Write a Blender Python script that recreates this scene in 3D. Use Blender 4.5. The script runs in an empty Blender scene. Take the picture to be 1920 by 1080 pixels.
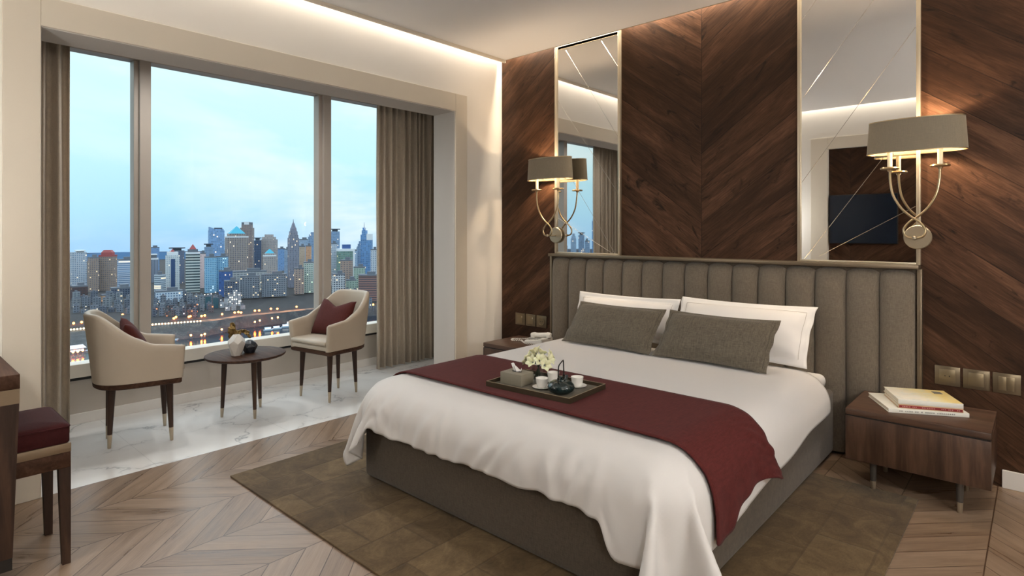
import bpy, bmesh, math, random
from mathutils import Vector, Matrix, noise
sc = bpy.context.scene
COL = sc.collection
PI = math.pi
RNG = random.Random(7)

# ------------------------------------------------------------------ helpers
def lin(h):
    h = h.lstrip('#')
    o = []
    for i in (0, 2, 4):
        c = int(h[i:i+2], 16) / 255
        o.append(c / 12.92 if c <= .04045 else ((c + .055) / 1.055) ** 2.4)
    return (o[0], o[1], o[2], 1)

class NT:
    """small node tree helper"""
    def __init__(s, name):
        s.m = bpy.data.materials.new(name); s.m.use_nodes = True
        s.t = s.m.node_tree; s.t.nodes.clear()
        s.out = s.t.nodes.new('ShaderNodeOutputMaterial')
    def n(s, typ, **kw):
        x = s.t.nodes.new(typ)
        for k, v in kw.items():
            setattr(x, k, v)
        return x
    def set(s, sock, v):
        if isinstance(v, bpy.types.NodeSocket): s.t.links.new(v, sock)
        else: sock.default_value = v
    def math(s, op, a, b=0.0, c=0.0):
        x = s.n('ShaderNodeMath', operation=op)
        for i, v in enumerate((a, b, c)):
            s.set(x.inputs[i], v)
        return x.outputs[0]
    def mix(s, f, a, b, blend='MIX'):
        x = s.n('ShaderNodeMix', data_type='RGBA', blend_type=blend)
        s.set(x.inputs[0], f); s.set(x.inputs[6], a); s.set(x.inputs[7], b)
        return x.outputs[2]
    def coord(s, which='Object'):
        return s.n('ShaderNodeTexCoord').outputs[which]
    def sep(s, v):
        x = s.n('ShaderNodeSeparateXYZ'); s.set(x.inputs[0], v); return x.outputs
    def comb(s, x, y, z):
        c = s.n('ShaderNodeCombineXYZ')
        for i, v in enumerate((x, y, z)): s.set(c.inputs[i], v)
        return c.outputs[0]
    def vmul(s, v, sc_):
        x = s.n('ShaderNodeVectorMath', operation='MULTIPLY'); s.set(x.inputs[0], v); x.inputs[1].default_value = sc_
        return x.outputs[0]
    def vadd(s, a, b):
        x = s.n('ShaderNodeVectorMath', operation='ADD'); s.set(x.inputs[0], a); s.set(x.inputs[1], b)
        return x.outputs[0]
    def noise(s, v, scale=5, detail=4, rough=.55, dist=0, out=0):
        x = s.n('ShaderNodeTexNoise'); s.set(x.inputs['Vector'], v)
        x.inputs['Scale'].default_value = scale; x.inputs['Detail'].default_value = detail
        x.inputs['Roughness'].default_value = rough; x.inputs['Distortion'].default_value = dist
        return x.outputs[out]
    def white(s, v):
        x = s.n('ShaderNodeTexWhiteNoise', noise_dimensions='3D'); s.set(x.inputs[0], v); return x.outputs[0]
    def ramp(s, f, stops):
        x = s.n('ShaderNodeValToRGB'); s.set(x.inputs[0], f)
        e = x.color_ramp.elements
        while len(e) > 1: e.remove(e[-1])
        e[0].position = stops[0][0]; e[0].color = stops[0][1]
        for p, c in stops[1:]:
            k = e.new(p); k.color = c
        return x.outputs[0]
    def mapr(s, v, a, b, c=0., d=1.):
        x = s.n('ShaderNodeMapRange'); s.set(x.inputs[0], v)
        for i, q in enumerate((a, b, c, d)): x.inputs[i+1].default_value = q
        return x.outputs[0]
    def bump(s, h, strength=.3, dist=.01):
        x = s.n('ShaderNodeBump'); s.set(x.inputs['Height'], h)
        x.inputs['Strength'].default_value = strength; x.inputs['Distance'].default_value = dist
        return x.outputs[0]
    def pbr(s, col, rough=.5, metal=0., normal=None, spec=.5, **kw):
        p = s.n('ShaderNodeBsdfPrincipled')
        s.set(p.inputs['Base Color'], col); s.set(p.inputs['Roughness'], rough); s.set(p.inputs['Metallic'], metal)
        p.inputs['Specular IOR Level'].default_value = spec
        if normal is not None: s.set(p.inputs['Normal'], normal)
        for k, v in kw.items(): s.set(p.inputs[k.replace('_', ' ')], v)
        s.t.links.new(p.outputs[0], s.out.inputs[0])
        s.p = p
        return s.m

def plain(name, col, rough=.5, metal=0., spec=.5, nz=0., nscale=40, bump=0., **kw):
    t = NT(name); c = lin(col) if isinstance(col, str) else col
    nrm = None
    if nz or bump:
        v = t.noise(t.coord(), nscale, 3)
        if bump: nrm = t.bump(v, bump, .004)
        if nz:
            d = tuple(x * (1 - nz) for x in c[:3]) + (1,); e = tuple(min(1, x * (1 + nz)) for x in c[:3]) + (1,)
            c = t.mix(v, d, e)
    return t.pbr(c, rough, metal, nrm, spec, **kw)

def wood(name, dark, mid, light, axis='X', scale=1., rough=.38, spec=.35):
    t = NT(name); o = t.sep(t.coord())
    ax = {'X': 0, 'Y': 1, 'Z': 2}[axis]
    k = [9., 9., 9.]; k[ax] = .8
    v = t.comb(*[t.math('MULTIPLY', o[i], k[i] * scale) for i in range(3)])
    n1 = t.noise(v, 1.6, 6, .62, .9)
    n2 = t.noise(t.vmul(v, (3.2, 3.2, 3.2)), 3.0, 4, .6, .3)
    f = t.math('ADD', t.math('MULTIPLY', n1, .75), t.math('MULTIPLY', n2, .25))
    col = t.ramp(f, [(.33, lin(dark)), (.5, lin(mid)), (.68, lin(light))])
    return t.pbr(col, rough, 0, t.bump(n2, .08, .003), spec)

def fabric(name, c1, c2, scale=420, rough=.9, bump=.35, big=.25, sheen=.15):
    t = NT(name); o = t.sep(t.coord())
    w1 = t.noise(t.comb(t.math('MULTIPLY', o[0], .12), t.math('MULTIPLY', o[1], 1.), o[2]), scale, 2)
    w2 = t.noise(t.comb(o[0], t.math('MULTIPLY', o[1], .12), t.math('MULTIPLY', o[2], .12)), scale, 2)
    w = t.math('ADD', t.math('MULTIPLY', w1, .5), t.math('MULTIPLY', w2, .5))
    b = t.noise(t.coord(), 3.5, 3)
    f = t.math('ADD', t.mapr(w, .36, .64, 0, 1 - big), t.math('MULTIPLY', b, big))
    return t.pbr(t.mix(f, lin(c1), lin(c2)), rough, 0, t.bump(w, bump, .0015), .2, Sheen_Weight=sheen)

# ---- mesh building
def newbm(): return bmesh.new()

def box(bm, x0, x1, y0, y1, z0, z1, bev=0., seg=2, mat=0):
    r = bmesh.ops.create_cube(bm, size=1)
    vs = r['verts']
    for v in vs:
        v.co = Vector(((x0+x1)/2 + v.co.x*(x1-x0), (y0+y1)/2 + v.co.y*(y1-y0), (z0+z1)/2 + v.co.z*(z1-z0)))
    fs = set(f for v in vs for f in v.link_faces)
    for f in fs: f.material_index = mat
    if bev > 0:
        es = set(e for v in vs for e in v.link_edges)
        bmesh.ops.bevel(bm, geom=list(es), offset=bev, segments=seg, affect='EDGES', profile=.5, clamp_overlap=True)
    return vs

def ring_surface(bm, rings, closed_u=True, cap0=True, cap1=True, mat=0):
    R = [[bm.verts.new(p) for p in r] for r in rings]
    n = len(R[0])
    for a, b in zip(R[:-1], R[1:]):
        for i in range(n if closed_u else n-1):
            j = (i+1) % n
            f = bm.faces.new((a[i], a[j], b[j], b[i])); f.material_index = mat
    if cap0 and n > 2: bm.faces.new(list(reversed(R[0]))).material_index = mat
    if cap1 and n > 2: bm.faces.new(R[-1]).material_index = mat
    return R

def lathe(bm, prof, seg=28, c=(0, 0, 0), sx=1., sy=1., cap0=True, cap1=True):
    rings = [[(c[0]+r*sx*math.cos(2*PI*i/seg), c[1]+r*sy*math.sin(2*PI*i/seg), c[2]+z) for i in range(seg)] for r, z in prof]
    return ring_surface(bm, rings, True, cap0, cap1)

def tube(bm, pts, r, seg=10, cap=True):
    pts = [Vector(p) for p in pts]; rings = []
    rr = r if isinstance(r, (list, tuple)) else [r]*len(pts)
    up = None
    for i, p in enumerate(pts):
        a = pts[max(0, i-1)]; b = pts[min(len(pts)-1, i+1)]
        d = (b-a).normalized()
        if up is None:
            up = Vector((0, 0, 1)) if abs(d.z) < .9 else Vector((1, 0, 0))
        u = (up - d*up.dot(d)).normalized(); w = d.cross(u); up = u
        rings.append([p + (u*math.cos(2*PI*k/seg) + w*math.sin(2*PI*k/seg))*rr[i] for k in range(seg)])
    return ring_surface(bm, rings, True, cap, cap)

def smooth_path(pts, n=8):
    P = [Vector(p) for p in pts]; out = []
    for i in range(len(P)-1):
        p0, p1, p2, p3 = P[max(0, i-1)], P[i], P[i+1], P[min(len(P)-1, i+2)]
        for k in range(n):
            t = k/n
            out.append(.5*((2*p1) + (p2-p0)*t + (2*p0-5*p1+4*p2-p3)*t*t + (3*p1-p0-3*p2+p3)*t**3))
    out.append(P[-1]); return out

def obj(name, bm, mats, parent=None, smooth=True, angle=40):
    bmesh.ops.recalc_face_normals(bm, faces=bm.faces[:])
    me = bpy.data.meshes.new(name); bm.to_mesh(me); bm.free()
    for m in (mats if isinstance(mats, (list, tuple)) else [mats]): me.materials.append(m)
    if smooth and len(me.polygons):
        me.polygons.foreach_set('use_smooth', [True]*len(me.polygons))
        if angle < 180: me.set_sharp_from_angle(angle=math.radians(angle))
    o = bpy.data.objects.new(name, me); COL.objects.link(o)
    if parent is not None: o.parent = parent
    return o

def thing(name, label, cat, loc=(0, 0, 0), rz=0., group=None):
    o = bpy.data.objects.new(name, None); COL.objects.link(o)
    o.empty_display_size = .05
    o.location = loc; o.rotation_euler = (0, 0, rz)
    return tag(o, label, cat, group)

def tag(o, label, cat, group=None):
    o['label'] = label; o['category'] = cat
    if group: o['group'] = group
    return o

def struct(name, bm, m, parent=None, smooth=False):
    o = obj(name, bm, m, parent, smooth)
    if parent is None: o['kind'] = 'structure'
    return o

def copy_tree(o, parent=None):
    c = o.copy(); COL.objects.link(c)
    if parent is not None: c.parent = parent
    for ch in list(o.children): copy_tree(ch, c)
    return c

def unpack(rows, n, m):
    ax = []
    for a in range(3):
        out = []
        for r in rows[a*(m+1):(a+1)*(m+1)]:
            acc = 0
            for d in r:
                acc += d; out.append(acc/1000.)
        ax.append(out)
    return list(zip(*ax))
# settled cloth shapes of the duvet and the throw: per row, millimetre steps from point to point (x rows, then y rows, then z rows)
DN, DM = 64, 50
DUVET = [
[991,16,13,17,23,16,10,6,1,3,11,12,14,24,23,14,26,25,26,26,21,22,21,22,21,22,21,87,85,86,86,86,86,86,86,86,86,85,86,22,21,22,21,21,21,23,26,27,28,28,28,29,10,-6,1,19,27,17,1,-7,-7,-3,1,6,-4],
[981,18,14,14,21,21,16,10,1,-3,9,26,0,34,10,26,26,24,25,25,21,21,21,22,21,22,21,86,86,86,86,86,86,86,86,86,85,86,86,22,21,21,22,21,20,23,26,28,29,27,28,29,10,-5,6,23,25,8,-4,-9,-6,1,6,10,10],
[969,21,16,13,16,23,21,17,5,-6,1,23,19,17,27,20,23,23,26,24,20,22,21,22,21,22,21,86,86,86,86,86,86,86,86,86,85,86,86,21,22,21,22,21,21,18,32,28,28,28,27,29,9,-4,12,27,17,0,-8,-8,-2,6,11,12,16],
[956,21,21,15,12,20,23,20,17,-5,-3,16,15,32,16,27,25,22,24,23,22,21,22,21,21,22,21,86,86,86,86,85,86,86,87,85,86,86,86,21,21,22,21,22,21,19,30,29,28,28,28,28,9,-2,21,24,7,-7,-10,-3,6,11,14,16,19],
[954,12,20,20,13,14,23,21,22,12,-9,7,23,24,24,24,20,26,22,25,22,21,22,21,21,22,21,86,85,86,86,86,86,86,86,86,86,86,85,22,21,22,21,21,22,21,29,28,29,28,28,28,6,5,26,16,-3,-10,-6,7,12,14,16,18,21],
[961,5,9,20,18,12,19,22,19,22,7,-9,23,28,20,23,25,26,22,26,21,21,22,21,21,22,21,86,85,86,86,86,86,86,86,86,86,85,86,22,21,21,22,21,22,21,29,28,29,29,27,28,3,17,25,4,-11,-8,8,15,14,14,18,20,22],
[973,2,3,7,18,17,12,23,19,20,22,-3,20,18,26,24,23,23,25,26,21,21,21,22,21,22,21,85,86,86,86,86,86,86,86,86,86,85,86,21,22,21,22,21,21,22,29,28,29,29,28,28,4,25,15,-8,-11,12,16,15,12,15,21,21,22],
[984,2,2,2,6,16,13,18,22,18,21,22,1,31,18,21,25,25,25,25,21,22,21,21,22,21,22,85,86,86,86,86,86,85,87,86,85,86,86,21,22,21,21,22,21,23,27,29,29,29,29,27,10,27,-2,-13,16,16,15,12,12,20,21,22,21],
[985,6,5,4,2,4,15,11,23,19,23,17,20,18,21,24,24,25,25,26,21,22,21,21,22,21,21,86,86,86,86,86,85,86,87,86,85,86,86,21,22,21,21,22,21,22,28,29,29,29,29,27,21,12,-12,17,17,15,12,10,18,21,21,21,22],
[976,10,9,8,6,4,3,14,13,23,21,24,18,22,20,24,25,25,26,25,22,21,21,22,21,22,21,86,85,86,86,87,85,86,86,86,86,86,86,21,22,21,21,22,21,22,28,29,29,29,28,24,26,-4,21,17,14,12,10,15,21,20,21,22,22],
[962,14,11,9,8,10,8,4,13,20,21,22,22,20,25,25,25,26,25,26,21,22,21,22,21,21,22,85,86,86,86,86,86,86,86,86,86,86,86,21,22,21,21,22,21,22,28,29,29,29,29,27,9,25,19,15,15,10,12,19,20,22,22,19,16],
[945,17,14,8,7,9,10,16,14,11,24,23,23,25,23,24,26,25,26,25,22,21,22,21,21,22,21,86,86,86,86,86,86,86,86,86,86,86,86,21,22,21,21,22,21,22,29,29,29,29,28,28,18,24,19,18,14,8,18,21,22,18,15,8,6],
[925,19,18,14,6,9,11,14,17,19,17,25,22,25,26,25,26,25,26,26,21,22,21,22,21,22,21,86,86,86,86,86,86,85,87,86,86,86,85,22,22,21,21,22,22,21,29,29,29,30,28,28,24,23,21,20,9,18,21,19,11,7,2,3,2],
[905,19,18,18,18,6,11,15,17,19,22,23,23,28,23,26,26,26,25,26,22,21,22,21,22,21,22,85,86,86,86,87,85,86,86,87,85,86,86,22,22,21,22,21,22,22,29,29,30,29,29,28,26,23,20,17,24,20,7,2,2,2,2,3,2],
[886,18,18,19,18,20,14,10,21,19,22,24,23,26,26,26,26,26,26,26,22,21,21,22,21,22,21,86,86,86,86,86,86,86,86,86,86,86,86,22,22,21,22,21,22,22,29,30,29,30,30,28,26,25,25,23,13,-6,1,2,2,2,2,3,2],
[887,15,14,15,15,14,17,18,21,23,24,24,24,27,26,26,26,26,26,25,22,22,21,22,21,22,21,86,86,86,86,86,86,86,86,86,86,86,86,22,22,21,22,21,22,22,30,29,30,29,31,27,27,25,24,9,12,16,-3,0,0,0,0,0,0],
[910,15,15,14,15,13,12,14,9,22,24,24,24,26,27,26,25,26,26,26,22,21,22,21,22,21,22,86,86,86,86,86,86,86,86,86,86,86,86,22,21,22,21,22,22,22,29,30,29,30,30,28,26,26,17,19,14,6,6,1,-1,-1,-1,0,0],
[933,14,13,10,4,6,9,12,20,20,23,22,25,26,27,25,26,26,26,26,21,22,22,21,21,22,22,86,86,86,86,86,86,86,86,86,86,86,86,22,21,22,21,22,22,22,29,30,29,29,30,28,26,24,22,17,11,9,3,5,0,0,-1,-1,-1],
[948,11,9,2,3,7,8,18,16,20,22,23,25,26,25,26,26,26,26,25,22,22,21,22,21,22,21,86,86,86,86,86,86,87,86,86,86,86,86,22,21,22,21,22,21,22,30,29,30,29,29,28,26,23,21,19,12,9,5,2,1,0,-1,-1,-1],
[956,9,4,1,3,7,12,12,18,20,22,23,25,26,25,26,26,26,25,26,22,22,21,22,21,22,21,86,86,86,86,86,86,86,86,86,87,86,86,21,22,21,22,22,21,22,29,30,29,29,29,28,26,23,22,18,13,9,3,2,1,1,-1,0,-1],
[961,5,3,1,3,7,11,14,17,20,22,23,25,25,26,26,26,26,25,26,22,21,22,21,22,21,22,86,86,86,86,86,86,86,86,86,86,87,86,21,22,21,22,21,22,22,29,29,29,30,29,27,26,24,21,19,12,9,4,2,0,0,0,0,0],
[963,4,1,2,3,7,12,13,17,20,22,23,24,26,26,26,26,25,26,26,22,21,22,21,22,21,22,86,86,86,86,86,86,86,86,86,86,86,86,22,21,22,22,21,22,21,30,29,29,29,29,28,26,23,21,19,13,8,4,2,0,0,0,1,0],
[964,3,1,2,3,7,12,13,16,20,23,22,25,26,26,26,25,26,26,26,22,21,21,22,22,21,21,86,86,86,86,86,86,87,86,86,86,86,86,22,21,22,21,22,21,22,29,29,29,29,29,28,26,23,22,18,14,8,4,2,0,0,1,0,0],
[965,2,1,2,3,7,12,13,16,20,22,23,25,26,25,26,26,26,26,26,21,22,21,22,21,22,21,86,86,86,86,86,86,86,87,86,86,86,86,22,21,22,21,22,21,22,29,29,29,29,28,28,26,24,21,18,14,9,4,3,0,0,0,0,0],
[966,1,1,2,3,7,11,14,16,20,22,23,25,25,26,26,26,26,26,26,21,22,21,22,21,21,22,86,86,86,86,86,86,86,86,86,86,87,86,21,22,21,22,21,22,22,28,29,29,29,29,27,26,24,21,19,13,9,5,3,0,0,0,0,0],
[966,1,1,2,3,7,11,14,16,20,22,23,24,26,26,26,26,26,26,25,22,21,22,21,22,21,22,86,86,86,86,86,86,86,86,86,86,86,87,21,22,21,22,21,22,21,29,29,28,29,29,27,26,24,22,18,14,8,6,3,0,0,0,0,0],
[966,1,1,2,3,7,11,13,17,20,22,23,24,26,26,26,26,26,25,26,22,21,22,21,22,21,22,86,86,86,86,86,86,86,86,86,86,86,86,22,21,22,21,22,21,22,29,28,29,28,29,27,26,24,22,18,14,9,6,3,0,0,0,0,0],
[967,1,0,2,3,7,11,13,17,20,22,22,25,26,26,26,25,26,26,26,22,21,22,21,21,22,22,86,86,86,86,86,86,86,86,86,86,86,86,22,21,22,21,22,21,22,28,29,28,29,28,27,26,24,22,18,14,9,7,3,0,0,0,0,0],
[967,1,0,2,3,7,11,13,17,19,22,23,25,26,26,25,26,26,26,26,21,22,21,22,21,22,21,86,86,86,86,86,86,86,87,86,86,86,86,21,22,21,22,21,22,22,28,28,29,28,28,27,26,24,22,18,14,9,8,2,0,1,0,0,0],
[968,0,0,2,3,7,11,13,17,19,22,23,25,26,25,26,26,26,26,25,22,22,21,22,21,22,21,86,86,86,86,86,86,86,86,87,86,86,86,21,22,21,22,21,21,22,28,29,28,28,28,27,26,24,22,18,14,10,8,2,0,0,0,0,0],
[968,0,1,1,3,7,11,13,16,20,22,23,25,25,26,26,26,26,26,25,22,22,21,21,22,21,22,86,86,86,86,86,86,86,86,86,86,86,86,22,21,22,21,22,21,22,28,28,28,28,28,27,26,24,22,18,14,11,8,2,0,0,0,0,0],
[968,0,1,1,3,7,11,13,16,20,22,23,25,25,26,26,26,26,25,26,22,21,22,21,22,21,22,86,86,86,86,86,86,86,86,86,86,86,86,22,21,22,21,22,21,22,28,28,27,28,28,27,26,24,22,18,14,12,8,2,0,0,0,1,0],
[968,0,1,1,3,7,11,13,16,20,22,23,25,25,26,26,26,25,26,26,22,21,22,21,22,21,21,87,86,85,87,86,86,86,86,86,86,86,86,21,22,21,22,21,22,22,27,28,28,27,28,27,26,24,22,18,14,12,8,3,0,0,1,0,0],
[968,0,1,1,2,8,11,13,16,20,22,23,24,26,26,26,25,26,26,26,22,21,21,22,21,22,21,86,86,86,86,86,86,86,87,86,86,86,86,21,22,21,22,21,22,21,28,27,28,28,27,27,26,24,21,18,15,12,8,3,1,0,0,1,0],
[968,0,1,1,2,8,11,13,16,20,22,22,25,26,26,25,26,26,26,26,21,22,21,22,21,22,21,86,86,86,86,86,86,86,86,86,86,86,86,22,21,22,21,22,21,22,27,28,27,28,27,27,25,25,21,18,16,12,8,3,1,0,0,0,0],
[968,0,1,1,2,8,10,14,16,20,22,22,25,26,25,26,26,26,26,25,22,22,21,22,21,21,22,86,86,86,86,86,86,86,86,86,86,86,86,22,21,22,21,22,21,22,27,27,28,27,27,27,25,25,21,18,16,13,7,4,1,0,0,0,0],
[968,0,1,1,2,8,10,14,16,20,22,22,25,26,25,26,26,26,26,25,22,21,22,21,22,21,22,86,86,86,86,86,86,86,86,86,86,86,86,21,22,21,22,21,22,21,28,27,27,27,27,27,25,24,22,18,16,13,7,5,1,1,0,0,0],
[969,0,0,1,2,8,10,14,16,19,22,23,24,26,26,26,25,26,26,25,22,22,21,22,21,22,21,86,86,86,86,86,86,86,86,86,86,86,86,21,22,21,22,21,22,22,26,27,26,27,27,26,25,24,21,19,17,13,8,6,2,0,1,-1,0],
[968,0,1,1,2,8,10,13,16,20,21,23,25,25,26,26,26,25,26,26,22,21,21,22,21,22,21,86,87,85,87,85,86,87,86,85,86,86,86,22,21,22,21,22,21,22,26,26,27,26,26,26,25,23,22,19,17,13,10,6,3,0,0,0,0],
[969,0,0,1,2,7,11,13,16,19,22,22,25,26,25,26,26,26,25,26,22,21,22,21,22,21,22,86,86,86,86,86,86,86,86,86,86,86,86,21,22,21,22,21,22,21,26,26,26,27,26,25,25,24,21,20,16,14,10,7,2,1,0,0,0],
[968,0,1,1,2,7,10,13,16,20,21,23,24,26,26,25,26,26,26,25,22,22,21,21,22,22,21,86,86,86,86,86,86,86,86,86,86,86,86,22,21,22,21,22,21,22,26,26,26,26,26,26,25,23,22,20,16,13,11,7,2,1,0,0,0],
[968,0,1,1,2,7,10,13,16,19,21,23,25,25,26,26,25,26,26,26,21,22,21,22,21,22,21,86,86,86,86,86,86,86,86,86,86,86,86,22,22,21,22,21,22,21,26,26,27,26,26,25,25,24,21,20,17,13,10,8,2,1,0,0,0],
[968,0,1,0,3,7,9,13,16,19,22,22,25,25,26,26,26,26,25,26,22,21,22,21,22,21,22,86,86,86,86,86,86,86,86,86,86,86,86,21,22,21,22,21,22,22,25,26,26,25,26,25,25,23,22,20,16,14,12,7,4,1,1,0,-1],
[968,0,1,0,3,7,9,12,17,19,21,23,24,26,25,26,26,26,26,25,22,22,21,22,21,22,21,86,86,86,86,86,86,86,86,86,86,86,86,21,22,22,21,22,21,22,25,25,24,25,25,25,24,23,22,19,17,16,11,9,6,2,0,0,1],
[968,0,1,0,3,6,10,12,16,19,21,23,24,26,26,25,26,26,26,26,22,21,21,22,21,22,21,86,86,86,86,86,87,86,85,86,86,86,86,22,21,22,21,22,21,22,24,24,24,24,24,24,23,23,21,20,18,15,13,10,7,4,1,1,0],
[968,0,1,0,3,6,9,13,16,19,20,23,25,25,26,26,26,25,26,26,22,21,22,21,22,21,22,86,86,86,86,86,86,86,86,86,86,86,86,21,22,21,22,21,22,21,24,23,23,24,23,24,23,22,21,20,18,15,14,11,7,6,2,0,1],
[968,0,1,0,3,6,9,12,17,19,20,23,24,26,25,26,26,26,26,25,22,22,21,22,21,22,21,86,86,86,86,86,86,86,86,86,86,86,86,21,22,21,22,21,22,21,24,23,23,24,23,23,23,23,21,20,18,15,14,11,8,5,3,0,1],
[969,0,0,0,3,6,9,12,16,19,20,23,25,25,26,26,25,26,26,26,22,21,21,22,21,22,21,86,86,86,86,86,86,86,86,86,86,86,86,22,21,21,22,21,22,21,24,23,24,23,23,24,23,22,21,20,18,15,15,11,8,5,3,0,1],
[969,0,0,0,3,6,8,12,17,19,20,23,24,25,26,26,26,26,25,26,22,21,22,21,22,21,22,86,86,86,86,86,86,85,86,86,86,86,86,22,21,22,21,22,21,22,23,23,24,23,23,24,23,22,21,21,18,15,14,11,8,6,2,1,1],
[969,0,0,0,3,6,8,12,16,19,20,23,25,25,26,25,26,26,26,25,22,22,21,21,22,22,21,86,86,86,86,86,86,86,85,86,86,86,86,22,21,22,21,22,21,22,23,24,23,23,24,23,23,22,21,21,18,15,15,11,8,6,2,1,1],
[969,0,0,0,3,6,8,12,16,19,20,23,24,26,25,26,26,25,26,26,22,21,22,21,22,21,22,86,86,86,86,86,85,86,86,86,86,86,86,21,22,21,22,21,22,21,24,23,23,24,23,23,24,22,21,21,18,15,15,11,8,6,2,1,1],
[-2297,16,19,16,-1,-16,-20,-20,-21,-20,-17,23,22,3,11,21,-5,0,0,2,1,2,1,2,2,2,2,3,2,1,0,-1,0,1,0,-1,1,-1,-1,-1,-1,-1,-3,-3,-5,-8,-5,6,9,8,9,1,-27,-29,-29,-22,-5,14,17,17,16,18,18,18,23],
[-2305,15,19,19,10,-8,-16,-20,-20,-20,-18,0,27,27,-3,2,3,8,-6,2,5,5,1,1,1,1,1,1,1,1,0,-1,1,0,0,-1,1,-1,0,-1,0,0,-2,-3,-7,-5,-6,5,5,9,9,3,-28,-28,-29,-16,6,17,17,16,17,18,18,16,17],
[-2307,9,17,19,17,2,-10,-16,-20,-19,-20,-8,14,42,8,-12,9,-10,0,8,7,2,0,1,0,0,0,0,1,0,0,0,0,0,0,0,0,0,0,0,-1,0,0,-2,-5,5,-11,-9,7,10,9,4,-27,-29,-26,-6,13,18,16,16,18,18,16,16,12],
[-2296,-4,10,18,20,11,-5,-10,-15,-20,-19,-16,22,16,24,-1,-6,-14,8,10,1,0,0,0,0,1,0,0,-1,0,0,2,-1,0,0,-1,2,-1,1,0,-1,0,0,0,-5,2,-14,-4,4,9,10,6,-28,-29,-20,5,18,16,15,17,18,17,14,13,9],
[-2274,-13,-7,12,20,18,3,-9,-8,-18,-17,-19,5,35,2,7,-15,1,12,2,-3,0,1,0,1,1,0,-1,0,1,-1,2,-1,0,0,-1,3,-1,1,0,-1,0,-1,-1,-1,1,-14,-5,2,8,10,7,-28,-29,-9,15,17,14,17,18,15,15,13,9,3],
[-2250,-15,-14,-8,14,20,14,-5,-14,-2,-19,-17,10,11,20,-13,-4,4,10,-5,1,3,-1,1,1,1,1,-2,-1,1,0,3,-1,-1,-1,0,4,-2,1,0,-1,0,-1,-1,0,-5,-12,-1,-1,4,10,8,-29,-24,5,18,14,16,17,14,14,14,10,5,-2],
[-2228,-14,-14,-14,-10,17,19,5,-13,-12,3,-19,-11,31,1,6,-9,10,-4,0,4,0,0,0,2,1,1,-2,-2,1,0,5,-2,-1,-1,0,5,-1,1,-1,0,-2,-1,-1,0,-7,-12,0,-3,1,8,9,-29,-13,15,15,14,16,12,13,16,13,5,-2,-5],
[-2205,-14,-14,-14,-14,-11,19,15,-6,-15,-9,4,-17,14,26,-10,6,4,-5,4,-1,1,0,1,1,1,1,-1,-2,1,-1,5,-2,0,-1,0,5,-2,1,0,-1,-1,-1,-1,-1,-7,-15,-4,-1,-1,4,11,-27,2,17,13,13,11,13,16,16,7,-4,-7,-6],
[-2181,-14,-15,-14,-14,-14,-11,21,4,-14,-4,-13,12,2,23,-7,9,-4,3,2,-1,0,1,1,1,2,1,-2,-2,1,-1,6,-2,-1,-1,0,6,-2,1,0,0,-2,-1,-1,-1,-9,-18,-5,-1,-3,-1,10,-20,17,12,9,10,14,16,17,10,-6,-9,-6,-3],
[-2161,-12,-13,-14,-14,-14,-14,-11,19,-7,-8,-5,-4,27,7,6,-2,4,1,0,0,0,0,1,2,2,1,-3,-2,1,0,7,-3,0,-2,0,7,-2,1,0,-1,-1,-2,-1,-1,-9,-21,-8,0,-3,6,-14,8,12,4,12,14,15,18,13,-8,-10,-6,-2,2],
[-2144,-9,-12,-13,-14,-12,-14,-13,-11,14,-9,-7,8,13,21,1,-1,4,0,0,0,0,1,1,1,2,1,-2,-2,1,-1,7,-3,0,-1,0,6,-2,1,0,0,-2,-1,-1,-1,-10,-22,-10,0,-1,3,-11,14,1,9,13,13,17,16,-10,-10,-4,2,6,11],
[-2131,-5,-9,-14,-14,-13,-13,-8,-10,-9,5,-5,1,28,9,4,2,2,1,0,0,0,0,1,2,2,1,-2,-2,1,0,6,-2,-1,-1,0,7,-2,1,0,-1,-1,-1,-1,-1,-10,-23,-11,-1,1,-5,1,9,2,10,10,13,19,-13,-8,1,7,10,11,8],
[-2126,-1,-2,-9,-15,-13,-12,-10,-8,-5,-6,0,6,20,15,3,1,2,0,1,0,0,0,1,2,1,2,-2,-2,1,0,6,-2,0,-1,0,6,-2,2,-1,0,-2,-1,-1,-1,-9,-23,-10,-1,-1,-1,2,4,4,7,9,16,-13,-3,8,10,10,5,3,3],
[-2124,-2,0,2,-6,-14,-12,-9,-8,-5,-4,-2,4,25,11,2,2,1,1,0,0,0,1,1,1,2,1,-2,-2,2,0,5,-2,0,0,0,5,-1,1,0,0,-2,-1,-1,0,-9,-22,-10,-1,-1,1,2,2,4,7,11,-12,2,10,6,2,-1,-2,1,2],
[-2116,-3,-3,-2,-1,3,-10,-12,-4,-6,-3,-1,5,19,12,2,2,1,1,0,0,0,1,1,1,1,2,-2,-1,1,0,5,-1,0,-1,0,5,-1,1,0,0,-1,-1,-1,-1,-7,-20,-10,0,-1,0,2,2,2,3,2,3,-6,0,0,0,0,0,1,0],
[-2088,-4,-4,-4,-5,-6,-8,-4,-4,-1,-2,-1,3,20,10,1,2,1,0,1,0,0,0,1,1,2,1,-1,-1,1,0,4,-1,0,0,0,5,-1,1,0,-1,0,-2,0,-1,-6,-18,-8,-1,0,0,2,2,2,2,-1,1,0,0,0,0,0,0,0,0],
[-2078,-5,-6,-6,-5,0,1,1,-1,-1,-1,-1,3,16,8,1,1,1,1,1,0,0,0,1,1,1,1,-1,-1,2,0,4,-1,0,0,0,4,-1,1,0,0,-1,-1,0,-1,-5,-15,-7,0,0,0,2,1,2,1,0,1,0,0,0,0,0,0,1,0],
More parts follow.
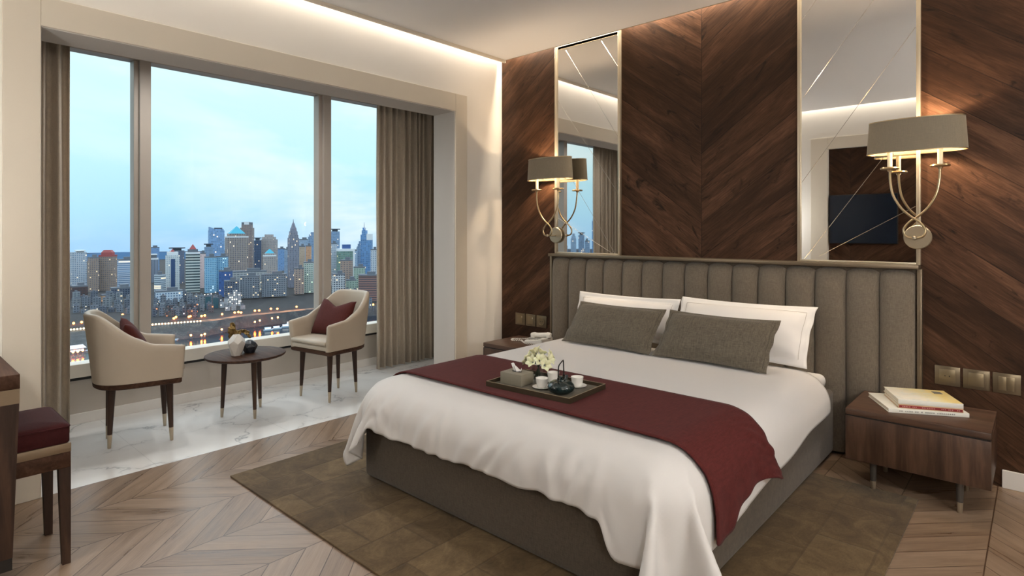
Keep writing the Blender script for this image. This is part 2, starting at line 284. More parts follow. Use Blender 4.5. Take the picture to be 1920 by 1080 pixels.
[-2066,-3,-3,-1,1,0,0,1,-1,0,-1,-1,3,13,6,1,1,1,1,0,0,1,0,1,0,1,1,0,-1,1,1,3,-1,1,0,0,3,0,1,0,-1,0,-1,0,0,-5,-12,-5,0,0,0,1,2,1,1,1,0,0,0,0,1,0,0,0,0],
[-2043,-1,-1,1,0,1,0,0,0,-1,0,-1,2,10,5,0,1,1,0,1,0,0,1,0,1,1,0,0,0,1,1,2,0,0,0,1,3,-1,1,0,0,0,-1,0,0,-4,-8,-5,0,1,0,1,1,1,1,1,0,1,0,0,0,0,0,0,1],
[-2016,0,0,0,1,0,0,0,0,0,-1,0,1,7,3,0,1,1,0,1,0,0,0,1,0,1,0,1,0,1,0,2,0,1,0,1,2,0,0,1,-1,0,0,0,0,-2,-6,-3,0,0,1,1,1,1,1,0,1,0,0,0,1,0,0,0,0],
[-1988,0,1,0,0,1,0,0,0,-1,0,-1,1,4,1,1,0,1,0,0,0,1,0,0,1,0,1,0,1,1,0,2,0,1,0,1,1,0,1,0,0,0,0,0,0,-1,-3,-1,0,0,1,0,1,1,1,1,0,0,1,0,0,0,0,0,1],
[-1960,1,0,0,1,0,0,0,0,0,-1,0,0,0,1,0,0,0,1,0,0,1,0,0,0,1,0,1,1,0,1,1,1,0,1,1,0,1,0,1,0,0,0,0,0,0,0,0,0,1,0,1,1,1,0,1,0,1,0,0,0,1,0,0,0],
[-1936,0,0,0,1,0,0,0,0,0,-1,0,0,0,0,0,0,1,0,0,1,0,0,0,1,0,0,1,1,1,0,1,1,1,0,1,1,0,1,0,0,0,0,0,0,1,0,0,1,0,0,1,1,0,1,1,0,1,0,0,0,1,0,0,0],
[-1914,0,0,1,0,0,0,0,0,0,0,0,0,0,0,0,0,0,0,1,0,0,0,1,0,0,0,1,1,1,1,0,1,1,1,0,1,1,0,0,0,0,0,1,0,0,0,1,0,0,1,0,1,1,0,1,0,1,0,0,1,0,0,0,0],
[-1892,0,0,1,0,0,0,1,-1,0,0,0,0,0,0,0,0,1,0,0,0,0,1,0,0,1,0,1,1,0,1,1,0,1,1,1,0,1,0,0,0,0,1,0,0,0,1,0,0,1,0,1,0,1,1,0,1,0,0,1,0,0,0,0,1],
[-1870,0,1,0,0,1,0,0,0,0,-1,0,0,0,0,1,0,0,0,0,1,0,0,0,1,0,0,1,1,1,0,1,1,0,1,1,1,0,0,0,1,0,0,0,0,1,0,0,1,0,1,0,0,1,1,0,1,0,0,1,0,0,0,1,0],
[-1847,0,0,0,0,1,0,0,0,0,0,0,0,0,0,0,0,0,0,1,0,0,0,1,0,0,0,1,1,1,1,0,1,1,0,1,1,0,1,0,0,0,0,0,1,0,0,0,1,0,1,0,1,0,1,0,1,0,1,0,0,0,1,0,0],
[-1825,0,0,0,1,0,0,0,0,0,0,0,0,0,0,0,0,1,0,0,0,0,1,0,0,0,1,1,0,1,1,0,1,1,1,1,0,0,1,0,0,0,1,0,0,0,0,1,0,1,0,0,1,1,0,1,0,0,1,0,0,0,1,0,0],
[-1803,0,0,1,0,0,0,0,0,0,0,0,0,0,0,1,0,0,0,0,1,0,0,0,0,1,0,1,1,1,0,1,0,1,1,1,0,1,0,0,1,0,0,0,0,0,1,0,1,0,0,1,0,1,0,1,0,1,0,0,0,1,0,0,1],
[-1781,1,0,0,0,0,0,0,0,0,0,0,1,0,0,0,0,0,0,1,0,0,0,0,1,0,0,1,1,1,0,1,1,0,1,1,1,0,1,0,0,0,0,0,0,1,0,0,1,0,1,0,1,0,0,1,0,1,0,0,1,0,0,0,1],
[-1758,0,0,0,0,0,0,0,1,0,0,0,0,0,0,0,0,1,0,0,0,0,0,1,0,0,0,1,1,1,1,0,1,1,0,1,1,0,1,0,0,0,0,0,1,0,0,1,0,0,1,0,1,0,1,0,1,0,0,0,1,0,0,1,0],
[-1736,0,0,0,0,1,0,0,0,0,0,0,0,0,0,1,0,0,0,0,0,1,0,0,0,1,0,1,1,0,1,0,1,1,1,0,1,1,0,0,0,0,1,0,0,0,1,0,0,1,0,1,0,0,1,0,1,0,0,1,0,0,1,0,0],
[-1714,0,0,0,1,0,0,0,0,0,0,0,1,0,0,0,0,0,0,1,0,0,0,0,1,0,0,1,1,1,0,1,0,1,1,1,0,1,0,1,0,0,0,0,1,0,0,0,1,0,1,0,0,1,0,1,0,0,1,0,0,0,1,0,0],
[-1692,0,1,0,0,0,0,0,0,0,1,0,0,0,0,0,0,0,1,0,0,0,0,1,0,0,0,1,1,1,1,0,1,0,1,1,1,0,1,0,0,0,0,1,0,0,0,1,0,1,0,0,1,0,0,1,0,0,1,0,0,1,0,0,0],
[-1669,0,0,0,0,0,0,0,1,0,0,0,0,0,0,0,1,0,0,0,0,1,0,0,0,0,1,1,0,1,1,0,1,1,1,0,1,0,1,0,0,1,0,0,0,0,1,0,1,0,0,0,1,0,1,0,0,1,0,0,1,0,0,0,1],
[-1647,0,0,0,0,1,0,0,0,0,0,0,0,0,1,0,0,0,0,1,0,0,0,0,0,1,0,1,1,0,1,1,0,1,1,1,0,1,0,1,0,0,0,0,0,1,0,0,1,0,0,1,0,1,0,0,0,1,0,0,1,0,0,0,1],
[-1625,0,0,1,0,0,0,0,0,0,0,0,1,0,0,0,0,0,1,0,0,0,0,0,1,0,0,1,1,1,0,1,1,0,1,1,0,1,1,0,0,0,0,1,0,0,0,1,0,0,1,0,0,1,0,0,1,0,0,1,0,0,0,1,0],
[-1536,0,0,0,1,0,0,0,0,0,0,1,0,0,0,0,0,0,1,0,0,0,0,1,0,0,0,1,1,0,1,1,1,0,1,1,1,0,1,0,0,0,1,0,0,0,0,1,0,0,1,0,0,1,0,0,1,0,0,0,1,0,0,0,1],
[-1447,0,0,0,1,0,0,0,0,0,1,0,0,0,0,0,1,0,0,0,0,0,0,1,0,0,0,1,1,0,1,1,1,0,1,1,0,1,1,0,0,0,1,0,0,0,1,0,0,0,1,0,0,1,0,0,0,1,0,0,1,0,0,0,0],
[-1358,0,0,0,1,0,0,0,0,1,0,0,0,0,0,0,1,0,0,0,0,1,0,0,0,0,0,1,1,0,1,1,0,1,1,1,0,1,1,0,0,1,0,0,0,0,1,0,0,1,0,0,0,1,0,0,1,0,0,0,0,1,0,0,0],
[-1269,0,0,0,1,0,0,0,0,0,1,0,0,0,0,1,0,0,0,0,0,0,1,0,0,0,0,1,0,1,1,1,0,1,1,1,0,1,1,0,1,0,0,0,1,0,0,0,0,1,0,0,1,0,0,0,0,1,0,0,0,1,0,0,0],
[-1180,0,0,0,0,1,0,0,0,1,0,0,0,0,0,0,1,0,0,0,0,0,1,0,0,0,0,1,1,0,1,1,0,1,1,0,1,1,1,0,1,0,0,0,1,0,0,0,1,0,0,0,1,0,0,0,1,0,0,0,0,0,1,0,0],
[-1092,1,0,0,0,1,0,0,0,0,1,0,0,0,0,0,1,0,0,0,0,0,1,0,0,0,0,1,1,0,1,1,0,1,1,0,1,1,1,0,0,1,0,0,0,1,0,0,0,1,0,0,0,1,0,0,0,0,1,0,0,0,1,0,0],
[-1003,1,0,0,0,0,1,0,0,0,1,0,0,0,0,0,0,1,0,0,0,0,1,0,0,0,0,1,1,0,1,1,0,1,1,0,1,1,1,0,0,1,0,0,0,0,1,0,0,1,0,0,0,0,1,0,0,0,1,0,0,0,0,1,0],
[-914,0,1,0,0,0,1,0,0,0,0,1,0,0,0,0,0,1,0,0,0,0,0,1,0,0,0,1,0,1,1,0,1,1,1,0,1,1,1,0,0,0,1,0,0,0,1,0,0,0,0,1,0,0,0,1,0,0,0,1,0,0,1,0,0],
[-825,1,0,0,0,0,0,1,0,0,0,1,0,0,0,0,0,0,1,0,0,0,0,1,0,0,0,1,0,1,1,0,1,1,1,0,1,1,1,0,0,0,1,0,0,0,0,1,0,0,0,1,0,0,0,0,1,0,0,1,0,0,0,1,0],
[-736,0,1,0,0,0,0,1,0,0,0,0,1,0,0,0,0,0,1,0,0,0,0,0,0,1,0,1,0,1,1,0,1,1,0,1,1,1,1,0,0,0,0,1,0,0,0,1,0,0,0,0,1,0,0,1,0,0,0,1,0,0,1,0,0],
[-647,0,1,0,0,0,0,0,1,0,0,0,0,1,0,0,0,0,0,1,0,0,0,0,0,1,0,0,1,1,0,1,1,0,1,1,1,1,0,1,0,0,0,1,0,0,0,1,0,0,0,1,0,0,0,1,0,0,0,1,0,0,0,1,0],
[-558,0,1,0,0,0,0,0,1,0,0,0,0,0,1,0,0,0,0,1,0,0,0,0,0,0,1,0,1,1,0,1,1,0,1,1,1,0,1,1,0,0,0,0,1,0,0,1,0,0,0,1,0,0,1,0,0,0,0,1,0,0,0,1,0],
[-469,0,1,0,0,0,0,0,0,1,0,0,0,0,1,0,0,0,0,0,1,0,0,0,0,0,1,0,1,1,0,1,1,0,1,1,0,1,1,0,1,0,0,0,1,0,0,0,1,0,0,1,0,0,0,1,0,0,0,1,0,0,0,0,1],
[-424,0,0,0,0,0,0,1,0,0,0,0,1,0,0,0,0,0,1,0,0,0,0,1,0,0,0,0,1,1,1,0,1,1,0,1,1,1,0,1,0,0,1,0,0,0,1,0,0,1,0,0,0,1,0,0,0,1,0,0,0,0,1,0,0],
[80,11,11,11,12,13,13,15,15,17,15,0,18,69,31,-3,-5,-3,-3,-2,-3,-1,0,1,4,3,3,-6,-6,2,-1,14,-6,-1,-4,-1,15,-5,2,0,-2,-3,-3,-2,-1,-20,-63,-31,-1,-1,-1,0,1,1,2,-2,-10,-19,-23,-24,-23,-23,-23,-22,-16],
[106,11,11,11,11,12,12,14,16,16,15,5,18,55,39,-4,-2,-4,-2,-2,-3,-2,0,1,4,3,3,-6,-5,2,-1,14,-6,-2,-3,-1,14,-4,2,0,-2,-3,-3,-3,0,-20,-60,-29,-1,-1,0,-1,1,2,1,-5,-15,-22,-23,-23,-23,-23,-22,-22,-22],
[132,11,11,11,11,11,12,11,16,16,16,9,18,49,27,9,-6,0,-1,-4,-3,-1,0,2,3,3,3,-5,-5,1,-1,14,-6,-1,-3,-1,13,-4,2,0,-2,-2,-4,-2,0,-23,-54,-27,0,-1,-1,0,1,1,0,-9,-19,-24,-23,-23,-23,-22,-22,-21,-21],
[155,13,12,11,11,10,12,11,13,16,16,13,13,53,23,1,3,1,-3,-4,-2,-1,1,2,2,4,2,-5,-5,2,-1,13,-5,-2,-3,0,12,-3,1,0,-1,-3,-3,-2,-1,-20,-52,-25,-1,-1,0,-1,1,2,-3,-15,-22,-23,-23,-23,-22,-22,-21,-21,-21],
[173,18,14,11,11,11,11,12,11,14,16,15,17,44,28,0,2,0,-4,-2,-1,-1,1,1,3,3,2,-4,-5,2,-1,12,-5,-1,-3,0,11,-3,2,0,-2,-2,-3,-2,-1,-20,-48,-24,0,-1,-1,0,1,1,-8,-19,-24,-23,-23,-22,-21,-22,-21,-20,-20],
[188,20,19,15,11,11,11,11,11,12,15,17,13,50,19,4,3,-1,-4,0,-1,-2,1,1,3,3,2,-4,-4,1,-1,11,-4,-1,-3,0,11,-3,1,0,-1,-3,-2,-2,-1,-17,-46,-23,0,-1,0,-1,1,-1,-13,-23,-23,-23,-22,-21,-22,-21,-21,-20,-19],
[201,21,22,19,16,11,11,11,10,11,12,17,19,42,23,-1,6,-6,3,-1,-3,0,0,2,2,2,3,-4,-4,2,-1,10,-4,-1,-2,-1,10,-3,2,0,-1,-2,-3,-1,-1,-15,-44,-22,1,0,-1,0,0,-4,-20,-24,-23,-21,-22,-21,-21,-21,-20,-20,-19],
[214,22,21,22,21,16,11,11,10,11,11,12,25,42,11,8,-2,-1,3,-4,1,-1,0,2,2,3,1,-3,-3,1,-1,9,-3,-1,-2,0,9,-3,1,0,0,-2,-2,-2,-1,-13,-39,-20,0,0,0,-1,0,-12,-23,-23,-21,-22,-21,-21,-21,-21,-19,-19,-19],
[230,21,21,21,21,22,17,10,11,11,10,13,16,46,12,5,-5,4,-1,-1,0,-1,1,1,1,2,2,-3,-2,1,-1,7,-2,-1,-1,-1,8,-2,1,0,-1,-2,-1,-2,0,-11,-35,-18,0,1,0,0,-3,-20,-23,-21,-22,-21,-21,-22,-20,-19,-19,-19,-19],
[248,20,20,20,21,21,22,18,10,10,11,10,20,31,23,-8,6,-3,1,0,0,0,0,1,2,1,1,-2,-2,1,0,5,-2,0,-1,0,5,-1,1,0,-1,-1,-1,-1,-1,-9,-30,-15,0,1,-3,3,-10,-24,-20,-21,-21,-22,-21,-21,-19,-19,-19,-19,-19],
[266,19,20,20,21,20,20,22,19,8,11,10,13,37,4,3,4,-2,1,0,0,0,0,1,1,1,1,-1,-2,1,-1,6,-2,-1,0,0,5,-1,0,0,0,-1,-1,-1,-1,-6,-25,-13,0,0,-3,3,-22,-16,-20,-21,-22,-21,-21,-19,-19,-19,-19,-21,-22],
[285,19,19,20,20,20,21,18,19,21,6,10,16,20,15,-1,0,1,0,0,0,0,0,1,1,1,0,-1,-1,1,-1,4,-1,-1,0,0,3,0,0,0,0,-1,-1,-1,0,-4,-19,-10,0,-2,3,-7,-20,-16,-20,-21,-21,-21,-19,-19,-20,-21,-23,-26,-27],
[306,17,18,20,20,20,20,19,18,16,18,7,11,23,5,0,1,1,0,0,0,0,0,1,1,0,1,-1,-1,1,0,2,-1,0,0,0,2,-1,1,0,-1,0,0,-1,0,-4,-13,-8,-1,1,-3,-8,-15,-18,-19,-20,-22,-17,-20,-21,-25,-27,-28,-29,-29],
[326,18,18,18,17,21,20,18,19,16,13,12,12,11,8,0,0,0,0,0,0,0,0,1,0,1,0,-1,0,0,0,2,-1,0,0,0,2,0,0,0,0,0,-1,0,0,-3,-8,-5,0,-1,-4,-9,-14,-17,-19,-22,-12,-22,-26,-29,-29,-29,-29,-29,-29],
[346,18,18,18,18,17,19,20,14,16,14,10,11,12,2,0,0,0,0,0,0,0,0,0,1,0,0,0,-1,0,0,1,0,0,0,0,0,0,0,0,0,0,0,0,0,-1,-5,-3,-1,0,-4,-9,-13,-15,-15,-18,-26,-28,-30,-29,-29,-29,-29,-30,-29],
[351,21,20,21,21,20,19,18,15,11,11,10,10,4,4,-1,0,0,0,1,0,-1,1,0,0,0,0,0,0,0,0,0,0,0,0,0,0,0,0,0,0,0,0,0,0,0,-2,-1,0,-1,-3,-10,-13,-16,-16,-28,-27,-24,-29,-29,-29,-30,-29,-29,-29],
[336,21,20,20,21,22,23,22,24,13,10,10,9,5,1,0,-1,0,0,0,0,0,0,0,0,0,0,0,0,0,0,0,0,0,0,0,0,0,0,0,0,0,0,0,0,0,0,0,0,-1,-4,-9,-13,-15,-23,-22,-26,-28,-29,-29,-29,-30,-29,-29,-29],
[323,22,22,23,26,24,24,23,16,17,13,12,7,3,1,0,0,0,0,0,0,0,0,0,0,0,0,0,0,0,0,0,0,0,0,0,0,0,0,0,0,0,0,0,0,0,0,0,0,-1,-3,-9,-14,-17,-19,-23,-28,-27,-29,-29,-29,-30,-29,-29,-29],
[316,23,25,25,26,25,24,19,20,16,14,12,7,3,1,0,0,0,0,0,0,0,0,0,0,0,0,0,0,0,0,0,0,0,0,0,0,0,0,0,0,0,0,0,0,0,0,0,0,-1,-3,-8,-14,-18,-20,-23,-26,-28,-29,-29,-29,-30,-29,-29,-29],
[313,25,25,25,26,25,23,22,19,17,12,13,7,3,1,0,0,0,0,0,0,0,0,0,0,0,0,0,0,0,0,0,0,0,0,0,0,0,0,0,0,0,0,0,0,0,0,0,0,-1,-3,-8,-14,-18,-20,-22,-27,-27,-30,-29,-29,-29,-29,-29,-29],
[312,25,25,26,26,24,24,21,20,16,13,12,8,3,1,0,0,0,0,0,0,0,0,0,0,0,0,0,0,0,0,0,0,0,0,0,0,0,0,0,0,0,0,0,0,0,0,0,0,-1,-3,-8,-14,-17,-20,-22,-27,-28,-28,-30,-29,-29,-29,-29,-29],
[311,25,26,26,25,25,23,22,20,16,13,12,8,2,2,0,0,0,0,0,0,0,0,0,0,0,0,0,0,0,0,0,0,0,0,0,0,0,0,0,0,0,0,0,0,0,0,0,0,-1,-3,-8,-13,-17,-20,-22,-27,-27,-29,-29,-29,-29,-29,-29,-29],
[310,26,26,25,26,25,23,22,20,16,13,12,8,2,2,0,0,0,0,0,0,0,0,0,0,0,0,0,0,0,0,0,0,0,0,0,0,0,0,0,0,0,0,0,0,0,0,0,0,-1,-3,-8,-13,-17,-19,-23,-26,-27,-29,-29,-29,-29,-29,-29,-29],
[310,26,26,25,26,25,22,22,20,17,13,12,8,2,2,0,0,0,0,0,0,0,0,0,0,0,0,0,0,0,0,0,0,0,0,0,0,0,0,0,0,0,0,0,0,0,0,0,0,-1,-2,-8,-13,-17,-19,-23,-25,-28,-28,-29,-29,-29,-29,-29,-29],
[310,26,25,26,25,25,23,22,20,17,13,12,8,2,2,0,0,0,0,0,0,0,0,0,0,0,0,0,0,0,0,0,0,0,0,0,0,0,0,0,0,0,0,0,0,0,0,0,0,0,-3,-8,-13,-16,-19,-23,-25,-28,-28,-29,-28,-29,-29,-29,-29],
[310,25,26,26,25,25,23,22,20,17,13,12,8,2,2,0,0,0,0,0,0,0,0,0,0,0,0,0,0,0,0,0,0,0,0,0,0,0,0,0,0,0,0,0,0,0,0,0,0,0,-3,-8,-13,-15,-19,-23,-25,-27,-28,-29,-28,-29,-29,-28,-29],
[310,25,26,26,25,25,23,22,20,16,14,12,8,2,2,0,0,0,0,0,0,0,0,0,0,0,0,0,0,0,0,0,0,0,0,0,0,0,0,0,0,0,0,0,0,0,0,0,0,0,-3,-8,-12,-15,-19,-22,-25,-28,-28,-28,-28,-29,-29,-28,-29],
[309,26,26,25,26,25,23,22,20,16,14,12,8,3,1,0,0,0,0,0,0,0,0,0,0,0,0,0,0,0,0,0,0,0,0,0,0,0,0,0,0,0,0,0,0,0,0,0,0,0,-3,-8,-12,-15,-18,-22,-25,-27,-28,-28,-28,-29,-28,-29,-28],
[309,26,26,25,26,25,23,22,20,16,14,12,8,3,1,0,0,0,0,0,0,0,0,0,0,0,0,0,0,0,0,0,0,0,0,0,0,0,0,0,0,0,0,0,0,0,0,0,0,0,-3,-8,-11,-15,-18,-22,-25,-26,-28,-28,-28,-28,-29,-28,-28],
[309,26,25,26,26,24,24,22,20,16,14,12,8,3,1,0,0,0,0,0,0,0,0,0,0,0,0,0,0,0,0,0,0,0,0,0,0,0,0,0,0,0,0,0,0,0,0,0,0,0,-3,-7,-12,-14,-18,-22,-24,-26,-28,-28,-28,-28,-28,-28,-28],
[309,26,25,26,26,24,24,22,20,16,14,12,8,3,1,0,0,0,0,0,0,0,0,0,0,0,0,0,0,0,0,0,0,0,0,0,0,0,0,0,0,0,0,0,0,0,0,0,0,0,-3,-7,-11,-14,-18,-21,-25,-25,-27,-28,-28,-28,-28,-28,-28],
[309,25,26,26,26,24,24,22,20,16,14,12,7,4,1,0,0,0,0,0,0,0,0,0,0,0,0,0,0,0,0,0,0,0,0,0,0,0,0,0,0,0,0,0,0,0,0,0,0,0,-3,-7,-10,-14,-18,-21,-24,-25,-27,-28,-28,-28,-28,-27,-28],
[309,25,26,26,25,25,23,23,19,17,14,12,7,4,1,0,0,0,0,0,0,0,0,0,0,0,0,0,0,0,0,0,0,0,0,0,0,0,0,0,0,0,0,0,0,0,0,0,0,0,-2,-8,-9,-14,-18,-21,-24,-24,-27,-28,-27,-28,-28,-28,-27],
[308,26,26,26,25,25,23,23,19,17,14,12,7,4,1,0,0,0,0,0,0,0,0,0,0,0,0,0,0,0,0,0,0,0,0,0,0,0,0,0,0,0,0,0,0,0,0,0,0,0,-2,-7,-10,-13,-18,-20,-24,-24,-27,-27,-28,-28,-27,-28,-27],
[308,26,26,26,25,25,23,22,20,17,14,12,7,4,1,0,0,0,0,0,0,0,0,0,0,0,0,0,0,0,0,0,0,0,0,0,0,0,0,0,0,0,0,0,0,0,0,0,0,0,-2,-7,-9,-13,-18,-20,-23,-24,-27,-27,-28,-27,-27,-28,-27],
[308,26,26,25,26,25,23,22,20,17,14,12,7,4,1,0,0,0,0,0,0,0,0,0,0,0,0,0,0,0,0,0,0,0,0,0,0,0,0,0,0,0,0,0,0,0,0,0,0,0,-2,-6,-9,-13,-18,-20,-22,-24,-27,-27,-27,-27,-28,-27,-27],
[308,26,26,25,26,25,23,22,20,17,14,12,7,4,1,0,0,0,0,0,0,0,0,0,0,0,0,0,0,0,0,0,0,0,0,0,0,0,0,0,0,0,0,0,0,0,0,0,0,0,-2,-6,-9,-13,-17,-20,-22,-24,-26,-27,-27,-27,-27,-27,-27],
[308,25,26,26,25,25,23,23,20,17,14,12,7,4,1,0,0,0,0,0,0,0,0,0,0,0,0,0,0,0,0,0,0,0,0,0,0,0,0,0,0,0,0,0,0,0,0,0,0,0,-2,-5,-7,-13,-16,-19,-20,-24,-25,-26,-27,-26,-27,-27,-26],
[307,26,25,26,26,24,24,22,20,17,14,12,8,4,1,0,0,0,0,0,0,0,0,0,0,0,0,0,0,0,0,0,0,0,0,0,0,0,0,0,0,0,0,0,0,0,0,0,0,0,-1,-5,-7,-13,-15,-17,-21,-23,-24,-25,-26,-27,-26,-26,-26],
[306,26,26,25,26,25,23,23,19,17,15,12,7,4,2,0,0,0,0,0,0,0,0,0,0,0,0,0,0,0,0,0,0,0,0,0,0,0,0,0,0,0,0,0,0,0,0,0,0,0,-1,-4,-8,-12,-14,-17,-21,-22,-24,-25,-26,-26,-26,-26,-26],
[305,26,26,26,25,25,24,22,20,17,15,12,7,4,2,0,0,0,0,0,0,0,0,0,0,0,0,0,0,0,0,0,0,0,0,0,0,0,0,0,0,0,0,0,0,0,0,0,0,0,-1,-4,-7,-12,-15,-17,-20,-22,-24,-25,-26,-26,-26,-26,-26],
[305,25,26,26,25,25,24,22,20,18,14,12,8,4,2,0,0,0,0,0,0,0,0,0,0,0,0,0,0,0,0,0,0,0,0,0,0,0,0,0,0,0,0,0,0,0,0,0,0,0,-1,-4,-7,-12,-14,-17,-21,-22,-24,-25,-25,-26,-26,-26,-26],
[304,26,25,26,26,24,24,23,20,17,15,12,8,4,2,0,0,0,0,0,0,0,0,0,0,0,0,0,0,0,0,0,0,0,0,0,0,0,0,0,0,0,0,0,0,0,0,0,0,0,-1,-3,-7,-11,-14,-16,-20,-21,-23,-25,-25,-26,-25,-26,-25],
[303,26,25,26,26,25,24,22,20,18,15,12,7,5,2,0,0,0,0,0,0,0,0,0,0,0,0,0,0,0,0,0,0,0,0,0,0,0,0,0,0,0,0,0,0,0,0,0,0,0,-1,-2,-7,-9,-12,-16,-17,-20,-22,-23,-25,-24,-25,-25,-25],
[302,26,26,25,26,25,24,23,19,18,15,13,7,5,2,0,0,0,0,0,0,0,0,0,0,0,0,0,0,0,0,0,0,0,0,0,0,0,0,0,0,0,0,0,0,0,0,0,0,0,0,-2,-6,-7,-12,-14,-15,-19,-21,-21,-23,-24,-24,-24,-24],
[302,25,26,26,25,25,24,23,20,17,16,12,8,5,2,0,0,0,0,0,0,0,0,0,0,0,0,0,0,0,0,0,0,0,0,0,0,0,0,0,0,0,0,0,0,0,0,0,0,0,0,-2,-4,-7,-11,-12,-15,-18,-19,-21,-22,-23,-24,-23,-23],
[301,26,25,26,26,24,25,22,20,18,16,12,7,6,2,0,0,0,0,0,0,0,0,0,0,0,0,0,0,0,0,0,0,0,0,0,0,0,0,0,0,0,0,0,0,0,0,0,0,0,0,-2,-4,-6,-11,-12,-15,-18,-19,-20,-22,-23,-23,-24,-23],
[300,26,26,25,26,25,24,23,20,17,16,13,7,6,2,0,0,0,0,0,0,0,0,0,0,0,0,0,0,0,0,0,0,0,0,0,0,0,0,0,0,0,0,0,0,0,0,0,0,0,0,-2,-3,-7,-11,-12,-15,-17,-19,-20,-22,-23,-23,-24,-23],
[300,25,26,26,25,25,25,22,20,18,16,12,8,6,2,0,0,0,0,0,0,0,0,0,0,0,0,0,0,0,0,0,0,0,0,0,0,0,0,0,0,0,0,0,0,0,0,0,0,0,0,-2,-3,-7,-11,-11,-15,-18,-18,-21,-22,-22,-23,-24,-23],
[299,26,25,26,26,25,24,23,20,17,17,12,8,6,2,0,0,0,0,0,0,0,0,0,0,0,0,0,0,0,0,0,0,0,0,0,0,0,0,0,0,0,0,0,0,0,0,0,0,0,0,-2,-3,-7,-10,-12,-14,-18,-18,-21,-22,-22,-23,-24,-23],
[298,26,26,26,26,24,25,23,20,17,17,12,8,6,2,0,0,0,0,0,0,0,0,0,0,0,0,0,0,0,0,0,0,0,0,0,0,0,0,0,0,0,0,0,0,0,0,0,0,0,0,-2,-3,-7,-10,-11,-15,-18,-18,-20,-22,-23,-23,-23,-24],
]
RN, RM = 50, 15
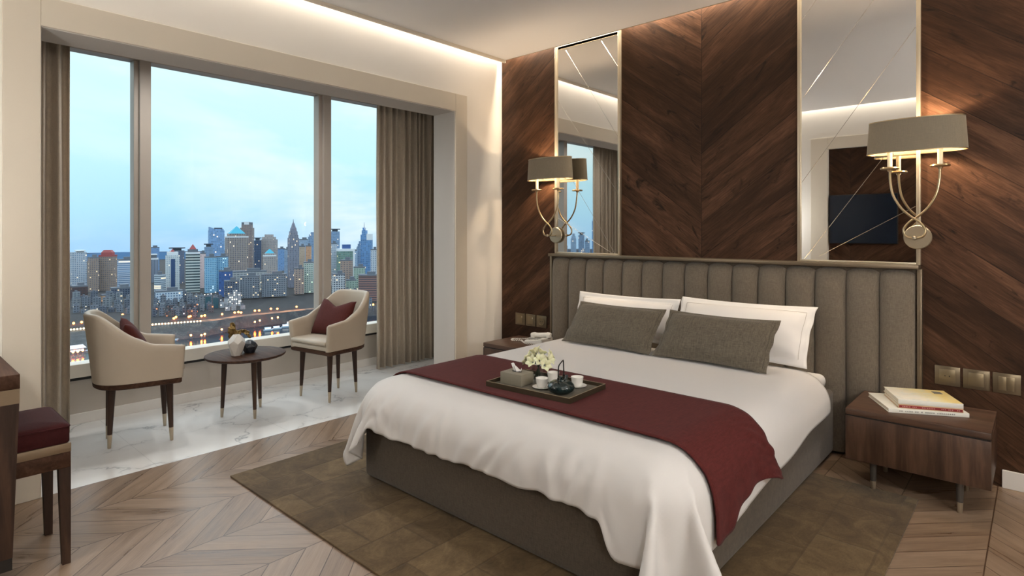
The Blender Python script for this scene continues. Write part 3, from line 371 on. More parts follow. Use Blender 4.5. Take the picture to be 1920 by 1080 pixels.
RUNNER = [
[956,21,52,73,82,82,82,82,82,82,81,82,82,82,82,82,82,82,81,82,82,21,20,21,20,21,20,21,20,21,20,22,23,22,22,22,20,18,18,16,15,11,9,7,4,3,3,0,0,0,-1],
[956,21,52,73,82,82,82,82,82,82,82,81,82,82,82,82,82,82,82,82,82,20,21,20,21,20,21,20,21,20,21,22,22,23,22,21,20,18,18,16,15,11,10,6,4,2,1,1,1,1,0],
[955,23,51,73,82,82,82,82,82,82,82,82,81,82,82,82,82,82,82,82,82,21,20,20,21,21,20,20,21,20,21,22,22,23,22,21,20,18,18,17,14,11,9,7,3,2,2,0,1,0,1],
[956,22,51,73,82,82,82,82,82,82,82,82,82,82,81,82,82,82,82,82,82,21,20,21,20,21,20,21,20,21,20,22,22,23,22,21,20,19,17,17,14,11,9,7,3,3,1,0,0,1,1],
[956,22,51,73,82,82,82,82,82,82,82,82,82,82,82,82,82,82,82,82,82,20,20,21,21,20,20,21,20,21,20,22,21,21,21,21,19,18,18,16,13,13,10,6,6,4,2,1,0,0,0],
[956,22,51,73,82,82,82,82,82,82,82,82,82,82,82,82,82,82,82,82,82,20,21,20,21,20,21,20,21,20,21,20,19,20,20,19,17,18,17,15,15,12,10,10,5,6,4,2,1,0,1],
[956,22,51,73,82,82,82,82,82,82,82,82,82,82,82,82,82,82,82,82,82,20,21,20,21,20,21,20,21,20,21,19,20,20,18,19,18,17,17,15,15,12,11,8,7,6,5,2,1,1,0],
[956,22,52,72,82,82,82,82,82,82,82,82,82,82,82,82,82,82,82,82,82,21,20,21,20,21,20,21,20,20,21,20,19,19,19,19,18,17,17,15,14,12,10,9,8,7,4,4,1,-1,0],
[956,22,52,73,81,82,82,82,82,82,82,82,82,82,82,82,82,82,82,82,82,21,20,21,20,21,20,21,20,21,20,19,19,19,18,19,17,17,17,14,14,12,11,9,10,6,4,6,1,-1,0],
[956,22,52,73,81,82,82,82,82,82,82,82,82,82,82,82,83,82,82,82,82,20,21,20,21,20,21,20,20,21,20,19,19,19,18,17,18,17,16,14,14,11,13,7,11,5,10,-2,2,3,0],
[956,22,52,73,81,82,82,82,82,82,82,82,82,83,82,82,82,82,82,82,82,21,20,20,21,21,20,20,21,20,21,19,18,19,18,18,17,18,16,12,15,10,14,7,13,2,4,8,-1,6,-1],
[956,22,52,73,81,82,82,82,82,82,82,83,82,82,82,82,82,82,82,82,82,21,20,21,20,21,20,21,20,21,20,20,18,18,18,18,18,15,18,12,16,10,9,16,8,2,12,5,3,2,-7],
[956,22,52,73,82,82,81,82,83,82,82,82,82,82,82,82,82,82,83,82,82,20,21,20,21,20,21,20,21,20,21,19,19,19,19,18,19,14,19,10,20,14,3,6,16,-1,13,-4,13,-10,16],
[956,22,52,73,82,82,82,82,82,82,82,82,82,82,82,82,82,83,82,82,82,21,20,21,20,21,20,21,20,21,21,20,20,20,20,19,21,14,20,9,18,15,1,11,18,-9,16,-8,17,-4,20],
[956,22,52,73,82,82,82,82,82,82,82,82,82,82,82,83,82,82,82,82,82,21,21,20,21,20,21,20,21,21,20,22,22,21,22,20,21,16,20,12,12,19,13,-6,17,-9,13,-9,16,-8,10],
[956,22,52,73,82,82,82,82,82,82,82,82,82,82,83,82,82,82,82,82,83,21,20,21,20,21,20,21,21,20,21,22,23,23,22,22,20,18,17,18,14,6,9,21,0,-11,4,-2,9,-10,3],
[-2020,0,0,0,0,-1,0,0,0,0,0,0,-1,0,0,0,-1,0,-1,0,-1,0,0,-1,0,0,0,0,0,-1,0,0,0,0,-1,0,0,0,0,0,-1,0,0,0,0,0,0,0,0,0,0],
[-1980,0,0,0,0,0,0,-1,0,0,0,0,-1,0,0,0,-1,0,-1,0,-1,0,0,-1,0,0,0,0,0,-1,0,0,0,-1,0,0,0,0,0,0,0,0,-1,0,0,0,0,0,0,0,0],
[-1940,0,0,0,0,0,0,0,-1,0,0,0,0,-1,0,0,-1,0,-1,0,-1,0,0,0,-1,0,0,0,0,0,-1,0,0,0,-1,0,0,0,0,0,0,0,0,0,0,0,0,0,-1,0,0],
[-1899,0,-1,0,0,0,0,0,0,-1,0,0,0,0,-1,0,0,-1,0,-1,-1,0,0,0,0,-1,0,0,0,0,-1,0,0,0,0,-1,0,0,0,0,0,0,0,0,0,0,0,0,0,0,-1],
[-1859,0,-1,0,0,0,0,0,0,0,-1,0,0,0,-1,0,0,-1,0,-1,0,-1,0,0,0,0,-1,0,0,0,0,-1,0,0,0,0,-1,0,0,0,0,0,0,0,0,0,0,0,0,0,0],
[-1819,0,0,0,-1,0,0,0,0,0,0,-1,0,0,0,-1,0,-1,0,-1,0,-1,0,0,0,0,-1,0,0,0,0,-1,0,0,0,0,-1,0,0,0,0,0,0,0,0,0,0,0,0,0,0],
[-1779,0,0,0,-1,0,0,0,0,0,0,0,-1,0,0,-1,0,0,-1,-1,0,0,-1,0,0,0,0,-1,0,0,0,0,-1,0,0,0,-1,0,0,0,0,0,0,0,0,0,0,0,0,1,0],
[-1739,0,0,0,0,-1,0,0,0,0,0,0,-1,0,0,0,-1,0,-1,0,-1,0,0,-1,0,0,0,-1,0,0,0,0,-1,0,0,0,-1,0,0,0,0,0,0,0,0,0,0,0,0,1,0],
[-1698,-1,0,0,0,0,-1,0,0,0,0,0,0,-1,0,0,-1,0,-1,0,-1,0,0,0,-1,0,0,0,-1,0,0,0,-1,0,0,0,-1,0,0,0,0,0,0,0,0,0,0,0,1,0,0],
[-1658,0,-1,0,0,0,0,-1,0,0,0,0,0,-1,0,0,-1,0,0,-1,-1,0,0,0,-1,0,0,0,0,-1,0,0,-1,0,0,0,-1,0,0,0,0,0,0,0,0,0,0,-1,1,1,0],
[-1618,0,-1,0,0,0,0,0,-1,0,0,0,0,0,-1,0,0,-1,0,-1,-1,0,0,0,0,-1,0,0,0,-1,0,0,0,-1,0,0,0,-1,0,0,0,0,0,0,-1,0,0,1,0,0,1],
[-1578,0,0,-1,0,0,0,0,0,0,-1,0,0,0,-1,0,0,-1,0,-1,0,-1,0,0,0,0,-1,0,0,0,-1,0,0,-1,0,-1,0,0,-1,1,-1,1,0,-1,-1,-1,1,0,1,1,1],
[-1538,0,0,0,-1,0,0,0,0,0,-1,0,0,0,0,-1,0,-1,0,-1,0,-1,0,0,0,0,-1,0,0,0,-1,0,0,-1,0,-1,-1,-1,-1,-1,1,-3,3,1,-2,0,0,0,0,1,-5],
[-1498,0,0,0,0,-1,0,0,0,0,0,-1,0,0,0,-1,0,-1,0,-1,0,0,-1,0,0,0,0,-1,0,0,-1,0,0,-1,0,-1,-1,-2,-1,-2,-4,1,4,-7,4,1,0,0,0,-3,3],
[-1458,0,0,0,0,0,-1,0,0,0,0,0,-1,0,0,-1,0,0,-1,0,-1,0,-1,0,0,0,0,-1,0,0,-1,0,0,-1,0,-1,-2,-2,-1,-3,-3,-1,-1,-3,2,2,0,-3,4,-12,-7],
[-1417,-1,0,0,0,0,0,-1,0,0,0,0,-1,0,0,0,-1,0,-1,0,-1,0,0,-1,0,0,0,0,-1,0,0,-1,0,-1,-1,-1,-1,-2,-3,-3,-2,-3,-3,-4,-2,6,2,-4,-8,-6,-10],
[387,78,62,37,6,0,0,0,0,0,0,0,0,0,0,0,0,0,0,0,0,0,0,0,0,0,0,0,0,0,0,0,-1,-2,-5,-6,-11,-13,-15,-15,-17,-20,-21,-21,-22,-23,-22,-23,-22,-23,-22],
[387,78,62,37,6,0,0,0,0,0,0,0,0,0,0,0,0,0,0,0,0,0,0,0,0,0,0,0,0,0,0,0,-1,-2,-5,-7,-11,-13,-14,-15,-18,-19,-21,-21,-23,-22,-22,-23,-22,-23,-22],
[387,78,62,37,6,0,0,0,0,0,0,0,0,0,0,0,0,0,0,0,0,0,0,0,0,0,0,0,0,0,0,0,-1,-2,-5,-7,-11,-13,-14,-15,-18,-20,-20,-22,-22,-22,-23,-22,-23,-22,-23],
[387,78,63,36,6,0,0,0,0,0,0,0,0,0,0,0,0,0,0,0,0,0,0,0,0,0,0,0,0,0,0,0,-1,-2,-5,-8,-10,-13,-14,-16,-17,-20,-20,-22,-22,-22,-23,-22,-23,-22,-23],
[387,78,63,36,6,0,0,0,0,0,0,0,0,0,0,0,0,0,0,0,0,0,0,0,0,0,0,0,0,0,0,0,0,-3,-4,-7,-10,-11,-12,-15,-16,-18,-18,-21,-21,-21,-21,-22,-21,-21,-22],
[387,78,63,36,6,0,0,0,0,0,0,0,0,0,0,0,0,0,0,0,0,0,0,0,0,0,0,0,0,0,0,0,0,-2,-4,-5,-9,-9,-10,-13,-13,-16,-17,-17,-19,-19,-19,-20,-20,-20,-19],
[387,78,63,36,6,0,0,0,0,0,0,0,0,0,0,0,0,0,0,0,0,0,0,0,0,0,0,0,0,0,0,0,0,-2,-4,-5,-8,-9,-10,-12,-12,-16,-16,-18,-18,-18,-19,-19,-20,-19,-20],
[387,78,63,36,6,0,0,0,0,0,0,0,0,0,0,0,0,0,0,0,0,0,0,0,0,0,0,0,0,0,0,0,0,-2,-4,-5,-7,-9,-10,-12,-14,-14,-17,-17,-17,-19,-18,-19,-20,-19,-19],
[387,78,63,36,6,0,0,0,0,0,0,0,0,0,0,0,0,0,0,0,0,0,0,0,0,0,0,0,0,0,0,0,0,-2,-4,-5,-6,-8,-9,-12,-13,-14,-15,-17,-16,-17,-19,-17,-19,-19,-19],
[387,78,63,36,6,0,0,0,0,0,0,0,0,0,0,0,0,0,0,0,0,0,0,0,0,0,0,0,0,0,0,0,0,-1,-4,-5,-6,-7,-9,-12,-12,-15,-13,-17,-14,-18,-16,-18,-19,-18,-18],
[387,78,63,36,6,0,0,0,0,0,0,0,0,0,0,0,0,0,0,0,0,0,0,0,0,0,0,0,0,0,0,0,0,-1,-4,-5,-5,-6,-9,-14,-11,-16,-11,-17,-13,-18,-18,-17,-18,-17,-19],
[387,78,63,36,6,0,0,0,0,0,0,0,0,0,0,0,0,0,0,0,0,0,0,0,0,0,0,0,0,0,0,0,0,-2,-3,-7,-1,-12,-5,-14,-9,-15,-16,-10,-17,-18,-14,-17,-18,-19,-17],
[387,78,63,36,6,0,0,0,0,0,0,0,0,0,0,0,0,0,0,0,0,0,0,0,0,0,0,0,0,0,0,0,-2,0,-3,-5,-5,-12,-5,-16,-1,-13,-20,-18,-10,-20,-13,-19,-13,-17,-7],
[387,78,63,36,6,0,0,0,0,0,0,0,0,0,0,0,0,0,0,0,0,0,0,0,0,0,0,0,0,0,0,0,-1,-1,-6,-6,-3,-15,-5,-18,-10,-11,-23,-17,-13,-18,-13,-20,-11,-21,-3],
[387,78,63,36,6,0,0,0,0,0,0,0,0,0,0,0,0,0,0,0,0,0,0,0,0,0,0,0,0,0,0,0,-1,-3,-4,-9,-7,-15,-9,-18,-18,-11,-19,-21,-15,-20,-18,-20,-14,-18,-18],
[387,79,62,36,6,0,0,0,0,0,0,0,0,0,0,0,0,0,0,0,0,0,0,0,0,0,0,0,0,0,0,0,-1,-4,-6,-7,-11,-14,-15,-14,-17,-22,-20,-10,-22,-19,-23,-22,-20,-20,-21],
]
# ------------------------------------------------------------------ materials
def m_wall_wood():
    t = NT('walnut_chevron_panelling'); o = t.sep(t.coord())
    g = t.n('ShaderNodeMath', operation='PINGPONG'); t.set(g.inputs[0], t.math('ADD', o[0], .003)); g.inputs[1].default_value = .988
    s = t.math('ADD', t.math('SUBTRACT', o[2], t.math('MULTIPLY', g.outputs[0], .75)), .083)
    q = t.math('DIVIDE', s, .25)
    idx = t.math('FLOOR', q); fr = t.math('FRACT', q)
    zone = t.math('FLOOR', t.math('DIVIDE', t.math('ADD', o[0], .003), .988))
    rnd = t.white(t.comb(idx, zone, 3.))
    along = t.math('MULTIPLY', o[0], 1.25)
    v = t.comb(t.math('ADD', t.math('MULTIPLY', along, 1.3), t.math('MULTIPLY', rnd, 37.)), t.math('MULTIPLY', s, 7.), t.math('MULTIPLY', rnd, 11.))
    n1 = t.noise(v, 1.2, 6, .55, .7)
    n2 = t.noise(t.vmul(v, (2.5, 5., 1.)), 3.0, 4, .6, .2)
    knots = t.noise(t.comb(t.math('MULTIPLY', along, 2.0), t.math('MULTIPLY', s, 4.5), t.math('MULTIPLY', rnd, 9.)), 1.7, 4, .6, 2.2)
    f = t.math('ADD', t.math('MULTIPLY', n1, .62), t.math('MULTIPLY', n2, .38))
    f = t.math('ADD', f, t.math('MULTIPLY', t.math('SUBTRACT', rnd, .5), .20))
    col = t.ramp(f, [(.26, lin('#21140c')), (.45, lin('#382417')), (.58, lin('#4d3424')), (.74, lin('#6a4b37'))])
    col = t.mix(t.math('MULTIPLY', t.mapr(knots, .60, .72), .85), col, lin('#160d08'))
    gr = t.math('LESS_THAN', fr, .022)
    zf = t.math('FRACT', t.math('DIVIDE', t.math('ADD', o[0], .003), .988))
    gz = t.math('LESS_THAN', t.math('ABSOLUTE', t.math('SUBTRACT', zf, .002)), .003)
    gr = t.math('MAXIMUM', gr, gz)
    col = t.mix(t.math('MULTIPLY', gr, .6), col, lin('#140c08'))
    h = t.math('SUBTRACT', t.math('MULTIPLY', n2, .1), gr)
    return t.pbr(col, t.mapr(n2, .3, .7, .45, .6), 0, t.bump(h, .35, .004), .18)

def m_floor_wood():
    t = NT('oak_chevron_floor'); o = t.sep(t.coord())
    W = .3624
    g = t.n('ShaderNodeMath', operation='PINGPONG'); t.set(g.inputs[0], o[0]); g.inputs[1].default_value = W
    s = t.math('ADD', t.math('ADD', o[1], g.outputs[0]), 2.785)
    q = t.math('DIVIDE', s, .162)
    idx = t.math('FLOOR', q); fr = t.math('FRACT', q)
    cx = t.math('DIVIDE', o[0], W)
    zone = t.math('FLOOR', cx); zf = t.math('FRACT', cx)
    rnd = t.white(t.comb(idx, zone, 5.))
    v = t.comb(t.math('ADD', t.math('MULTIPLY', o[0], 2.2), t.math('MULTIPLY', rnd, 41.)), t.math('MULTIPLY', s, 11.), t.math('MULTIPLY', rnd, 7.))
    n1 = t.noise(v, 1.4, 6, .6, .8)
    n2 = t.noise(t.vmul(v, (2., 5., 1.)), 3., 4, .6)
    f = t.math('ADD', t.math('MULTIPLY', n1, .7), t.math('MULTIPLY', n2, .3))
    f = t.math('ADD', f, t.math('MULTIPLY', t.math('SUBTRACT', rnd, .5), .16))
    col = t.ramp(f, [(.30, lin('#6c5643')), (.47, lin('#87705b')), (.60, lin('#957e69')), (.78, lin('#a58f7a'))])
    gr = t.math('LESS_THAN', fr, .035)
    gz = t.math('MAXIMUM', t.math('LESS_THAN', zf, .007), t.math('GREATER_THAN', zf, .993))
    gr = t.math('MAXIMUM', gr, gz)
    col = t.mix(t.math('MULTIPLY', gr, .9), col, lin('#4a3220'))
    h = t.math('SUBTRACT', t.math('MULTIPLY', n2, .12), gr)
    return t.pbr(col, t.mapr(n1, .3, .7, .26, .42), 0, t.bump(h, .25, .003), .45)

def m_marble():
    t = NT('white_veined_marble'); c = t.coord()
    warp = t.noise(c, 1.7, 5, .6, 0, out=1)
    v = t.vadd(c, t.vmul(warp, (.75, .75, 0)))
    vo = t.n('ShaderNodeTexVoronoi', feature='DISTANCE_TO_EDGE'); t.set(vo.inputs['Vector'], t.vmul(v, (1.9, 1.15, 1.))); vo.inputs['Scale'].default_value = 1.15
    vein = t.mapr(vo.outputs[0], .0, .014, 1., 0.)
    fade = t.mapr(t.noise(c, 2.3, 3), .42, .60)
    soft = t.mapr(vo.outputs[0], 0., .10, .16, 0.)
    f = t.math('ADD', t.math('MULTIPLY', vein, t.math('MULTIPLY', fade, .62)), t.math('MULTIPLY', soft, fade))
    col = t.mix(f, lin('#e9e8e5'), lin('#8f9195'))
    o = t.sep(c)
    jx = t.math('LESS_THAN', t.math('FRACT', t.math('DIVIDE', t.math('ADD', o[1], 10.12), .8)), .004)
    col = t.mix(t.math('MULTIPLY', jx, .35), col, lin('#a9a9a8'))
    return t.pbr(col, .16, 0, None, .5)

def m_rug():
    t = NT('brown_patchwork_hide_rug'); c = t.coord()
    b = t.n('ShaderNodeTexBrick'); t.set(b.inputs['Vector'], t.vadd(t.comb(t.sep(c)[1], t.sep(c)[0], 0.), t.vmul(t.noise(c, 9, 3, .6, 0, out=1), (.012, .012, 0))))
    b.offset = .43; b.inputs['Scale'].default_value = 1.; b.inputs['Brick Width'].default_value = .40; b.inputs['Row Height'].default_value = .235
    b.inputs['Mortar Size'].default_value = .007; b.inputs['Mortar Smooth'].default_value = .6
    b.inputs['Color1'].default_value = (0, 0, 0, 1); b.inputs['Color2'].default_value = (1, 1, 1, 1); b.inputs['Mortar'].default_value = (.5, .5, .5, 1)
    n1 = t.noise(c, 6.5, 8, .72, 1.0)
    fine = t.noise(t.vmul(c, (1., .35, 1.)), 160, 3)
    f = t.math('ADD', t.math('MULTIPLY', n1, .75), t.math('ADD', t.math('MULTIPLY', b.outputs[0], .16), t.math('MULTIPLY', fine, .16)))
    col = t.ramp(f, [(.30, lin('#382a18')), (.50, lin('#57452c')), (.66, lin('#6e5a3d')), (.85, lin('#8a7555'))])
    col = t.mix(t.math('MULTIPLY', b.outputs[1], .28), col, lin('#332817'))
    h = t.math('SUBTRACT', t.math('MULTIPLY', fine, .5), b.outputs[1])
    return t.pbr(col, .8, 0, t.bump(h, .25, .004), .2, Sheen_Weight=.1)

def m_glass(name, tint=(1, 1, 1, 1), f0=.04, rough=0.):
    t = NT(name)
    lw = t.n('ShaderNodeLayerWeight'); lw.inputs[0].default_value = .5
    fr = t.math('ADD', f0, t.math('MULTIPLY', t.math('POWER', lw.outputs['Facing'], 5.), 1-f0))
    tr = t.n('ShaderNodeBsdfTransparent'); tr.inputs[0].default_value = tint
    gl = t.n('ShaderNodeBsdfGlossy'); gl.inputs['Roughness'].default_value = rough
    mx = t.n('ShaderNodeMixShader'); t.set(mx.inputs[0], fr)
    t.t.links.new(tr.outputs[0], mx.inputs[1]); t.t.links.new(gl.outputs[0], mx.inputs[2]); t.t.links.new(mx.outputs[0], t.out.inputs[0])
    return t.m

def m_emit(name, col, strength, sampled=True):
    t = NT(name); e = t.n('ShaderNodeEmission'); e.inputs[0].default_value = lin(col) if isinstance(col, str) else col
    e.inputs[1].default_value = strength; t.t.links.new(e.outputs[0], t.out.inputs[0])
    if not sampled: t.m.cycles.emission_sampling = 'NONE'
    return t.m

def m_facade(name, wall, glass, pu, pv, wu, wv, lit=.04, litcol='#ffe2b0', lits=1.2, rough=.6, haze=0.):
    t = NT(name); uv = t.sep(t.n('ShaderNodeUVMap').outputs[0])
    a = t.math('DIVIDE', uv[0], pu); b = t.math('DIVIDE', uv[1], pv)
    fa = t.math('FRACT', a); fb = t.math('FRACT', b)
    mu = t.math('LESS_THAN', t.math('ABSOLUTE', t.math('SUBTRACT', fa, .5)), wu/2)
    mv = t.math('LESS_THAN', t.math('ABSOLUTE', t.math('SUBTRACT', fb, .5)), wv/2)
    win = t.math('MULTIPLY', mu, mv)
    oi = t.n('ShaderNodeObjectInfo').outputs['Random']
    cell = t.white(t.comb(t.math('FLOOR', a), t.math('FLOOR', b), oi))
    shade = t.mapr(cell, 0, 1, .65, 1.3)
    gcol = t.mix(1., lin(glass), t.comb(shade, shade, shade), 'MULTIPLY')
    wl = lin(wall); wl2 = tuple(x*.82 for x in wl[:3]) + (1,)
    wcol = t.mix(oi, wl, wl2)
    col = t.mix(win, wcol, gcol)
    m = t.pbr(col, rough, 0, None, .3)
    on = t.math('MULTIPLY', win, t.math('GREATER_THAN', cell, 1-lit*.6))
    t.p.inputs['Emission Color'].default_value = lin(litcol)
    t.set(t.p.inputs['Emission Strength'], t.math('MULTIPLY', on, lits))
    t.m.cycles.emission_sampling = 'NONE'
    return m

M = {}
M['panel'] = m_wall_wood()
M['oak'] = m_floor_wood()
M['marble'] = m_marble()
M['rug'] = m_rug()
M['paint'] = plain('warm_white_wall_paint', '#e8e3da', .75, spec=.25, nz=.015, nscale=3)
M['trimpaint'] = plain('beige_window_surround_paint', '#d4cab9', .7, spec=.25, nz=.015, nscale=3)
M['ceil'] = plain('ceiling_paint', '#e9e8e7', .85, spec=.2, nz=.01, nscale=2)
M['revealpaint'] = plain('grey_reveal_paint', '#c4beb6', .75, spec=.25, nz=.015, nscale=3)
M['apron'] = plain('greige_bay_wall_paint', '#c2b9ae', .7, spec=.3, nz=.02, nscale=3)
M['mullion'] = plain('taupe_window_frame_coating', '#b3a89c', .45, nz=.03, nscale=6)
M['rail'] = plain('off_white_sill_rail', '#d5cec2', .4, nz=.02, nscale=6)
M['gap_strip'] = plain('near_black_gap_strip', '#1c1a18', .6, nz=.1)
M['skirt'] = plain('white_skirting', '#e3ded7', .45, nz=.01)
M['glass'] = m_glass('window_glass', (.985, .99, .99, 1), .014)
M['walnut'] = wood('dark_walnut', '#2b1c14', '#452f23', '#5c4334', 'X', 1., .6, .12)
M['walnut_z'] = wood('dark_walnut_vertical_grain', '#231710', '#3a281e', '#513a2c', 'Z', 1., .5, .3)
M['walnut_y'] = wood('dark_walnut_long_grain', '#2a1a12', '#452d20', '#5f4230', 'Y')
M['nightwood'] = wood('brown_walnut_veneer', '#2b1d15', '#473327', '#62493a', 'Z', .8)
M['nighttop'] = wood('brown_walnut_top_veneer', '#35251c', '#533d30', '#6d5344', 'X', .9)
M['brass'] = plain('satin_champagne_brass', '#b8a482', .28, 1., nz=.04, nscale=30)
M['goldband'] = plain('matt_gold_band', '#84715a', .45, .35, nz=.05, nscale=30)
M['nickel'] = plain('brushed_warm_nickel', '#aa9d87', .4, .85, nz=.03, nscale=50)
M['tip'] = plain('champagne_leg_tip', '#b3a48e', .35, .6, nz=.04)
M['steel'] = plain('grey_steel_leg', '#5d5a56', .4, .6, nz=.04)
M['frame'] = plain('champagne_mirror_frame', '#c9bda6', .35, .75, nz=.03, nscale=20)
M['mirror'] = plain('silvered_mirror', (.80, .79, .77, 1), .015, 1.)
M['groove'] = plain('bevelled_mirror_cut', (.75, .72, .66, 1), .12, 1.)
M['leather'] = plain('taupe_leather', '#b8aa97', .42, spec=.45, nz=.03, nscale=14, bump=.05)
M['burg'] = fabric('burgundy_cushion_cloth', '#451c18', '#582822', 300, .85, .2, .25, .03)
M['burg_run'] = fabric('burgundy_knit_throw', '#471a18', '#5c2624', 210, .9, .5, .25, .03)
M['stoolburg'] = fabric('wine_red_seat_cloth', '#331011', '#421819', 380, .85, .25, .25, .03)
M['duvet'] = plain('white_cotton_sateen', '#d8d5d2', .62, spec=.3, nz=.01, nscale=4, Sheen_Weight=.1)
M['sheet'] = plain('white_cotton_percale', '#e0ddda', .75, spec=.25, nz=.01, nscale=4)
M['gray'] = fabric('grey_brown_linen_weave', '#4f4941', '#716859', 230, .9, .3, .15)
M['stitch'] = plain('dark_seam_thread', '#3a342d', .9, nz=.1)
M['wstitch'] = plain('grey_seam_thread', '#a39b91', .9, nz=.1)
M['basefab'] = fabric('taupe_bed_base_cloth', '#4c4339', '#64594c', 330, .9, .3)
M['headfab'] = fabric('taupe_headboard_cloth', '#645a4d', '#827667', 300, .82, .3, .2, .25)
M['bronze'] = plain('antique_bronze_rail', '#7d6f5c', .35, .7, nz=.06, nscale=20)
M['shade'] = fabric('taupe_lamp_shade_silk', '#7a705f', '#857a68', 260, .7, .15)
M['shadein'] = plain('taupe_shade_lining', '#6e6350', .7, nz=.02)
M['candle'] = plain('ivory_candle_sleeve', '#e8dcc0', .45, nz=.02, Emission_Color=(1, .8, .5, 1), Emission_Strength=.12)
M['bulb'] = m_emit('warm_lamp_bulb', (1, .72, .42, 1), 6.)
M['white_cer'] = plain('white_porcelain', '#ece9e3', .2, nz=.01)
M['matt_cer'] = plain('matt_white_ceramic', '#d8d3cb', .55, nz=.02, nscale=20)
M['black_cer'] = plain('dark_slate_ceramic', '#26292f', .35, nz=.1, nscale=20)
M['iron'] = plain('teal_black_glazed_iron', '#1a2a2a', .18, nz=.5, nscale=25, spec=.7)
M['blackmetal'] = plain('black_metal_handle', '#15130f', .35, .4, nz=.1)
M['tray'] = fabric('olive_taupe_tray_lining', '#4e483a', '#625b4a', 300, .6, .2)
M['trayside'] = plain('bronze_tray_rim', '#4f4536', .4, .5, nz=.05)
M['trayedge'] = plain('pale_gold_tray_edge', '#9c8d72', .35, .5, nz=.03)
M['tissuebox'] = plain('sage_taupe_tissue_box', '#8b8474', .6, nz=.04, nscale=60)
M['tissue'] = plain('white_tissue_paper', '#eeecea', .9, nz=.01)
M['petal'] = plain('pale_yellow_lily_petal', '#f3f0c9', .6, nz=.06, nscale=60, Subsurface_Weight=.1)
M['leaf'] = plain('dark_green_stem', '#2f3d2b', .5, nz=.2, nscale=40)
M['vaseglass'] = m_glass('clear_vase_glass', (.95, .96, .955, 1), .05)
M['phone'] = plain('white_phone_plastic', '#dedad2', .35, nz=.01)
M['phonegrey'] = plain('grey_phone_keypad', '#8f8d88', .5, nz=.05)
M['gold_leaf'] = plain('crumpled_gold_leaf', '#8d7447', .38, .75, nz=.35, nscale=30, bump=.6)
M['plate'] = plain('champagne_switch_plate', '#7d705b', .32, .75, nz=.05, nscale=15)
M['platein'] = plain('champagne_switch_rocker', '#877960', .35, .7, nz=.04, nscale=15)
M['dark'] = plain('dark_socket_hole', '#1d1813', .6, nz=.1)
M['paper'] = plain('book_page_edges', '#e8e1d0', .85, nz=.06, nscale=200)
M['bookwhite'] = plain('white_book_cover', '#e6e4da', .4, nz=.02)
M['bookred'] = plain('dark_red_book_cover', '#8a2325', .45, nz=.05)
M['bookpink'] = plain('tan_book_cover', '#c7a583', .5, nz=.05)
M['grayink'] = plain('grey_print', '#8d8d88', .6, nz=.05)
M['lightink'] = plain('pale_pink_print', '#c98f86', .6, nz=.05)
M['darkink'] = plain('dark_print', '#6a6660', .6, nz=.08)
def m_bookcover():
    t = NT('cream_yellow_book_cover'); c = t.coord()
    n = t.noise(c, 14, 3, .6)
    n2 = t.noise(t.vadd(c, (3., 1., 0.)) if False else c, 23, 2, .5, .4)
    o = t.sep(c)
    edge = t.math('ADD', t.math('ABSOLUTE', t.math('MULTIPLY', o[0], 3.6)), t.math('MULTIPLY', o[1], 1.2))
    f = t.math('ADD', t.math('MULTIPLY', edge, .8), t.math('MULTIPLY', n, .4))
    col = t.ramp(f, [(.2, lin('#ebe6da')), (.6, lin('#ece4cf')), (.85, lin('#e9dba9')), (1., lin('#e3cc85'))])
    col = t.mix(t.math('MULTIPLY', t.mapr(n2, .55, .68), .35), col, lin('#c9d4d2'))
    return t.pbr(col, .4, 0, None, .4)
M['bookcream'] = m_bookcover()
M['curtain'] = fabric('taupe_curtain_cloth', '#a89a8a', '#bfb09b', 240, .85, .15, .25, .2)
M['tvscreen'] = plain('dark_blue_television_screen', '#19222f', .2, nz=.05, nscale=2)
M['tvbody'] = plain('black_television_bezel', '#0e0e10', .4, nz=.05)
M['downring'] = plain('white_downlight_ring', '#e6e2da', .4, nz=.01)
M['downlens'] = m_emit('downlight_lens', (1, .9, .74, 1), 5.)
TRAY_Z = .5765
DOWN = [((3.9, -3.4, 2.93), 14.), ((3.9, -1.6, 2.93), 24.), ((1.5, -3.6, 2.93), 14.), ((1.5, -1.6, 2.93), 16.), ((-.70, -1.75, 2.69), 32.), ((-.70, -2.65, 2.69), 32.)]  # the last two are unseen spots added to brighten the bay
FILL_POINTS = [((4.7, -2.0, 1.5), 44.), ((4.5, -4.1, 1.6), 38.), ((1.0, -4.15, 1.5), 18.)]  # unseen bare points added to fill the room and lift the ceiling
# ------------------------------------------------------------------ room shell
XR, YB, ZC = 5.2, -4.455, 2.951
b = newbm(); box(b, 0, XR+.1, YB-.5, .1, -.12, 0); o = struct('floor', b, M['oak'])
b = newbm(); box(b, -1.36, 0, -4.0, .36, -.12, 0); struct('floor_bay', b, M['marble'])
OY0, OY1, OZ = -3.451, -.60, 2.408
b = newbm()
box(b, -.275, 0, OY1, .36, 0, 3.2); box(b, -.275, 0, YB-.5, OY0, 0, 3.2); box(b, -.275, 0, OY0, OY1, OZ, 3.2)
struct('wall_window', b, M['paint'])
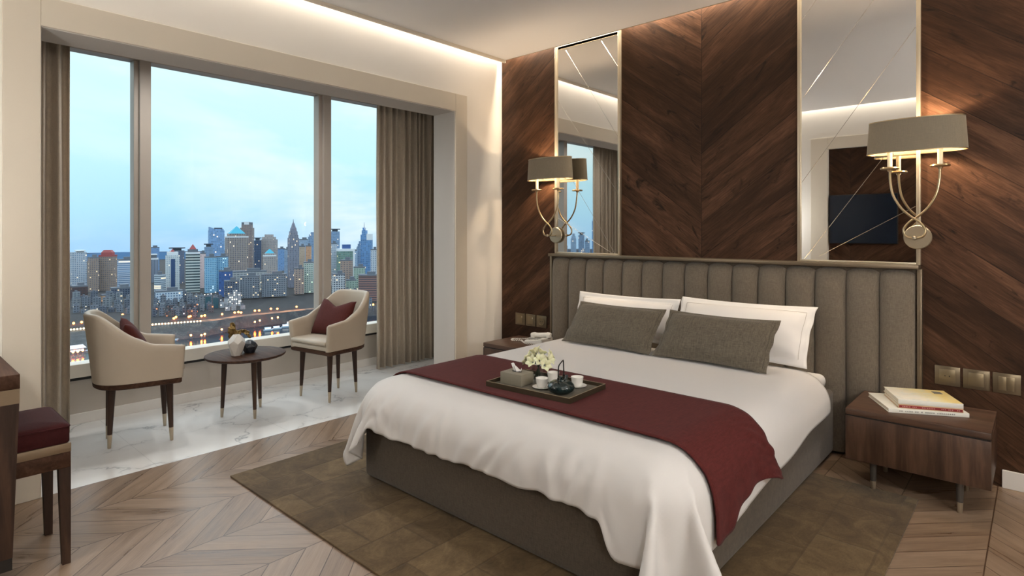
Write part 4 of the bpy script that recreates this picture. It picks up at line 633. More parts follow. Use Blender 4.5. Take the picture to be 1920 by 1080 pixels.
# plastered reveal skin of the opening
b = newbm()
box(b, -.277, -.002, OY1-.004, OY1, 0, OZ); box(b, -.277, -.002, OY0, OY0+.004, 0, OZ); box(b, -.277, -.002, OY0, OY1, OZ-.004, OZ)
struct('trim_2', b, M['revealpaint'])
b = newbm(); T = .013
box(b, -.001, T, OY1, -.465, 0, 2.56, .003); box(b, -.001, T, -3.60, OY0, 0, 2.56, .003); box(b, -.001, T, OY0, OY1, OZ, 2.56, .003)
struct('trim_1', b, M['trimpaint'])
b = newbm(); box(b, 0, XR+.1, 0, .1, 0, 3.2); struct('wall_headboard', b, M['panel'])
b = newbm(); box(b, 0, XR+.1, YB-.18, YB-.08, 0, 3.2)
box(b, 0, 1.72, YB-.08, YB, 0, 3.2); box(b, 4.35, XR+.1, YB-.08, YB, 0, 3.2); box(b, 1.72, 4.35, YB-.08, YB, 2.438, 3.2)
struct('wall_tv', b, M['paint'])
b = newbm(); box(b, 1.52, 1.72, YB, YB+.02, 0, 2.585, .003); box(b, 4.35, 4.55, YB, YB+.02, 0, 2.585, .003); box(b, 1.72, 4.35, YB, YB+.02, 2.438, 2.585, .003)
struct('trim_3', b, M['trimpaint'])
b = newbm(); box(b, 1.72, 4.35, YB-.08, YB-.05, 0, 2.438); struct('wall_niche', b, M['panel'])
b = newbm(); box(b, XR, XR+.1, YB-.1, .1, 0, 3.2); struct('wall_right', b, M['paint'])
# ceiling: dropped slab with lit coves at its edges, roof slab above
b = newbm(); box(b, .085, XR, YB+.10, -.055, ZC, ZC+.05); struct('ceiling', b, M['ceil'])
b = newbm(); box(b, .085, .103, YB+.10, -.055, ZC-.026, ZC+.001); struct('trim_4', b, M['trimpaint'])
b = newbm(); box(b, .103, XR, -.0575, -.055, ZC-.004, ZC+.02); struct('trim_5', b, M['nickel'])
b = newbm(); box(b, -.28, XR+.1, YB-.18, .1, 3.12, 3.2); struct('ceiling_upper', b, M['ceil'])
b = newbm(); box(b, 3.64, XR, -.013, 0, 0, .095, .003); struct('baseboard_headboard', b, M['skirt'])
# bay behind the opening
b = newbm(); box(b, -1.36, -.275, .26, .36, 0, 2.8); struct('wall_bay_right', b, M['apron'])
b = newbm(); box(b, -1.36, -.275, -4.0, -3.9, 0, 2.8); struct('wall_bay_left', b, M['apron'])
b = newbm(); box(b, -1.36, -.275, -4.0, .36, 2.72, 2.8); struct('ceiling_bay', b, M['ceil'])
b = newbm(); box(b, -1.36, -1.25, -3.9, .26, 0, .312); struct('wall_apron', b, M['apron'])
b = newbm(); box(b, -1.25, -1.236, -3.9, .26, 0, .075, .003); struct('baseboard_apron', b, M['skirt'])
w = bpy.data.objects.new('window_1', None); COL.objects.link(w); w['kind'] = 'structure'; w['label'] = 'wide three-pane bay window with taupe mullions and off-white sill'
w.location = (-1.25, -1.82, .31)
def wl(name, m, *bx, bev=.004):
    b = newbm()
    for q in bx: box(b, q[0]+1.25, q[1]+1.25, q[2]+1.82, q[3]+1.82, q[4]-.31, q[5]-.31, bev)
    return struct(name, b, m, w)
wl('sill_rail', M['rail'], (-1.34, -1.20, -3.9, .26, .334, .428))
wl('gap_strip', M['gap_strip'], (-1.34, -1.222, -3.9, .26, .312, .336), bev=0)  # near-black strip filling the gap below the sill rail
wl('head_rail', M['mullion'], (-1.34, -1.22, -3.9, .26, 2.64, 2.72))
wl('mullion', M['mullion'], (-1.34, -1.20, -2.675, -2.60, .428, 2.64), (-1.33, -1.235, -2.705, -2.67, .428, 2.64))
wl('mullion', M['mullion'], (-1.34, -1.20, -1.165, -1.085, .428, 2.64), (-1.33, -1.235, -1.195, -1.16, .428, 2.64))
for y0, y1 in ((-3.9, -2.69), (-2.62, -1.18), (-1.10, .26)):
    wl('pane', M['glass'], (-1.285, -1.279, y0, y1, .42, 2.65), bev=0)

# curtains
def curtain(name, label, y0, y1, x, folds, seed, z0=.012, z1=2.70):
    r = random.Random(seed); n = folds*10
    ws = [r.uniform(.55, 1.45) for _ in range(folds)]; tot = sum(ws)
    pts = []; acc = 0
    for k in range(folds):
        am = r.uniform(.022, .042)
        for i in range(10):
            t = i/10
            yy = y0 + (y1-y0)*(acc + ws[k]*t)/tot
            s = math.sin(2*PI*t)
            xx = x + am*math.copysign(abs(s)**.7, s)
            pts.append((xx, yy + .008*math.cos(2*PI*t)))
        acc += ws[k]
    pts.append((x, y1))
    bm = newbm(); rows = []
    for j in range(9):
        z = z0 + (z1-z0)*j/8
        rows.append([(p[0] + .006*math.sin(j*.9+i*.35), p[1], z) for i, p in enumerate(pts)])
    ring_surface(bm, [[(q[0]-x, q[1]-(y0+y1)/2, q[2]-z0) for q in row] for row in rows], False, False, False)
    o = obj(name, bm, M['curtain'], angle=180); o.location = (x, (y0+y1)/2, z0)
    m = o.modifiers.new('th', 'SOLIDIFY'); m.thickness = .004
    return tag(o, label, 'curtain', 'floor-length bay window curtains')
curtain('curtain', 'gathered taupe curtain at the far end of the bay, behind the armchair facing left', -.70, .20, -1.03, 13, 5)
curtain('curtain', 'narrow gathered taupe curtain at the near end of the bay, behind the stool', -3.86, -3.13, -1.04, 9, 11)

# ------------------------------------------------------------------ mirrors
def wall_mirror(label, x0, x1, cuts):
    z0, z1 = 1.168, 3.05
    cx = (x0+x1)/2
    t = thing('wall_mirror', label, 'mirror', (cx, 0, z0), 0, 'tall mirrors above the headboard')
    f = .020
    bm = newbm(); H = z1-z0; w_ = (x1-x0)/2
    box(bm, -w_, -w_+f, -.030, -.001, 0, H, .002); box(bm, w_-f, w_, -.030, -.001, 0, H, .002); box(bm, -w_+f, w_-f, -.028, -.001, 0, .012, .002)
    obj('frame', bm, M['frame'], t)
    bm = newbm(); box(bm, -w_+f, w_-f, -.016, -.001, .012, H); obj('mirror_pane', bm, M['mirror'], t)
    for (ax, az), (bx_, bz) in cuts:
        bm = newbm(); A = Vector((ax-cx, -.0162, az-z0)); B = Vector((bx_-cx, -.0162, bz-z0)); d = (B-A).normalized()
        nrm = Vector((-d.z, 0, d.x))*.0013
        yv = Vector((0, -.0016, 0))
        ring_surface(bm, [[A+nrm, A+yv, A-nrm], [B+nrm, B+yv, B-nrm]], False, False, False)
        obj('bevel_cut', bm, M['groove'], t, False)
    return t
wall_mirror('tall mirror above the headboard end nearest the window, reflecting the window and sky', .655, 1.310,
            [((.767, 2.914), (1.29, 2.109)), ((1.13, 2.913), (1.29, 2.67)), ((.68, 2.497), (1.29, 1.66)), ((.68, 2.02), (1.257, 1.18)), ((.68, 1.476), (1.235, 1.18))])
wall_mirror('tall mirror above the headboard beside the books nightstand, reflecting the television wall', 2.630, 3.285,
            [((2.654, 1.674), (3.26, 2.53)), ((2.667, 1.18), (3.24, 1.99)), ((2.755, 1.203), (3.26, 1.502)), ((2.654, 2.713), (2.81, 2.92)), ((2.66, 2.215), (3.18, 2.914))])

# ------------------------------------------------------------------ headboard
def headboard():
    x0, x1, H = .640, 3.272, 1.168
    t = thing('headboard', 'wide taupe headboard of vertical padded channels under a bronze top rail', 'headboard', ((x0+x1)/2, 0, 0))
    cx = (x0+x1)/2; n = 15; W = (x1-x0-.02)/n
    bm = newbm(); box(bm, x0-cx-.012, x1-cx+.012, -.088, -.002, H-.024, H, .003); obj('top_rail', bm, M['bronze'], t)
    for s in (-1, 1):
        bm = newbm(); xe = s*(x1-x0)/2; box(bm, min(xe, xe+s*.022), max(xe, xe+s*.022), -.05, -.002, .0, H-.024, .002); obj('side_trim', bm, M['bronze'], t)
    bm = newbm(); box(bm, x0-cx+.002, x1-cx-.002, -.032, -.002, 0, H-.024); obj('back_panel', bm, M['basefab'], t)
    for k in range(n):
        a = -(x1-x0)/2+.01+k*W; bm = newbm(); rows = []
        for j in range(25):
            tz = j/24; row = []
            for i in range(13):
                u = .5-.5*math.cos(PI*i/12); c = abs(2*u-1)
                e = max(0., 1-c**2.3)**.5
                ztop = H-.030-.020*c**3
                zz = .02+(ztop-.02)*(1-(1-tz)**1.6)
                q = max(0., (zz-(ztop-.15))/.15); top = math.sqrt(max(0., 1-q**2.2))
                row.append((a+W*u, -.026-.064*top*(.30+.70*e)+.010*(1-e)*top*0, zz))
            rows.append(row)
        ring_surface(bm, rows, False, False, False)
        obj('padded_channel', bm, M['headfab'], t, angle=70)
    return t
headboard()

# ------------------------------------------------------------------ bed
t = thing('bed', 'low taupe fabric bed base under the white duvet', 'bed', (1.94, -1.15, 0))
b = newbm(); box(b, -.92, .92, -1.055, 1.055, .014, .40, .03, 4); obj('bed_base', b, M['basefab'], t)
for sx in (-1, 1):
    for sy in (-1, 1):
        b = newbm(); lathe(b, [(.012, .0112), (.012, .02)], 12, (sx*.88, sy*1.01, 0)); obj('leg', b, M['nickel'], t)
b = newbm(); box(b, -.885, .885, -.95, 1.04, 0, .088, .04, 4)
o = obj('mattress', b, M['sheet']); o.location = (1.94, -1.15, .401); tag(o, 'white sheeted mattress edge showing at the back right corner of the bed', 'mattress')
vs = unpack(DUVET, DN, DM)
def refine(vs, n, m, i0, i1, k):
    """put k-1 extra columns into each wide gap between columns i0 and i1"""
    out = []; cols = 0
    for j in range(m+1):
        row = [Vector(vs[j*(n+1)+i]) for i in range(n+1)]; new = []
        for i in range(n):
            new.append(row[i])
            if i0 <= i < i1:
                p0, p1, p2, p3 = row[max(0, i-1)], row[i], row[i+1], row[min(n, i+2)]
                m1 = (p2-p0)*.5 if i0 < i else (p2-p1); m2 = (p3-p1)*.5 if i < i1-1 else (p2-p1)
                for q in range(1, k):
                    t = q/k; t2 = t*t; t3 = t2*t
                    new.append(p1*(2*t3-3*t2+1)+m1*(t3-2*t2+t)+p2*(3*t2-2*t3)+m2*(t3-t2))
        new.append(row[n]); cols = len(new)-1; out += [tuple(p) for p in new]
    return out, cols
vs, DN = refine(vs, DN, DM, 26, 38, 4)
FOLDS = [(1.18, .10, .022, .012), (1.27, .35, .026, .014), (1.36, -.15, .020, .010), (1.47, .20, .030, .012), (1.60, .55, .024, .016), (1.66, .10, .018, .014), (1.73, -.10, .020, .011),
         (1.90, .60, .035, .014), (2.02, .85, .026, .016), (2.10, .75, .022, .012), (2.25, .15, .030, .010), (2.37, -.25, .022, .014), (2.43, .20, .018, .015), (2.50, .45, .024, .015), (2.57, .1, .02, .012)]
def ruffle(p):
    # gathers of the hanging foot end, strongest near the hem
    x, y, z = p
    k = max(0., min(1., (-2.02-y)/.16))
    if k <= 0: return p
    d = 0.
    for i, (xc, sl, wd, am) in enumerate(FOLDS):
        u = (x-xc-sl*(z-.40))/wd
        if abs(u) < 4:
            top = .47+.05*math.sin(i*2.3)
            f = max(0., min(1., (top+.05-z)/.10))
            d += am*f*(math.exp(-u*u)-.55*math.exp(-(u-1.7)**2))
    d += .006*noise.noise(Vector((x*16, z*7, 2.2)))*max(0., min(1., (.52-z)/.10))
    return (x, y-d*k, z+.15*d*k + .006*k*max(0., min(1., (.46-z)/.08))*noise.noise(Vector((x*22, 3.3, 0))))
vs = [ruffle(p) for p in vs]
def grid_obj(name, vs, n, m, mat, th, label, cat, off=-1):
    f = [(j*(n+1)+i, j*(n+1)+i+1, (j+1)*(n+1)+i+1, (j+1)*(n+1)+i) for j in range(m) for i in range(n)]
    me = bpy.data.meshes.new(name); me.from_pydata(vs, [], f); me.materials.append(mat)
    me.polygons.foreach_set('use_smooth', [True]*len(f))
    o = bpy.data.objects.new(name, me); COL.objects.link(o)
    a = o.modifiers.new('s', 'SUBSURF'); a.levels = 1; a.render_levels = 1
    a = o.modifiers.new('t', 'SOLIDIFY'); a.thickness = th; a.offset = off
    return tag(o, label, cat)
grid_obj('duvet', vs, DN, DM, M['duvet'], .009, 'thick white duvet spread over the bed, hanging at the foot corners', 'duvet')
rv = [list(p) for p in unpack(RUNNER, RN, RM)]
def lerp_pts(pts, q):
    for (a, va), (b_, vb) in zip(pts[:-1], pts[1:]):
        if q <= b_: return va+(vb-va)*max(0., (q-a))/(b_-a)
    return pts[-1][1]
for j in range(RM+1):                        # ragged lower edge of the end that hangs beside the bed
    y0 = -2.02+.60*j/RM; e = rv[j*(RN+1)+RN]
    zt = lerp_pts([(-2.02, .235), (-1.86, .238), (-1.815, .295), (-1.70, .315), (-1.66, .335), (-1.52, .335), (-1.42, .285)], y0)
    fl = max(0., (y0+1.58)/.16)
    ze = min(e[2], .40); ye = e[1]
    for i in range(RN+1):
        q = rv[j*(RN+1)+i]
        if q[0] > 2.6 and q[2] < .46:
            t = (.46-q[2])/(.46-ze); q[2] = .46-(.46-zt)*t
            q[0] = max(q[0], 2.905)+.035*fl*t*t+.004*math.sin(y0*40)*t; q[1] += .05*fl*t*t+(y0-ye)*.55*t
grid_obj('bed_runner', rv, RN, RM, M['burg_run'], .006, 'burgundy knitted throw laid across the white duvet', 'throw', 1)

def pillow_bm(w, h, th, seed, flange=.0, chop=0., wr=.004, N=44, K=26):
    bm = newbm(); front = {}; 
    def P(i, j, side):
        u = 2*i/N-1; v = 2*j/K-1
        au, av = abs(u), abs(v)
        x = u*w/2*(1-.035*(1-v*v)*au**2); z = v*h/2*(1-.07*(1-u*u)*av**2)
        fu = max(0., 1-(au/(1-flange/(w/2)))**3.2) if au < 1-flange/(w/2) else 0
        fv = max(0., 1-(av/(1-flange/(h/2)))**2.8) if av < 1-flange/(h/2) else 0
        d = th/2*(fu*fv)**.52 + .0025
        ns = noise.noise(Vector((x*5+seed, z*7, side*3)))*wr*2.2 + noise.noise(Vector((x*3+seed, z*22, side*5)))*wr*max(0, au-.35)*2
        d = max(.002, d + ns*(fu*fv)**.3)
        z2 = z
        if chop: z2 = z - chop*max(0., 1-au/.75)*max(0., (v+.2)/1.2)**2
        wob = .0025*math.sin(9*v+seed)*au**6 if flange else 0
        wy = .004*math.sin(11*v+seed*2)*au**8 if flange else 0
        return (x+wob, side*d+wy, z2)
    F = [[bm.verts.new(P(i, j, -1)) for i in range(N+1)] for j in range(K+1)]
    Bk = [[bm.verts.new(P(i, j, 1)) for i in range(N+1)] for j in range(K+1)]
    for G in (F, Bk):
        for j in range(K):
            for i in range(N): bm.faces.new((G[j][i], G[j][i+1], G[j+1][i+1], G[j+1][i]))
    edge = [(0, i) for i in range(N)] + [(j, N) for j in range(K)] + [(K, i) for i in range(N, 0, -1)] + [(j, 0) for j in range(K, 0, -1)]
    for a, c in zip(edge, edge[1:]+edge[:1]):
        bm.faces.new((F[a[0]][a[1]], F[c[0]][c[1]], Bk[c[0]][c[1]], Bk[a[0]][a[1]]))
    return bm, P, N, K
def pillow(name, label, cat, group, w, h, th, loc, lean, rz, mat, seam, seed, flange=0., chop=0., wr=.004):
    bm, P, N, K = pillow_bm(w, h, th, seed, flange, chop, wr)
    for v in bm.verts: v.co.z += h/2
    o = obj(name, bm, mat, angle=180); o.location = loc; o.rotation_euler = (lean, 0, rz)
    tag(o, label, cat, group)
    if flange:
        def at(u, v):
            i = (u+1)/2*N; j = (v+1)/2*K
            x, y, z = P(i, j, -1); return (x, y-.0012, z+h/2)
        fu = 1-flange/(w/2)-.004; fv = 1-flange/(h/2)-.01
        pts = [at(fu, fv-2*fv*k/24) for k in range(25)]
        bm = newbm(); tube(bm, pts, .0011, 6)
        pts = [at(-fu, fv-2*fv*k/24) for k in range(25)]; tube(bm, pts, .0011, 6)
        pts = [at(-fu+2*fu*k/40, fv) for k in range(41)]; tube(bm, pts, .0011, 6)
        obj('seam', bm, seam, o)
    return o
L = math.radians
pillow('pillow', 'large white pillow against the headboard on the window side of the bed', 'pillow', 'white pillows against the headboard', .86, .335, .15, (1.495, -.345, .570), L(-21), L(0), M['sheet'], M['wstitch'], 1.3, .045)
pillow('pillow', 'large white pillow against the headboard on the books nightstand side', 'pillow', 'white pillows against the headboard', .87, .405, .17, (2.362, -.435, .570), L(-35), L(0), M['sheet'], M['wstitch'], 4.1, .045)
pillow('lumbar_pillow', 'long grey-brown linen pillow leaning in front of the window-side white pillow', 'pillow', 'grey linen pillows in front', .71, .355, .13, (1.572, -.672, .566), L(-41), L(-1), M['gray'], M['stitch'], 2.2, .022, 0, .003)
pillow('lumbar_pillow', 'long grey-brown linen pillow leaning in front of the books-side white pillow', 'pillow', 'grey linen pillows in front', .71, .355, .13, (2.305, -.680, .566), L(-41), L(-1), M['gray'], M['stitch'], 6.7, .022, 0, .003)

# ------------------------------------------------------------------ rug
b = newbm(); box(b, .47, 3.337, -2.70, -.498, .0005, .011, .003); o = obj('rug', b, M['rug']); tag(o, 'large brown patchwork hide rug under the bed', 'rug')
# ------------------------------------------------------------------ nightstands
def nightstand(label, x, y):
    t = thing('nightstand', label, 'nightstand', (x, y, 0), 0, 'walnut bedside tables')
    w, d = .3015, .2275
    b = newbm(); box(b, -w, w, -d, d, .388, .42, .003); obj('top', b, M['nighttop'], t)
    b = newbm(); box(b, -w, w, -d+.018, d, .152, .380, .002); obj('carcass', b, M['nightwood'], t)
    b = newbm(); box(b, -w+.004, w-.004, -d+.006, d-.01, .378, .390); obj('shadow_gap', b, M['dark'], t)
    b = newbm(); box(b, -w, w, -d, -d+.0175, .152, .380, .002); obj('drawer', b, M['nightwood'], t)
    for sx in (-1, 1):
        for sy in (-1, 1):
            b = newbm(); c = (sx*.181, sy*.142-.043*(sy < 0), 0)
            lathe(b, [(.0135, .052), (.017, .153)], 16, c); lg = obj('leg', b, M['steel'], t)
            b = newbm(); lathe(b, [(.0085, .0), (.0105, .003), (.0137, .053)], 16, c); obj('tip', b, M['tip'], lg)
    return t
nightstand('walnut nightstand carrying the stack of books', 3.3215, -.3225)
nightstand('walnut nightstand carrying the white telephone, on the window side of the bed', .5995, -.3225)

# ------------------------------------------------------------------ books
def book(name, label, w, d, h, loc, rz, cover, spine=None):
    t = thing(name, label, 'book', loc, rz, 'books on the nightstand')
    b = newbm(); box(b, 0, w, .004, d-.004, .0025, h-.0025); 
    for v in b.verts: v.co.x = .004 + v.co.x*(w-.008)/w
    obj('pages', b, M['paper'], t)
    b = newbm(); box(b, 0, w, 0, d, 0, .0026, .0008); box(b, 0, w, 0, d, h-.0026, h, .0008)
    obj('cover', b, cover, t)
    b = newbm(); box(b, 0, w, -.0015, .003, 0, h, .0012); obj('spine', b, spine or cover, t)
    return t
def dashes(parent, spec, y, z0, z1, mat, name='print'):
    b = newbm()
    for a, c in spec: box(b, a, c, y-.0006, y, z0, z1)
    obj(name, b, mat, parent, False)
def glyphs(x0, x1, pitch, seed):
    r = random.Random(seed); out = []; x = x0
    while x < x1:
        w = pitch*r.uniform(.45, .75)
        if r.random() > .16: out.append((x, x+w))
        x += pitch
    return out
bk = book('book', 'wide white hardback at the bottom of the book stack', .362, .305, .021, (3.206, -.492, .4205), L(28), M['bookwhite'])
dashes(bk, glyphs(.05, .30, .009, 3), -.0015, .0075, .0135, M['grayink'], 'spine_print')
bk2 = book('book', 'dark red spined book in the middle of the book stack', .285, .258, .021, (3.243, -.452, .4420), L(24), M['bookpink'], M['bookpink'])
b = newbm(); box(b, .004, .281, -.0024, -.0014, .004, .016); obj('spine_band', b, M['bookred'], bk2, False)
for q in ((.018, .085, .0075, 5), (.105, .165, .0075, 6), (.19, .27, .0075, 9)): dashes(bk2, glyphs(*q), -.0024, .0075, .0125, M['lightink'], 'spine_print')
bk3 = book('book', 'cream and yellow covered book on top of the book stack', .285, .258, .024, (3.243, -.452, .4635), L(24), M['bookcream'], M['bookwhite'])
b = newbm(); box(b, .215, .255, .175, .222, .0238, .0246)
obj('cover_picture', b, M['darkink'], bk3, False)
b = newbm()
for k, (a, c) in enumerate(((.03, .12), (.03, .15), (.03, .10), (.16, .20))): box(b, a, c, .07+.03*k, .078+.03*k, .0238, .0243)
obj('cover_print', b, M['bookwhite'], bk3, False)

# ------------------------------------------------------------------ telephone
t = thing('telephone', 'white corded desk telephone on the window-side nightstand', 'telephone', (.635, -.225, .4205), L(-82))
b = newbm()
prof = [(-.085, 0), (.085, 0), (.085, .042), (-.085, .022)]
ring_surface(b, [[(-.095, y, z) for y, z in prof], [(.095, y, z) for y, z in prof]])
bmesh.ops.bevel(b, geom=b.edges[:], offset=.006, segments=3, affect='EDGES'); obj('base', b, M['phone'], t)
b = newbm()
for i in range(3):
    for j in range(4):
        x = .005+i*.026; y = -.055+j*.026; z = .0225+(y+.085)/.17*.02
        box(b, x, x+.017, y, y+.014, z+.002, z+.008, .002)
obj('keypad', b, M['phonegrey'], t)
b = newbm()
pts = smooth_path([(-.045, -.092, .040), (-.045, -.065, .049), (-.042, -.02, .052), (-.040, .03, .058), (-.038, .072, .062), (-.038, .095, .056)], 6)
tube(b, pts, [.023 if (i < 8 or i > len(pts)-9) else .019 for i in range(len(pts))], 12)
h = obj('handset', b, M['phone'], t, angle=180)
b = newbm()
lathe(b, [(.021, 0), (.024, .010), (.020, .022)], 16, (-.045, -.080, .024)); obj('mouthpiece', b, M['phone'], h)
b = newbm(); lathe(b, [(.021, 0), (.024, .010), (.020, .022)], 16, (-.038, .082, .040)); obj('earpiece', b, M['phone'], h)
path = smooth_path([(-0.05, -0.09, 0.03), (-0.03, -0.13, 0.012), (-0.0, -0.19, 0.009), (0.04, -0.235, 0.009), (0.085, -0.21, 0.009), (0.06, -0.14, 0.009), (0.1, -0.09, 0.009), (0.145, -0.02, 0.009), (0.125, 0.06, 0.009), (0.135, 0.11, 0.009), (0.1, 0.145, 0.009), (0.045, 0.13, 0.012)], 26)
pts = []
for i, p in enumerate(path):
    a = i*1.15
    d = (path[min(i+1, len(path)-1)]-path[max(i-1, 0)]).normalized(); u = Vector((0, 0, 1)); w_ = d.cross(u)
    pts.append(p+(u*math.cos(a)+w_*math.sin(a))*.0055)
b = newbm(); tube(b, pts, .0024, 6); obj('coiled_cord', b, M['phone'], t)

# ------------------------------------------------------------------ wall plates
def plate(name, label, x, kind, grp):
    t = thing(name, label, 'socket' if kind == 'socket' else 'switch', (x, 0, .553), 0, None)
    b = newbm(); box(b, -.0575, .0575, -.009, -.0005, -.053, .053, .002); obj('plate', b, M['plate'], t)
    if kind == 'socket':
        b = newbm(); box(b, -.036, .036, -.0105, -.0085, -.036, .036, .001); f = obj('insert', b, M['platein'], t)
        b = newbm()
        for s in (-1, 1):
            box(b, s*.010-.0025, s*.010+.0025, -.0112, -.0104, -.003, .003)
        obj('pin_hole', b, M['dark'], f, False)
    elif kind == 'round':
        b = newbm(); R = lathe(b, [(.034, 0), (.034, .003), (.030, .003), (.028, .0005)], 32)
        for v in b.verts: v.co = Vector((v.co.x, -.009-v.co.z, v.co.y))
        f = obj('insert', b, M['platein'], t)
        b = newbm()
        for s in (-1, 1): box(b, s*.010-.003, s*.010+.003, -.0112, -.0095, -.003, .003)
        obj('pin_hole', b, M['dark'], f, False)
    else:
        n = 2 if kind == 'double' else 1
        for k in range(n):
            a = -.034+k*.068/n; b = newbm(); box(b, a+.0008, a+.068/n-.0008, -.0125, -.0085, -.036, .036, .0015); f = obj('rocker', b, M['platein'], t)
            if grp == 'l':
                b = newbm(); box(b, a+.068/n-.012, a+.068/n-.008, -.0131, -.0124, .014, .027); obj('indicator', b, M['lens2'], f, False)
    return t
M['lens2'] = plain('pale_switch_indicator', '#f1e6cf', .3, nz=.02)
plate('wall_socket', 'champagne power socket nearest the headboard above the books nightstand', 3.406, 'socket', 'r')
plate('light_switch', 'champagne single-rocker switch, middle of the three plates above the books nightstand', 3.533, 'single', 'r')
plate('light_switch', 'champagne twin-rocker switch farthest from the headboard on the books side', 3.659, 'double', 'r')
plate('light_switch', 'small champagne switch closest to the window wall above the telephone', .238, 'single', 'l')
plate('light_switch', 'small champagne switch, middle of the three plates above the telephone', .364, 'single', 'l')
plate('wall_socket', 'round champagne socket beside the headboard above the telephone', .490, 'round', 'l')

# ------------------------------------------------------------------ sconces
def sconce(label, x):
    t = thing('wall_sconce', label, 'wall lamp', (x, 0, 1.326), 0, 'sconces on the mirror edges')
    b = newbm(); lathe(b, [(.062, 0), (.068, .003), (.068, .010), (.064, .014)], 40)
    for v in b.verts: v.co = Vector((v.co.x, -.030-v.co.z, v.co.y))
    obj('wall_plate', b, M['nickel'], t)
    b = newbm(); tube(b, [(0, -.002, 0), (0, -.032, 0)], .03, 16); tube(b, [(0, -.03, -.004), (0, -.152, -.004)], .0065, 12); lathe(b, [(.004, -.016), (.012, -.010), (.012, .004), (.004, .01)], 16, (0, -.152, 0)); obj('stem', b, M['nickel'], t)
    y = -.152
    half = [(.116, .385), (.112, .31), (.098, .235), (.062, .165), (.018, .118), (-.022, .086), (-.05, .045), (-.042, .008), (-.012, -.004)]
    for s in (1, -1):
        pts = [(s*px, y+(.006 if s > 0 else -.006)*(1 if .02 < i/9 < .8 else 0), pz) for i, (px, pz) in enumerate(half)] + [(0, y, -.004)]
        b = newbm(); tube(b, smooth_path(pts, 7), .0062, 10); a = obj('arm', b, M['brass'], t)
        b = newbm(); lathe(b, [(.010, .372), (.013, .382), (.044, .384), (.047, .389), (.044, .395), (.014, .397)], 28, (s*.116, y, 0)); obj('drip_plate', b, M['brass'], a)
        b = newbm(); lathe(b, [(.0125, .396), (.0125, .500), (.006, .503)], 18, (s*.116, y, 0)); obj('candle_sleeve', b, M['candle'], a)
        b = newbm(); lathe(b, [(.005, .502), (.013, .522), (.012, .540), (.002, .562)], 16, (s*.116, y, 0)); obj('bulb', b, M['bulb'], a)
    zb, zt = .476, .655; n = 64
    def ell(a, bb, z, off=0.): return [((a+off)*math.cos(2*PI*i/n), y+.03+(bb+off)*math.sin(2*PI*i/n), z) for i in range(n)]
    A0, B0, A1, B1 = .236, .098, .224, .092
    b = newbm(); ring_surface(b, [ell(A0, B0, zb), ell((A0+A1)/2, (B0+B1)/2, (zb+zt)/2), ell(A1, B1, zt)], True, False, False); s_ = obj('lamp_shade', b, M['shade'], t, angle=180)
    b = newbm(); ring_surface(b, [ell(A0, B0, zb, -.0025), ell(A1, B1, zt, -.0025)], True, False, False); obj('lining', b, M['shadein'], s_, angle=180)
    for nm, a, bb, z in (('lower_trim', A0, B0, zb), ('upper_trim', A1, B1, zt)):
        b = newbm(); ring_surface(b, [ell(a, bb, z-.002, .0012), ell(a, bb, z+.003, .0012), ell(a, bb, z+.003, -.004), ell(a, bb, z-.002, -.004), ell(a, bb, z-.002, .0012)], True, False, False); obj(nm, b, M['brass'], s_)
    for s in (-1, 1):
        b = newbm(); tube(b, [(s*.116, y+.03-B0*.84, zb+.004), (s*.116, y, .50), (s*.116, y+.03+B0*.84, zb+.004)], .0018, 6); obj('shade_carrier', b, M['brass'], s_)
    for s in (-1, 1):
        l = bpy.data.lights.new('sconce_bulb', 'POINT'); l.energy = SCONCE_W; l.color = (1, .75, .50); l.shadow_soft_size = .018
        lo = bpy.data.objects.new('sconce_bulb', l); COL.objects.link(lo); lo.location = (x+s*.116, y, 1.326+.585)
SCONCE_W = 11.5
sconce('gold two-arm wall lamp with oval taupe shade, on the mirror edge above the books nightstand', 3.273)
sconce('gold two-arm wall lamp with oval taupe shade, on the mirror edge nearest the window wall', .674)

